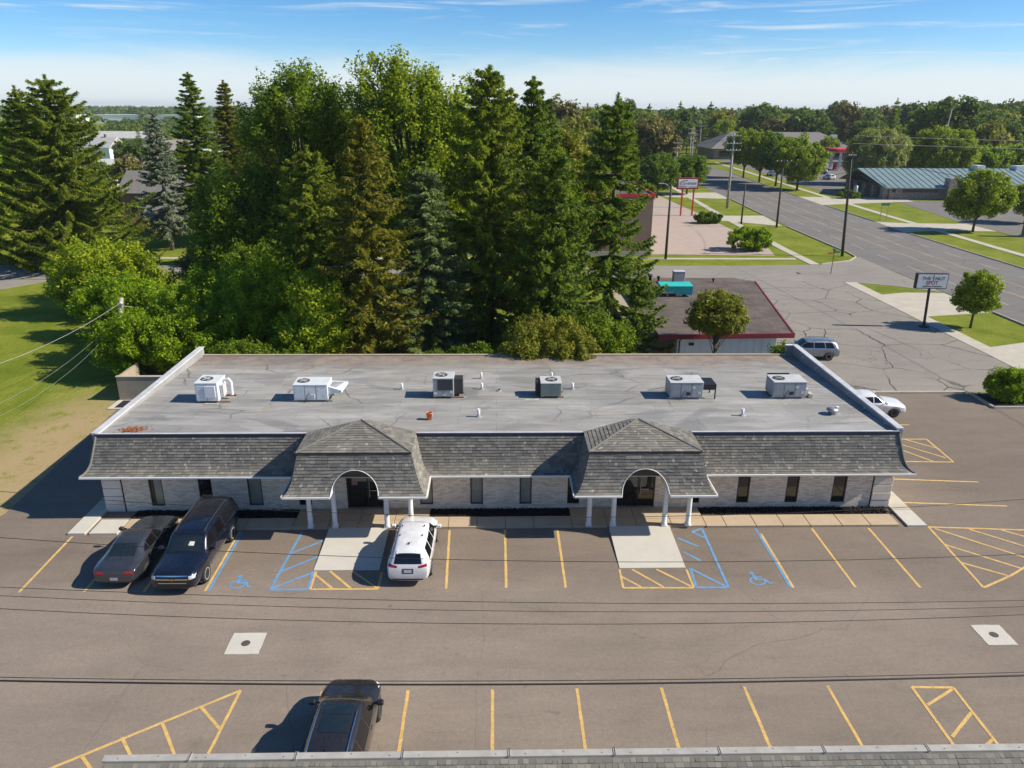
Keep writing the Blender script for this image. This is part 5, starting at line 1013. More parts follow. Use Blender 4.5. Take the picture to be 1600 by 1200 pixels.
def broad_geo(h, blobs, seed, n_clump=260, per=70, leaf=.24, cr=.75, up=.35, trunk_r=.3, fork=.35, elong=1.0, inner=.25, droop=0, stems=1, limb_every=4):
    """blobs: (x,y,z,rx,ry,rz) ellipsoids (local) making the crown"""
    rng = np.random.default_rng(seed); tb = MB(); V = []; blobs = np.array(blobs, float); w = (blobs[:, 3]*blobs[:, 4]*blobs[:, 5])**.67; w /= w.sum(); fz = h*fork
    for s in range(stems):
        off = (0, 0) if stems == 1 else (rng.uniform(-.6, .6), rng.uniform(-.6, .6)); tb.tube([(off[0], off[1], -.1), (off[0]*1.6, off[1]*1.6, fz*.6), (off[0]*2, off[1]*2, fz*1.2)], [trunk_r*1.3, trunk_r, trunk_r*.7], 8)
    which = rng.choice(len(blobs), n_clump, p=w)
    for ci in range(n_clump):
        b = blobs[which[ci]]; d = unit(rng.normal(size=3)); rr_ = 1-inner*rng.random()**1.4 if rng.random() < .82 else rng.uniform(.3, .8); c = b[:3]+d*b[3:]*rr_
        if c[2] < .25: continue
        R0 = cr*rng.uniform(.6, 1.3); ax = unit(d*np.array([1, 1, .6])+np.array([0, 0, up])-np.array([0, 0, droop])+rng.normal(0, .2, 3))
        if ci % limb_every == 0:
            st = np.array([rng.uniform(-.1, .1), rng.uniform(-.1, .1), fz*rng.uniform(.6, 1.15)]); mid = st*.45+c*.55+np.array([0, 0, .06*h])*(1 if c[2] > fz else -.2); tb.tube([st, mid, c], [trunk_r*.34, trunk_r*.2, .02], 5, cap=False)
        k = int(per*2.0*rng.uniform(.7, 1.3)); q = rng.normal(size=(k, 3)); q = unit(q)*rng.uniform(.15, 1, (k, 1))**.5*R0; along = q@ax; q = q+np.outer(along*(elong-1), ax)
        C = c+q; Nn = unit(q)*.8+np.array([d[0]*.3, d[1]*.3, .5])+rng.normal(0, .45, (k, 3)); D = rng.normal(size=(k, 3))+ax*.7-np.array([0, 0, .25+droop])
        V.append(leaf_quads(C, D, Nn, rng.uniform(.6, 1.3, k)*leaf*.88, rng.uniform(.7, 1.3, k)*leaf*.62))
    return tb, np.concatenate(V)
def plant(name, lab, cat, geo, loc, lm, bark='bark', rz=0, group=None, crown='crown'):
    tb, V = geo; t = thing(name, lab, cat, loc, rz, group); tb.build('trunk', M[bark], t, smooth=True); link(crown, quads_mesh(crown, V, M[lm], 3), t); return t
G1 = 'tall trees behind the office building'
# -- left group
plant('spruce_tree', 'huge olive spruce with two ragged tops at the far left', 'tree', spruce_geo(22.8, 9.8, .8, 101, .40, .66, 1.2, .54, 0, None, .58, 3, .3, .8), (-53.2, 96.5, 0), 'leaf_spruce', 'bark', 0, 'spruces on the left')
plant('spruce_tree', 'olive spruce half hidden behind the huge two-topped spruce', 'tree', spruce_geo(21.6, 6.5, 1.5, 102, .36, .55, 1.0, .62, 0, None, .7, 2, .3, .7), (-58.5, 99, 0), 'leaf_spruce', 'bark', 0, 'spruces on the left')
plant('blue_spruce_tree', 'silvery blue spruce leaning beside the brick house', 'tree', spruce_geo(19.2, 4.3, 3.0, 103, .42, .42, 1.15, .5, .04, None, .8, 1, .15, .6), (-46.6, 109, 0), 'leaf_blue', 'bark_grey', 0, 'spruces on the left')
plant('spruce_tree', 'dark green spruce right behind the silvery blue spruce', 'tree', spruce_geo(23.8, 6.0, 3.0, 104, .42, .62, 1.1, .55, 0, None, .72, 3, .2, .6), (-43.0, 114, 0), 'leaf_spruce_dark', 'bark', 0, 'spruces on the left')
plant('spruce_tree', 'bronze-tinged spruce with a thin spire between spruce and maple', 'tree', spruce_geo(23.0, 4.8, 3, 105, .38, .5, 1.0, .58, 0, None, .75, 1, .2, .6), (-40.6, 121, 0), 'leaf_spruce_brown', 'bark', 0, 'spruces on the left')
plant('spruce_tree', 'small bronze spruce showing its tip left of the dark maple', 'tree', spruce_geo(21.2, 4.6, 3, 106, .38, .55, .9, .6, 0, None, .9, 1, .2, .6), (-36.4, 125, 0), 'leaf_spruce_brown', 'bark', 0, 'spruces on the left')
plant('broadleaf_tree', 'bright green leafy tree cut by the left picture edge', 'tree', broad_geo(20, [(0, 0, 13, 6.5, 5, 6.5), (3, 0, 8, 5, 4.5, 5)], 107, 300, 56, .42, 1.0, .5, .35, .3, 1.6), (-79, 118, 0), 'leaf_bright', 'bark')
plant('broadleaf_tree', 'low yellow-green tree at the left edge under the bright one', 'tree', broad_geo(9, [(0, 0, 5, 4.5, 4, 4)], 108, 160, 52, .36, .9, .5, .25, .25, 1.6), (-70.5, 104, 0), 'leaf_yellow', 'bark')
# -- centre group
plant('maple_tree', 'dark green upright maple with spiky shoots left of the tallest maple', 'tree', broad_geo(23.5, [(0, 0, 15.5, 5.6, 4.6, 7.2), (-3.4, -2, 9.0, 4.4, 3.6, 4.6), (1.5, -1, 18.2, 4.4, 3.6, 4.4), (2.6, -1, 10, 4, 3.4, 5)], 111, 620, 50, .30, .72, 1.3, .42, .3, 2.3), (-19.6, 78, 0), 'leaf_maple_dark', 'bark', 0, G1)
plant('maple_tree', 'tallest bright green maple with airy crown behind the spruces', 'tree', broad_geo(24.8, [(0, 0, 16.5, 5.2, 4.6, 6.6), (-2.6, -.6, 20.6, 2.6, 2.4, 3.6), (2.8, -.5, 19.0, 3.4, 2.6, 3.4), (.5, -1, 11, 5, 4, 4.5), (3.6, 0, 14.5, 3.2, 3, 3.6)], 112, 540, 44, .32, .74, 1.0, .40, .3, 2.0, .3), (-7.9, 74, 0), 'leaf_maple', 'bark', 0, G1)
plant('maple_tree', 'low dark green maple lobe left of the upright dark maple', 'tree', broad_geo(14.5, [(0, 0, 9.0, 4.0, 3.6, 4.6), (2.4, -1, 6.0, 3.8, 3.2, 4.2), (-1.2, -.5, 6.0, 3.2, 3, 3.6)], 118, 400, 50, .30, .72, .8, .3, .25, 2.0), (-25.6, 76, 0), 'leaf_maple_dark', 'bark', 0, G1)
plant('maple_tree', 'pale green maple filling the gap right of the tallest maple', 'tree', broad_geo(17.5, [(0, 0, 11.5, 4.2, 4, 5.6), (-1.5, 0, 8, 4, 3.4, 4)], 113, 240, 60, .36, .9, .5, .3, .3, 1.2), (-3.6, 86, 0), 'leaf_yellow', 'bark', 0, G1)
plant('willow_tree', 'pale yellowish willow glimpsed between the two big maples', 'tree', broad_geo(19.2, [(0, 0, 12.5, 3.0, 3, 6.4)], 114, 170, 70, .34, .8, -.2, .3, .3, 1.5, .25, .6), (-19.0, 97, 0), 'leaf_pale', 'bark', 0, G1)
plant('spruce_tree', 'bronze spruce with a bare grey trunk at the rear roof edge', 'tree', spruce_geo(18.8, 4.4, 3.4, 121, .44, .52, 1.35, .42, 0, None, .62, 1, .2, .8), (-9.3, 54.6, 0), 'leaf_spruce_brown', 'bark_grey', 0, G1)
plant('spruce_tree', 'bronze and green spruce standing in front of the dark maple', 'tree', spruce_geo(16.6, 4.9, 2, 122, .44, .54, 1.35, .42, 0, None, .52, 2, .2, .8), (-14.4, 60, 0), 'leaf_spruce', 'bark', 0, G1)
plant('fir_tree', 'blue-green fir between the bronze spruce and the biggest spruce', 'tree', spruce_geo(15.6, 4.0, 1.4, 123, .30, .34, 1.5, .40, 0, None, .55, 2, .1, .5), (-5.2, 57, 0), 'leaf_bluegreen', 'bark_grey', 0, G1)
plant('spruce_tree', 'biggest olive spruce with arching branches in the tree row', 'tree', spruce_geo(22.3, 5.6, 2.0, 124, .46, .60, 1.5, .46, 0, None, .52, 3, .35, .9), (-.4, 60, 0), 'leaf_spruce', 'bark', 0, G1)
plant('spruce_tree', 'dark spruce tip rising just right of the biggest olive spruce', 'tree', spruce_geo(21.8, 5.2, 4, 125, .42, .62, 1.3, .48, 0, None, .62, 2, .3, .8), (3.2, 67, 0), 'leaf_spruce_dark', 'bark', 0, G1)
plant('spruce_tree', 'lower dark spruce filling the row before the right-hand spruce', 'tree', spruce_geo(16.8, 4.6, 1.2, 126, .44, .56, 1.4, .42, 0, None, .55, 2, .3, .9), (4.4, 56.6, 0), 'leaf_spruce_dark', 'bark', 0, G1)
plant('olive_leaved_tree', 'rounded olive tree behind the dark spruces', 'tree', broad_geo(17.4, [(0, 0, 11.5, 3.8, 4, 5.4), (2.4, 0, 8.8, 3.6, 3.4, 4.4)], 127, 240, 60, .34, .85, .4, .32, .3, 1.1), (8.0, 88, 0), 'leaf_olive', 'bark', 0, G1)
plant('spruce_tree', 'right-hand spruce with twin spires and long layered branches', 'tree', spruce_geo(20.5, 5.0, 1.6, 128, .36, .64, 1.5, .44, .10, (-.12, 0), .58, 3, .3, .7), (9.6, 62.5, 0), 'leaf_spruce_dark', 'bark', 0, G1)
plant('young_spruce_tree', 'low spruce limb mass beside the brown gravel roof', 'tree', spruce_geo(7.5, 2.8, .6, 129, .3, .36, 1.3, .36, .1, (.4, 0), .7, 1, .4, .6), (11.0, 56.8, 0), 'leaf_spruce_dark', 'bark', 0, G1)
# -- big shrubs along the rear and left side
G2 = 'leafy shrubs around the rear of the office building'
def shrub(lab, loc, blobs, seed, lm, n=200, per=64, leaf=.2, cr=.55, up=.6, elong=1.5, h=None, **k):
    return plant('shrub', lab, 'shrub', broad_geo(h or max(b[2]+b[5] for b in blobs), blobs, seed, n, per, leaf, cr, up, .12, .12, elong, .35, k.get('droop', 0), 4, 5), loc, lm, 'bark', 0, G2)
shrub('yellow-green feathery shrub furthest to the left by the driveway', (-38.6, 73, 0), [(0, 0, 4.0, 4.4, 3, 3.2), (3.5, -1, 3.6, 3.6, 3, 3.0), (-2.5, 0, 3.0, 2.8, 2.4, 2.4)], 201, 'leaf_yellow', 300, 60, .26, .62, .7, 1.8)
shrub('bright green shrub wrapped round the leaning grey pole', (-29.0, 59, 0), [(0, 0, 3.2, 3.0, 2.6, 3.0), (2.6, -.6, 3.6, 2.6, 2.4, 3.0), (-1.6, -1, 2.2, 2.0, 2, 2.0)], 202, 'leaf_bright', 300, 62, .2, .52, .5, 1.5)
shrub('bright shrub hanging over the tan block enclosure', (-25.8, 54.6, 0), [(0, 0, 3.2, 3.0, 2.4, 2.4), (2.4, 0, 3.0, 2.8, 2.2, 2.4), (-2.0, 0, 2.6, 2.2, 2, 2.2)], 203, 'leaf_bright', 340, 62, .18, .5, .4, 1.4)
shrub('mid-green shrub behind the rear left roof corner', (-22.5, 60, 0), [(0, 0, 4.0, 3.4, 2.8, 3.6), (2.6, 0, 3.4, 2.6, 2.6, 3.2)], 204, 'leaf_bright', 300, 62, .2, .55, .7, 1.6)
shrub('dense green shrub rising behind the second air conditioner', (-17.4, 57.5, 0), [(0, 0, 4.6, 3.2, 2.6, 4.0), (-2.4, -1, 3.2, 2.4, 2.2, 3.0)], 205, 'leaf_bright', 320, 62, .2, .55, .7, 1.6)
shrub('lime green feathery shrub left of the bare grey trunk', (-13.0, 53.8, 0), [(0, 0, 4.8, 2.5, 2.2, 3.4), (-.6, -.6, 3.0, 2.6, 2.0, 2.6)], 206, 'leaf_yellow', 300, 60, .2, .5, .8, 2.0)
shrub('low dark hedge shrub touching the left rear roof edge', (-17.6, 49.8, 0), [(0, 0, 2.3, 2.6, 1.5, 2.0), (3.0, .4, 1.8, 2.2, 1.4, 1.6)], 207, 'leaf_maple_dark', 230, 62, .18, .45, .3, 1.3)
shrub('bronze-leaved bush in the yard behind the shrubs', (-33.0, 84, 0), [(0, 0, 2.6, 2.4, 2, 2.4), (2, 0, 2.0, 2, 2, 2)], 208, 'leaf_red', 150, 56, .26, .55, .7, 1.5)
shrub('pale green bush drooping over the rear roof edge', (3.4, 49.2, 0), [(0, 0, 4.2, 2.9, 1.9, 1.9), (-1.6, -.6, 3.6, 1.6, 1.4, 1.5), (1.8, -.9, 3.9, 1.5, 1.3, 1.3)], 209, 'leaf_olive', 300, 62, .17, .42, .2, 1.5)
shrub('dark bush under the spruces left of the pale drooping bush', (-1.0, 52.6, 0), [(0, 0, 1.5, 2.8, 1.8, 1.6), (-2.8, 0, 1.2, 2, 1.6, 1.3)], 210, 'leaf_mid', 230, 60, .18, .45, .4, 1.3)
shrub('dark leafy bush between the pale drooping bush and white siding', (7.0, 52.6, 0), [(0, 0, 2.8, 3.0, 2, 2.6), (2.2, 0, 1.8, 1.6, 1.6, 1.8)], 211, 'leaf_maple_dark', 250, 60, .19, .48, .5, 1.4)
shrub('small weed bush at the foot of the white siding', (21.4, 52.8, 0), [(0, 0, 1.9, 1.0, .8, 1.1)], 212, 'leaf_mid', 60, 46, .17, .34, .7, 1.5)
shrub('leafy bush in the shade behind the enclosure', (-31.8, 64.5, 0), [(0, 0, 3, 3, 2.4, 2.8), (-3, 1, 2.6, 2.6, 2, 2.4)], 213, 'leaf_bright', 230, 60, .22, .55, .6, 1.5)
shrub('dark laurel bush under the dark maple', (-22, 68, 0), [(0, 0, 4, 4.5, 3, 4), (6, 0, 3.5, 4, 3, 3.6)], 214, 'leaf_maple_dark', 330, 60, .26, .65, .5, 1.4)
# -- street trees on the right
G3 = 'small trees on the verges'
plant('street_tree', 'small round tree in the verge beside the white shop sign', 'tree', broad_geo(5.6, [(0, 0, 3.6, 1.75, 1.7, 1.75), (0, 0, 2.6, 1.9, 1.7, .9)], 301, 150, 60, .20, .40, .5, .10, .3, 1.4), (45.3, 68.1, 0), 'leaf_maple', 'bark', 0, G3)
plant('street_tree', 'small bronze-leaved tree in front of the white siding', 'tree', broad_geo(7.0, [(0, 0, 5.6, 1.9, 1.8, 1.35), (0, 0, 5.0, 2.1, 1.8, .9)], 302, 150, 56, .19, .40, .3, .10, .55, 1.3), (16.2, 52.6, 0), 'leaf_olive', 'bark', 0, G3)
plant('street_tree', 'round tree before the green metal roof', 'tree', broad_geo(10.0, [(0, 0, 6.6, 4.6, 4, 3.4), (-2, 0, 5, 3.4, 3, 2.2), (2.4, 0, 5.4, 3, 3, 2.4)], 303, 230, 56, .38, .8, .4, .18, .28, 1.3), (81.6, 127.7, 0), 'leaf_maple', 'bark', 0, G3)
plant('street_tree', 'bushy tree by the brick sign at the right picture edge', 'tree', broad_geo(7.0, [(0, 0, 4.4, 3.2, 3, 2.6)], 304, 110, 56, .38, .75, .4, .15, .2, 1.3), (97.5, 138, 0), 'leaf_maple', 'bark', 0, G3)
row = [(74.6, 232, 13.4, 4.6), (74.6, 217.5, 13.6, 5.2), (75.6, 207, 13.6, 5.4), (77.6, 197, 13.2, 6.2)]
labs = ('furthest round tree of the roadside row before the grey roof', 'second furthest round tree of the roadside row', 'middle round tree of the roadside row', 'broadest round tree of the roadside row')
for i, (x, y, h, r) in enumerate(row):
    plant('roadside_tree', labs[i], 'tree', broad_geo(h, [(0, 0, h-r*.85, r, r, r*.85), (0, 0, h*.5, r*.9, r*.9, r*.5)], 310+i, 190, 52, .55, 1.0, .4, .26, .3, 1.3), (x, y, 0), ('leaf_maple', 'leaf_maple', 'leaf_mid', 'leaf_maple', 'leaf_maple')[i], 'bark', 0, 'roadside row of round trees')
plant('willow_tree', 'pale willow behind the gable end of the stone building', 'tree', broad_geo(15.0, [(0, 0, 8.6, 8.0, 6, 6.0), (-3, 0, 6, 5, 4, 3.6)], 320, 330, 60, .55, 1.2, .1, .4, .25, 1.5, .3, .5), (104.5, 212, 0), 'leaf_pale', 'bark')
plant('maple_tree', 'broad bright maple behind the green metal roof', 'tree', broad_geo(15.0, [(0, 0, 9.0, 9.0, 6, 5.6), (-5, 0, 6.4, 5, 4, 3.6), (4.5, 0, 6, 5, 4, 3.6)], 321, 360, 60, .55, 1.25, .4, .4, .2, 1.4), (123.5, 214, 0), 'leaf_maple', 'bark')
for i, (x, y, h, lab) in enumerate(((146, 228, 9.5, 'clipped hedge-like tree behind the right end of green roof'), (157, 230, 9.8, 'hedge-like tree at the right picture edge'))):
    plant('hedge_tree', lab, 'tree', broad_geo(h, [(0, 0, h*.55, 6.8, 4, h*.45)], 325+i, 190, 56, .6, 1.1, .4, .3, .2, 1.2), (x, y, 0), 'leaf_bright', 'bark')
plant('street_tree', 'leafy tree behind the red framed sign', 'tree', broad_geo(9.0, [(0, 0, 5.6, 4.4, 4, 3.4), (-4, 0, 5, 4, 3.5, 3.0)], 330, 230, 56, .42, .9, .4, .2, .25, 1.3), (46.4, 186, 0), 'leaf_mid', 'bark', 0, G3)
plant('street_tree', 'dark tree between the brick shop and the red framed sign', 'tree', broad_geo(9.4, [(0, 0, 5.8, 4.6, 4, 3.8), (-3, 0, 4.8, 4, 3.5, 3.0)], 331, 230, 56, .42, .9, .4, .2, .25, 1.3), (37.5, 178, 0), 'leaf_mid', 'bark', 0, G3)
def bush(lab, x, y, rx, ry, h, seed, lm, n=120, leaf=.16):
    plant('round_bush', lab, 'bush', broad_geo(h, [(0, 0, h*.5, rx, ry, h*.5), (rx*.3, 0, h*.42, rx*.7, ry*.8, h*.45)], seed, n, 56, leaf, .34, .3, .06, .1, 1.1, .3, 0, 3, 8), (x, y, 0), lm, 'bark', 0, 'clipped bushes')
bush('glossy round bush in the planter at the right picture edge', 36.6, 49.3, 1.55, 1.1, 2.3, 341, 'leaf_bright', 230, .15)
bush('low round bush at the corner of the pale concrete lot', 37.0, 109.5, 3.4, 2.4, 3.3, 342, 'leaf_bright', 190, .22)
bush('low clipped bush under the red framed sign', 38.4, 137, 2.6, 1.6, 1.9, 343, 'leaf_mid', 130, .22)
bush('dark bush behind the brick shop wall', 33.0, 170, 2.6, 2.0, 4.2, 344, 'leaf_maple_dark', 120, .3)
bush('small flowering bush by the stone gable', 82.5, 178, 3.0, 1.6, 1.8, 345, 'leaf_mid', 80, .3)
# -- far trees: shared meshes, one object per tree
def far_variant(k, conifer=False):
    rng = np.random.default_rng(900+k); h = 12+rng.uniform(-1, 2)
    if conifer: tb, V = spruce_geo(14, 2.6, 1, 900+k, .3, 1.0, .45, 1.0, 0, None, .8, 1)
    else:
        bl = [(0, 0, h*.62, 4.6, 4.4, h*.36)]+[(rng.uniform(-2.5, 2.5), rng.uniform(-2, 2), h*rng.uniform(.45, .8), 3.0, 3, h*.2) for _ in range(3)]; tb, V = broad_geo(h, bl, 900+k, 130, 26, .85, 1.25, .4, .25, .25, 1.3)
    return tb, V
FAR_M = ['leaf_far', 'leaf_mid', 'leaf_far', 'leaf_olive', 'leaf_maple', 'leaf_far', 'leaf_red']
protos = []
for k in range(9):
    con = k in (7, 8); tb, V = far_variant(k, con); lm = 'leaf_spruce_dark' if con else FAR_M[k]
    nt_ = len(tb.v); mb_me = quads_mesh('far_tree', V, [M[lm], M['bark']], 3)
    tm = tb.mesh('t', M['bark']); bm = bmesh.new(); bm.from_mesh(mb_me); n0 = len(bm.faces); bm.from_mesh(tm); bm.faces.ensure_lookup_table()
    for f in bm.faces[n0:]: f.material_index = 1
    bm.to_mesh(mb_me); bm.free(); protos.append(mb_me)
rng = np.random.default_rng(77); far = []
def in_clear(X, Y):
    if 42+cx(Y) < X < 84+cx(Y) and Y < 330: return True          # road corridor
    if 15 < X < 60 and Y < 215: return True
    if 84 <= X < 190 and Y < 262: return True
    if 86 < X < 150 and 262 <= Y < 352: return True
    return False
tries = 0
while len(far) < 285 and tries < 9000:
    tries += 1; a = rng.uniform(-.04, .78); Y = 165*math.exp(rng.uniform(0, 1)*math.log(560/165)); X = Y*math.tan(a)
    if in_clear(X, Y): continue
    if any((X-p[0])**2+(Y-p[1])**2 < (6.4+Y*.013)**2 for p in far[-400:]): continue
    far.append((X, Y))
for X, Y in [(-62, 150), (-48, 165), (-75, 140), (-86, 150), (-95, 130), (-83, 118), (-100, 112), (-70, 175), (-92, 180), (-110, 160), (-60, 205), (-130, 220), (-105, 205), (-74, 225), (-82, 195), (-95, 240), (-118, 250), (-88, 275), (-125, 290), (-140, 310), (-100, 310), (-150, 270), (-160, 340), (-130, 360), (-112, 380), (-175, 390), (-148, 400), (-190, 430), (-160, 450), (-68, 190), (-90, 215), (-115, 225), (-72, 250), (-76, 148), (-66, 138), (-88, 165), (-80, 172), (-98, 190), (-84, 205), (-72, 160), (-112, 245), (-125, 265), (-104, 270), (-135, 330), (-120, 345), (-150, 360), (-168, 410), (-140, 425), (-182, 465), (-205, 480), (-172, 500), (-225, 520)]: far.append((X, Y))
for i, (X, Y) in enumerate(far):
    k = int(rng.integers(0, 7)) if rng.random() < .86 else int(rng.integers(7, 9)); s = rng.uniform(.95, 1.75)*(1.0+max(0, X-200)/900)
    if X < 0: s = rng.uniform(.5, .75)
    o = link('distant_tree', protos[k], None, (X, Y, -.1), rng.uniform(0, 6.28)); o.scale = (s*rng.uniform(.9, 1.15), s*rng.uniform(.9, 1.15), s)
    if X >= 0: tag(o, 'leafy tree in the wood beyond the road and shops', 'tree', 'distant trees beyond the shops')
    else: tag(o, 'leafy tree in the gardens far behind the left spruces', 'tree', 'distant trees on the left')
# wood to the horizon: one mass
def woodland():
    rng = np.random.default_rng(5); C = []; S = []
    for ring in range(3400):
        Y = 430*math.exp(rng.uniform(0, 1)**.9*math.log(3600/430)); X = Y*math.tan(rng.uniform(-.80, .80))
        h = rng.uniform(10, 18)+(max(0, X)/Y)*9*(1 if Y < 1300 else 0); r = rng.uniform(3.5, 7)*(1+Y/2600); k = 90 if Y < 750 else (48 if Y < 1400 else 22)
        if X < -20 and Y < 935: h *= .5; r *= .8
        d = unit(rng.normal(size=(k, 3))); d[:, 2] = np.abs(d[:, 2]*1.0)
        C.append(np.array([X, Y, h*.45])+d*np.array([r, r, h*.55])*rng.uniform(.75, 1.05, (k, 1))); S.append(np.full(k, r*(.27 if k > 60 else .36 if k > 30 else .6)))
    C = np.concatenate(C); S = np.concatenate(S); n = len(C); V = leaf_quads(C, rng.normal(size=(n, 3)), rng.normal(0, .6, (n, 3))+np.array([0, -.5, 1]), S*1.2, S)
    return quads_mesh('woodland', V, M['leaf_far'], 3)
tag(link('woodland', woodland()), 'wooded country stretching to the horizon', 'wood', kind='stuff')
# ================================================================== buildings and street furniture beyond
def bx(name, t, mat, *a, bev=0): return MB().box(*a, bev=bev).build(name, M[mat], t)
# ---- low shop with the brown gravel roof
t = thing('gravel_roof_shop', 'low white-sided shop with brown gravel roof and dark red eave', 'building', (19, 64.5, 0)); T0 = Vector((19, 64.5, 0))
def PS(mb, name, mats, parent=t): mb.v = [(x-19, y-64.5, z) for x, y, z in mb.v]; return mb.build(name, M[mats] if isinstance(mats, str) else mats, parent)
PS(MB().box(14.0, 21.7, 55.2, 73.5, -.05, 3.0), 'wall', 'siding')
PS(MB().prism([(12.4, 54.5), (22.9, 54.9), (25.9, 73.3), (24.1, 75), (13.2, 75), (12.4, 74)], 3.12, 3.32), 'roof', 'gravel_roof')
PS(MB().prism([(12.36, 54.44), (22.96, 54.84), (22.93, 54.98), (12.36, 54.58)], 2.98, 3.36), 'eave_fascia', 'darkred'); PS(MB().prism([(22.94, 54.86), (25.98, 73.3), (25.86, 73.34), (22.82, 54.95)], 2.99, 3.37), 'eave_fascia', 'darkred')
for k in range(13): PS(MB().box(14.05+k*.6, 14.09+k*.6, 55.17, 55.2, 0, 2.95), 'siding_batten', 'siding')
PS(MB().tube([(14.25, 54.75, 3.0), (14.15, 55.05, 2.7), (14.15, 55.08, .1)], .05, 6), 'downpipe', 'black'); PS(MB().box(14.9, 15.3, 55.12, 55.2, 2.3, 2.5), 'wall_lamp', 'black')
PS(MB().box(10.6, 14.0, 56.5, 73, -.05, 2.9), 'side_wing', 'tan_wall')
v = thing('roof_exhaust_hood', 'teal painted exhaust hood on the brown gravel roof', 'exhaust hood', (16.6, 67.3, 3.3))
MB().add([(-1.5, -.6, .55), (1.3, -.6, .2), (1.3, .7, .2), (-1.5, .7, .55), (-1.6, -.7, 1.05), (1.35, -.7, 1.05), (1.35, .8, 1.15), (-1.6, .8, 1.15)], ((3, 2, 1, 0), (4, 5, 6, 7), (0, 1, 5, 4), (1, 2, 6, 5), (2, 3, 7, 6), (3, 0, 4, 7))).build('hood', M['teal'], v)
for x in (-.9, .9): MB().box(x-.06, x+.06, -.4, -.28, 0, .6).build('leg', M['metal'], v)
MB().box(-.1, .5, -.3, .3, 0, .45).build('duct', M['metal'], v)
v = thing('roof_condenser', 'grey condenser unit at the far edge of the gravel roof', 'air conditioner', (18.0, 72.6, 3.32)); bx('cabinet', v, 'ac_grey', -.55, .55, -.4, .4, .1, 1.15, bev=.03); bx('lid', v, 'ac_lid', -.57, .57, -.42, .42, 1.16, 1.22); bx('side_panel', v, 'ac_white', .551, .60, -.3, .3, .15, 1.1); bx('base', v, 'wood_grey', -.6, .6, -.45, .45, 0, .09)
for i, (x, y, h, r, lab) in enumerate(((15.4, 73.6, .7, .14, 'stubby dark turbine vent on the gravel roof'), (16.2, 73.4, .55, .1, 'thin dark vent pipe beside the turbine vent'), (14.2, 73.2, .45, .08, 'small dark vent pipe at the far left of the gravel roof'), (21.6, 73.0, .4, .08, 'lone dark vent pipe at the far right of the gravel roof'))):
    v = thing('roof_vent', lab, 'vent pipe', (x, y, 3.32), 0, 'vents on the gravel roof'); MB().lathe([(r, 0), (r, h*.6), (r*1.7, h*.62), (r*1.7, h*.9), (r*.4, h)], 12).build('stack', M['dark'], v, smooth=True); bx('flashing', v, 'rust', -r*2, r*2, -r*2, r*2, 0, .02)
v = thing('roof_debris', 'small dark wooden frame lying on the gravel roof', 'debris', (13.9, 67.0, 3.32)); bx('plank', v, 'wood_dark', -.9, .9, -.1, .1, 0, .22); bx('plank', v, 'wood_dark', -.9, -.7, .101, .5, 0, .4); bx('plank', v, 'wood_dark', .7, .9, .101, .5, 0, .4)
# ---- tan block enclosure behind the left wall
t = thing('block_enclosure', 'tan block enclosure half hidden by the shrub at left', 'enclosure', (-23.2, 51.2, 0)); bx('wall', t, 'tan_wall', -3.3, 2.6, -1.55, -1.35, -.05, 1.75); bx('wall', t, 'tan_wall', -3.3, -3.1, -1.349, 1.5, -.05, 1.75); bx('cap', t, 'concrete', -3.34, 2.6, -1.59, -1.31, 1.752, 1.80); bx('pad', t, 'concrete_white', -3.4, 2.6, -3.2, -1.56, -.03, .05); bx('ballast', t, 'dark', -3.0, 2.5, -3.0, -1.7, .051, .07)
# ---- leaning service pole and its lines
t = thing('service_pole', 'weathered grey service pole rising out of the bright shrub', 'pole', (-29.3, 56, 0)); MB().tube([(0, 0, -.1), (.35, 0, 3), (.95, 0, 5.85)], [.2, .18, .15], 10).build('pole', M['wood_grey'], t, smooth=True); MB().lathe([(.07, 0), (.09, .08), (.05, .14)], 8, (.93, -.16, 5.45)).build('insulator', M['white'], t); bx('bracket', t, 'metal', .75, 1.1, -.2, -.1, 5.35, 5.42)
def sagline(lab, a, b, sag, r, mat, group):
    a, b = Vector(a), Vector(b); pts = [a+(b-a)*k/24-Vector((0, 0, 4*sag*(k/24)*(1-k/24))) for k in range(25)]
    o = MB().tube(pts, r, 4, cap=False).build('service_line', M[mat], None, smooth=True); tag(o, lab, 'wire', group)
sagline('white insulated line from the service pole top towards the left edge', (-28.4, 55.8, 5.5), (-36, 38, 4.6), 1.3, .014, 'metal', 'lines from the service pole')
sagline('pale line from the service pole sagging low over the lawn', (-28.8, 55.8, 4.0), (-31, 33, 3.6), 2.0, .010, 'metal', 'lines from the service pole')
sagline('second pale line from the service pole, left of the low one', (-29.0, 55.8, 4.2), (-33, 33, 3.8), 2.0, .009, 'metal', 'lines from the service pole')
sagline('short line from the service pole into the shrub on its right', (-28.4, 55.8, 5.3), (-22, 58, 4.4), .2, .03, 'wood_grey', 'lines from the service pole')
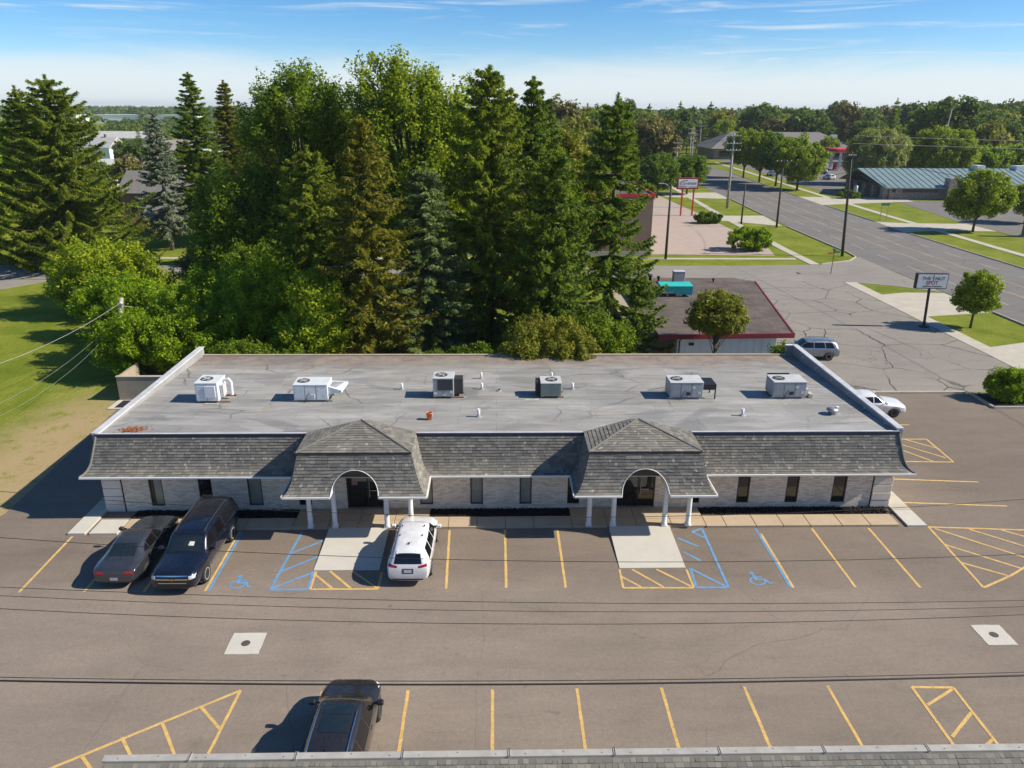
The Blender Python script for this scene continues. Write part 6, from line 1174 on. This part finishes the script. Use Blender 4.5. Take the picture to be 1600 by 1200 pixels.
# ---- utility poles
def pole(lab, x, y, h, r, mat, arms=(), lamp=None, lean=(0, 0), box=False, name='utility_pole'):
    t = thing(name, lab, 'pole', (x, y, 0), 0, 'utility poles'); MB().tube([(0, 0, -.1), (lean[0]*.5, lean[1]*.5, h*.5), (lean[0], lean[1], h)], [r*1.25, r, r*.72], 10).build('pole', M[mat], t, smooth=True)
    for z, w in arms:
        u = z/h; bx('crossarm', t, mat, lean[0]*u-w/2, lean[0]*u+w/2, -r-.12, -r*.6, z-.07, z+.07)
        ins = [lean[0]*u+w*q for q in (-.46, -.2, .2, .46)]
        for xx in ins: MB().lathe([(.05, z+.07), (.08, z+.14), (.04, z+.24)], 8, (xx, -r-.06, 0)).build('insulator', M['white'], t)
    if lamp: MB().tube([(lean[0]*lamp[0]/h, 0, lamp[0]), (lamp[1]*.5, 0, lamp[0]+.5), (lamp[1], 0, lamp[0]+.55)], .05, 6).build('lamp_arm', M['metal'], t); bx('lamp_head', t, 'metal', lamp[1]-.1, lamp[1]+.55, -.14, .14, lamp[0]+.46, lamp[0]+.6, bev=.04)
    if box: MB().lathe([(.24, 0), (.26, .1), (.26, .8), (.2, .9)], 12, (.42, -.05, h*.62)).build('transformer', M['metal'], t, smooth=True)
    return t
pole('tall dark street pole at the corner of the side street', 49.1, 105, 14.2, .17, 'wood_dark', ((13.6, 1.0),), None, (-.9, 0), True)
pole('dark wooden pole on the verge past the corner', 49.4, 132.3, 11.4, .16, 'wood_dark', ((11.1, 2.6),), None, (-.2, 0))
pole('short dark pole beside the driveway apron', 44.3, 136.1, 7.0, .14, 'wood_dark', ())
pole('tall pale pole with three crossarms at the road bend', 48.4, 159, 14.9, .24, 'wood_grey', ((14.4, 2.6), (12.9, 3.0), (11.6, 3.0)), None, (0, 0))
pole('dark pole in the pale concrete lot near the brick shop', 23.4, 102.5, 10.1, .16, 'wood_dark', (), (9.6, -1.6))
pole('thin dark pole against the brick shop wall', 21.7, 107.3, 6.4, .10, 'wood_dark', ())
for i, (x, y, h, lab) in enumerate(((66, 262, 12, 'thin far pole left of the road bend'), (71, 285, 13, 'far pole with lamp beyond the road bend'), (58, 330, 16, 'far pole with crossarms above the tree line'), (77, 300, 12, 'far pole among the trees beyond the bend'), (150, 262, 20, 'tall pale mast leaning above the trees behind the maple'))):
    pole(lab, x, y, h, .2, 'wood_grey' if i != 3 else 'wood_dark', ((h-.4, 2.4), (h-1.8, 2.4)) if i < 4 else (), (h-3, 2.0) if i == 1 else None, (1.6, 0) if i == 4 else (0, 0))
W1 = 'street power lines'
spans = [((49.1-.85, 105, 13.9), (49.2, 132.3, 11.3)), ((49.2, 132.3, 11.3), (48.4, 159, 14.5)), ((48.4, 159, 14.5), (66, 262, 11.8)), ((49.1-.85, 105, 13.9), (52, 40, 13)), ((47.2, 159, 13.0), (58, 330, 15.4)), ((49.5, 159, 13.0), (71, 285, 12.4)), ((48.2, 105, 11.5), (23.4, 102.5, 9.8))]
wl = ('wire from the corner pole to the verge pole', 'wire from the verge pole to the three-armed pole', 'wire from the three-armed pole to the thin far pole', 'wire from the corner pole towards the camera side', 'wire from the left arm of the three-armed pole to the far crossarm pole', 'wire from the right arm of the three-armed pole to the far lamp pole', 'wire across the side street to the dark lot pole')
for (a, b), l in zip(spans, wl): sagline(l, a, b, .8, .022, 'black', W1)
for i, dz in enumerate((0, 1.6)): sagline(('upper' if i == 0 else 'lower')+' pale wire crossing the wood above the green metal roof', (78, 170, 14.2-dz), (200, 165, 13.2-dz), .7, .035, 'wood_grey', W1)
# ---- signs
def text_mesh(s, size, mat, parent, loc, rot=(math.pi/2, 0, 0), name='lettering', sx=1.0, bold=0):
    cu = bpy.data.curves.new('txt', 'FONT'); cu.body = s; cu.size = size; cu.align_x = 'CENTER'; cu.extrude = .006; cu.offset = bold
    o = bpy.data.objects.new('txt', cu); COL.objects.link(o); dg = bpy.context.evaluated_depsgraph_get(); dg.update(); me = bpy.data.meshes.new_from_object(o.evaluated_get(dg)); bpy.data.objects.remove(o)
    me.materials.clear(); me.materials.append(M[mat]); r = link(name, me, parent, loc); r.rotation_euler = rot; r.scale = (sx, 1, 1); return r
t = thing('shop_sign', 'white box sign reading THE NUT SPOT on a black post', 'sign', (40.9, 68.3, 0), R(-4)); MB().tube([(0, 0, -.1), (-.2, 0, 3.9)], .12, 10).build('post', M['black'], t); bx('base', t, 'dark', -.35, .35, -.3, .3, -.05, .12)
bx('cabinet', t, 'black', -1.62, 1.28, -.2, .2, 3.78, 5.22, bev=.02); bx('panel', t, 'sign_white', -1.50, 1.20, -.225, -.201, 3.86, 5.14)
text_mesh('THE', .42, 'sign_black', t, (-.72, -.227, 4.62), sx=1.0, bold=.008); text_mesh('NUT', .42, 'sign_black', t, (.52, -.227, 4.62), sx=1.05, bold=.008); text_mesh('SPOT', .46, 'sign_red', t, (-.15, -.227, 4.20), sx=1.0, bold=.012)
st = MB(); st.box(-.13, -.07, -.235, -.227, 4.5, 5.12); st.box(-.19, -.01, -.236, -.228, 4.78, 4.86); st.build('emblem', M['sign_black'], t)
for k, (a, b) in enumerate(((-.95, -.72), (-.68, -.5), (-.46, -.22), (-.1, .0), (.06, .3), (.34, .5), (.54, .78))): bx('small_lettering', t, 'sign_black', a, b, -.233, -.226, 3.96, 4.05+.03*(k % 2))
t = thing('pylon_sign', 'white sign in a dark red frame on two red posts', 'sign', (36.9, 147, 0)); 
for x in (-1.1, 1.1): bx('post', t, 'red', x-.13, x+.13, -.13, .13, -.05, 5.1)
bx('frame', t, 'darkred', -2.25, 1.85, -.25, .25, 5.05, 7.15, bev=.03); bx('panel', t, 'sign_white', -2.0, 1.6, -.28, -.251, 5.28, 6.9)
lg = MB(); lg.tube([(-1.8, -.3, 6.05), (-1.5, -.3, 6.45), (-.9, -.3, 6.62), (-.3, -.3, 6.68)], .045, 4); lg.tube([(-1.7, -.3, 5.85), (-1.5, -.3, 6.12), (-1.25, -.3, 5.85), (-1.5, -.3, 5.68), (-1.7, -.3, 5.85)], .05, 4); lg.tube([(-1.15, -.3, 5.9), (-.95, -.3, 6.15), (-.75, -.3, 5.92), (-.55, -.3, 6.18), (-.4, -.3, 6.0)], .05, 4); lg.build('logo', M['sign_black'], t)
for a, b in ((-.3, .0), (.08, .35), (.43, .72), (.8, 1.1), (1.18, 1.42)): bx('logo_lettering', t, 'sign_blue', a, b, -.292, -.28, 5.9, 6.3)
for k in range(9):
    if k != 4: bx('small_lettering', t, 'sign_red', -1.8+k*.38, -1.58+k*.38, -.292, -.28, 5.36, 5.52)
t = thing('monument_sign', 'brown brick sign post with white panels at the right picture edge', 'sign', (88.2, 122.5, 0)); bx('brick_post', t, 'brick_red', -1.4, .0, -.5, .5, -.05, 5.3, bev=.03)
for k in range(5): bx('panel', t, 'sign_white', .05, 3.6, -.15, .15, 1.6+k*.7, 2.15+k*.7)
bx('brick_post', t, 'brick_red', 3.65, 5.0, -.5, .5, -.05, 5.3, bev=.03); bx('base', t, 'kerb', -1.6, 5.2, -.7, .7, -.04, .2)
t = thing('street_name_sign', 'green street name sign with orange plate at the corner', 'sign', (42.3, 92.8, 0)); MB().tube([(0, 0, -.1), (.05, 0, 3.1)], .05, 6).build('post', M['rust'], t); M['sign_green'] = plain('street_sign_green', (.03, .22, .16), .5, .1); bx('blade', t, 'sign_green', -.1, .75, -.02, .02, 2.65, 2.9); bx('blade', t, 'sign_green', .0, .04, -.5, .5, 2.92, 3.15); bx('plate', t, 'orange', -.75, -.12, -.02, .02, 2.5, 2.72)
t = thing('driveway_sign', 'small green two-post sign on the verge before the stone building', 'sign', (73.0, 142, 0)); bx('blade', t, 'sign_green', -.7, .9, -.03, .03, 2.6, 3.1)
for x in (-.5, .7): bx('post', t, 'metal', x-.05, x+.05, -.05, .05, -.1, 2.6)
# ---- brick shop behind the trees
t = thing('brick_shop', 'pinkish brick shop with red roof trim behind the right spruce', 'building', (12, 112, 0)); MB().box(-22, 9.7, -7.0, 40, -.05, 8.2).build('wall', M['brick_red'], t); MB().box(-22.05, 9.75, -7.05, 40.05, 8.202, 8.3).build('roof', M['gravel_roof'], t); MB().box(-22.2, 9.9, -7.2, -7.051, 8.1, 8.55).build('parapet', M['red'], t); MB().box(9.751, 9.9, -7.05, 40.2, 8.1, 8.55).build('parapet', M['red'], t); bx('awning', t, 'red', 9.9, 10.9, 20, 26, 2.4, 6.8); bx('base_course', t, 'kerb', -22.1, 9.8, -7.1, 40.1, -.04, .6)
# ---- stone building with the green metal roof
t = thing('stone_restaurant', 'fieldstone building with a long green metal roof', 'building', (90, 176, 0)); L_ = 66; mb = MB().box(1, L_, 0, 22, -.05, 2.9); mb.build('stone_wall', M['fieldstone'], t)
rf = MB(); rf.add([(-.8, -1.4, 2.75), (L_+1, -1.4, 2.75), (L_+1, 11, 6.2), (-2.2, 11, 6.2), (-.8, 23.4, 2.75), (L_+1, 23.4, 2.75), (-.8, -1.4, 2.55), (L_+1, -1.4, 2.55), (L_+1, 11, 6.0), (-2.2, 11, 6.0), (-.8, 23.4, 2.55), (L_+1, 23.4, 2.55)], ((0, 1, 2, 3), (3, 2, 5, 4), (6, 9, 8, 7), (9, 10, 11, 8), (0, 6, 7, 1), (0, 3, 9, 6), (3, 4, 10, 9), (4, 5, 11, 10))); roof = rf.build('roof', M['copper_roof'], t)
for k in range(44):
    x = -.6+k*1.5; MB().add([(x, -1.4, 2.76), (x+.07, -1.4, 2.76), (x+.07, 11, 6.21), (x, 11, 6.21), (x, -1.4, 2.85), (x+.07, -1.4, 2.85), (x+.07, 11, 6.30), (x, 11, 6.30)], ((4, 5, 6, 7), (0, 1, 5, 4), (1, 2, 6, 5), (3, 0, 4, 7))).build('roof_seam', M['copper_roof'], roof)
MB().add([(1, 1, 2.9), (1, 21, 2.9), (1, 11, 5.8), (1.3, 1, 2.9), (1.3, 21, 2.9), (1.3, 11, 5.8)], ((0, 2, 1), (3, 4, 5), (0, 3, 5, 2), (2, 5, 4, 1))).build('gable', M['wood_dark'], t)
for a, b in (((-.2, -.6, 2.9), (-1.6, 11, 6.0)), ((-.2, 22.6, 2.9), (-1.6, 11, 6.0)), ((-.2, -.6, 2.9), (-.2, 22.6, 2.9)), ((-.5, 3, 2.9), (-1, 11, 4.6))): MB().tube([a, b], .18, 6).build('gable_beam', M['wood'], t)
for k in range(5): bx('stone_pier', t, 'fieldstone', -.3, .9, .3+k*4.6, 2.0+k*4.6, -.05, 2.7, bev=.06)
for k in range(4): bx('window', t, 'glass', .92, .99, 2.3+k*4.6, 4.6+k*4.6, .8, 2.5)
for x in (13.5, 33): bx('stone_chimney', t, 'fieldstone', x, x+3.2, -1.9, .2, -.05, 4.9, bev=.08)
for a, b in ((1.6, 2.4), (4, 12.5), (17.5, 24), (25, 32)): bx('front_window', t, 'glass', a, b, -.05, -.001, 1.6, 2.5)
bx('roof_unit', t, 'ac_white', 26, 28, 9, 11.5, 5.6, 7.0); bx('roof_unit', t, 'ac_white', 36, 39, 9.5, 12, 5.6, 6.9)
# ---- far shops
t = thing('grey_roof_store', 'store with a broad grey hipped roof behind the roadside row', 'building', (118, 322, 0)); MB().box(-28, 30, -1, 26, -.05, 4.2).build('wall', M['tan_wall'], t)
MB().add([(-30, -3, 4.2), (32, -3, 4.2), (32, 28, 4.2), (-30, 28, 4.2), (-18, 12, 10.4), (20, 12, 10.4)], ((0, 1, 5, 4), (1, 2, 5), (2, 3, 4, 5), (3, 0, 4), (3, 2, 1, 0))).build('roof', M['grey_roof'], t); bx('cupola', t, 'white', 22, 24.5, 4, 6, 7.0, 9.6)
for k in range(7): bx('window', t, 'glass', -26+k*8, -22+k*8, -1.06, -1.001, 1.0, 3.2)
t = thing('petrol_station_canopy', 'red edged petrol station canopy beyond the roadside row', 'canopy', (118.5, 266, 0)); bx('roof', t, 'red', -3.5, 6.0, -5, 7, 6.0, 7.0, bev=.05); bx('soffit', t, 'white', -3.3, 5.8, -4.8, 6.8, 5.9, 5.998)
for x in (-1.2, 3.8):
    for y in (-2.5, 4.5): bx('column', t, 'darkred' if x > 0 else 'white', x-.35, x+.35, y-.35, y+.35, -.05, 5.9)
for x in (-1.2, 3.8): bx('pump', t, 'red', x-.5, x+.5, .2, 1.4, -.05, 2.0, bev=.05)
for i, (x, y, lab) in enumerate(((52, 292, 'orange post at the far corner station, furthest left'), (58, 294, 'orange post at the far corner station, in the middle'), (64, 297, 'orange post at the far corner station, furthest right'))):
    t = thing('station_post', lab, 'post', (x, y, 0), 0, 'orange posts at the far station'); bx('post', t, 'orange', -.5, .5, -.5, .5, -.05, 4.6); bx('cap', t, 'white', -.6, .6, -.6, .6, 4.6, 5.2)
plant('golden_tree', 'golden yellow tree above the far corner station, left one', 'tree', broad_geo(10, [(0, 0, 6, 4.6, 4, 3.6)], 801, 90, 40, .7, 1.0, .4, .2, .2, 1.2), (42, 286, 0), 'leaf_gold', 'bark', 0, 'golden trees'); plant('golden_tree', 'golden yellow tree in the wood above the roadside row', 'tree', broad_geo(13, [(0, 0, 9, 3.0, 3, 3.0)], 802, 60, 40, .7, 1.0, .4, .2, .2, 1.2), (88, 360, 0), 'leaf_gold', 'bark', 0, 'golden trees')
# ---- houses on the left
def house(lab, x, y, w, d, h, rh, wall, roof, rz=0, wins=3):
    t = thing('house', lab, 'house', (x, y, 0), rz, 'houses on the left'); MB().box(-w/2, w/2, -d/2, d/2, -.05, h).build('wall', M[wall], t); o = .5
    r = MB().add([(-w/2-o, -d/2-o, h-.15), (w/2+o, -d/2-o, h-.15), (w/2+o, d/2+o, h-.15), (-w/2-o, d/2+o, h-.15), (-w/2-o, 0, h+rh), (w/2+o, 0, h+rh)], ((0, 1, 5, 4), (1, 2, 5), (2, 3, 4, 5), (3, 0, 4), (3, 2, 1, 0))).build('roof', M[roof], t); MB().box(w*.2, w*.2+.7, -.4, .4, h, h+rh+.9).build('chimney', M['brick_red'], r)
    for k in range(wins):
        xx = -w/2+w*(k+.5)/wins; f = MB().box(xx-.75, xx+.75, -d/2-.06, -d/2-.001, h*.35, h*.35+1.3).build('window', M['white'], t); MB().box(xx-.62, xx+.62, -d/2-.075, -d/2-.061, h*.35+.1, h*.35+1.2).build('pane', M['glass'], f)
    MB().box(-.5, .5, -d/2-.05, -d/2-.001, 0, 2.1).build('door', M['frame'], t)
M['pale_roof'] = plain('pale_grey_roof', (.42, .41, .40), .8, .1, 1)
M['brick_peach'] = brick_mat('brick_peach', (.36, .20, .13), (.28, .15, .10), (.36, .27, .2), 1, .24, .08)
house('peach brick house behind the silvery blue spruce', -58, 138, 13, 10, 5.6, 3.2, 'brick_peach', 'grey_roof')
house('low pinkish house in the shade under the blue spruce', -48, 128, 17, 9, 2.9, 2.4, 'brick_red', 'grey_roof', 0, 4)
house('white house with grey roof far behind the left spruces', -118, 330, 16, 12, 5.5, 4, 'siding', 'grey_roof', R(20))
house('white gabled house glimpsed left of the blue spruce top', -106, 262, 12, 10, 5, 4, 'siding', 'grey_roof', R(70))
house('pale house with light roof left of the blue spruce, nearest one', -92, 190, 12, 9, 4.5, 3, 'siding', 'pale_roof', R(15))
house('pale house with light roof in the far left gardens, middle one', -150, 300, 15, 10, 5, 3.5, 'siding', 'pale_roof', R(-10))
house('pale low house with light roof far left, below the warehouse', -185, 400, 26, 12, 4.5, 3, 'siding', 'pale_roof', R(5))
for i, (x, y, k, sc) in enumerate(((90, 292, 1, .82), (99, 297, 4, .75), (112, 303, 0, .8), (131, 306, 4, .8), (146, 300, 1, .9))):
    o = link('distant_tree', protos[k], None, (x, y, -.1), i*1.3); o.scale = (sc, sc, sc); tag(o, 'leafy tree standing before the store with the grey hipped roof', 'tree', 'trees before the grey roofed store')
for x, y, h, lab in ((82, 268, 12, 'far pole on the right side of the road bend'), (50, 215, 11, 'far pole behind the leafy tree by the red framed sign'), (90, 345, 14, 'furthest pole above the grey hipped roof')): pole(lab, x, y, h, .2, 'wood_grey', ((h-.4, 2.4), (h-1.7, 2.4)))
for l, a_, b_ in (('wire from the three-armed pole to the pole behind the leafy tree', (48.4, 159, 14.2), (50, 215, 10.6)), ('wire from the far right pole to the furthest pole', (82, 268, 11.6), (90, 345, 13.6)), ('wire crossing the road to the far right pole', (66, 262, 11.6), (82, 268, 11.6))): sagline(l, a_, b_, .7, .03, 'black', W1)
for x, y, w, lab in ((-410, 940, 120, 'long white warehouse on the far left horizon'), (-500, 900, 60, 'short white warehouse left of the long one'), (70, 760, 40, 'small white shed in the far trees above the road')):
    t = thing('warehouse', lab, 'warehouse', (x, y, 0), 0, 'far white sheds'); MB().box(-w/2, w/2, 0, 30, -.05, 9).build('wall', M['siding'], t); MB().box(-w/2-.5, w/2+.5, -.5, 30.5, 9.002, 9.6).build('roof', M['white'], t)
# ---- far parked cars
hm = hull_mesh(SUV, 4.6, 1.86, 1.62, 'far'); hs = hull_mesh(SED, 4.7, 1.82, 1.46, 'far'); P_red = paint('car_paint_red', (.35, .02, .02)); P_blue = paint('car_paint_blue', (.03, .06, .16))
def far_car(lab, x, y, rz, pm, suv=True):
    me = (hm if suv else hs).copy(); me.materials.clear(); me.materials.append(pm); c = Car.__new__(Car); c.L, c.W, c.H = 4.6, 1.84, 1.6; c.me = me; c.paint = pm
    c.t = thing('parked_car', lab, 'car', (x, y, 0), rz, 'cars parked at the far shops'); link('body', me, c.t); c.bvh = BVHTree.FromPolygons([v.co[:] for v in me.vertices], [p.vertices[:] for p in me.polygons])
    z0, z1 = (1.04, 1.44) if suv else (.96, 1.28)
    c.patch('side_window', M['window_tint'], [(.7, z0), (-1.3, z0), (-1.15, z1), (.35, z1)], 'y', 6, 3, mirror=True); c.patch('windshield', M['car_glass'], [(1.12, -.58), (1.12, .58), (.52, .5), (.52, -.5)] if suv else [(.85, -.58), (.85, .58), (.3, .5), (.3, -.5)], 'z', 4, 4); c.patch('rear_window', M['car_glass'], [(-.5, z0+.04), (.5, z0+.04), (.46, z1), (-.46, z1)], 'x-', 4, 3)
    for wx in (1.36, -1.36):
        for sg in (1, -1): MB().lathe([(.2, -.11), (.34, -.11), (.34, .11), (.2, .12)], 14, (wx, sg*.84, .34), 'y').build('wheel', M['tyre'], c.t)
for a in (('dark blue car in the far lot behind the roadside row', 89, 222, R(10), P_blue), ('white car in the far lot right of the roadside row', 99, 228, R(95), P_white), ('black SUV at the back of the far lot', 94, 246, R(15), P_black), ('grey car at the back of the far lot', 104, 247, R(170), P_silver),
          ('silver car under the trees of the roadside row', 86, 240, R(90), P_silver), ('white van-like car near the petrol canopy', 112, 238, R(20), P_white), ('dark car beside the petrol canopy', 125, 246, R(100), P_black), ('white SUV on the lot before the stone gable', 94, 200, R(175), P_white), ('red car beside the petrol pumps', 109, 262, R(80), P_red),
          ('dark sedan driving far up the road by the station', 70, 292, R(95), P_black, False), ('white sedan behind the green roof, left one', 112, 205, R(90), P_white, False), ('silver sedan behind the green roof, right one', 150, 206, R(90), P_silver, False), ('dark car by the sign at the right picture edge', 101, 124, R(100), P_black)): far_car(*a)

# ================================================================== thin summer haze: one closed box of even air
hz = bpy.data.materials.new('haze_air'); hz.use_nodes = True; nt = hz.node_tree; nt.nodes.remove(nt.nodes['Principled BSDF']); pv = nt.nodes.new('ShaderNodeVolumePrincipled')
pv.inputs['Color'].default_value = (.86, .92, 1, 1); pv.inputs['Density'].default_value = .00010; pv.inputs['Anisotropy'].default_value = .2; nt.links.new(pv.outputs[0], nt.nodes['Material Output'].inputs['Volume'])
tag(MB().box(-5300, 5300, -500, 7100, -1.1, 48).build('haze', hz), 'thin bluish summer haze over the whole view', 'haze', kind='stuff')
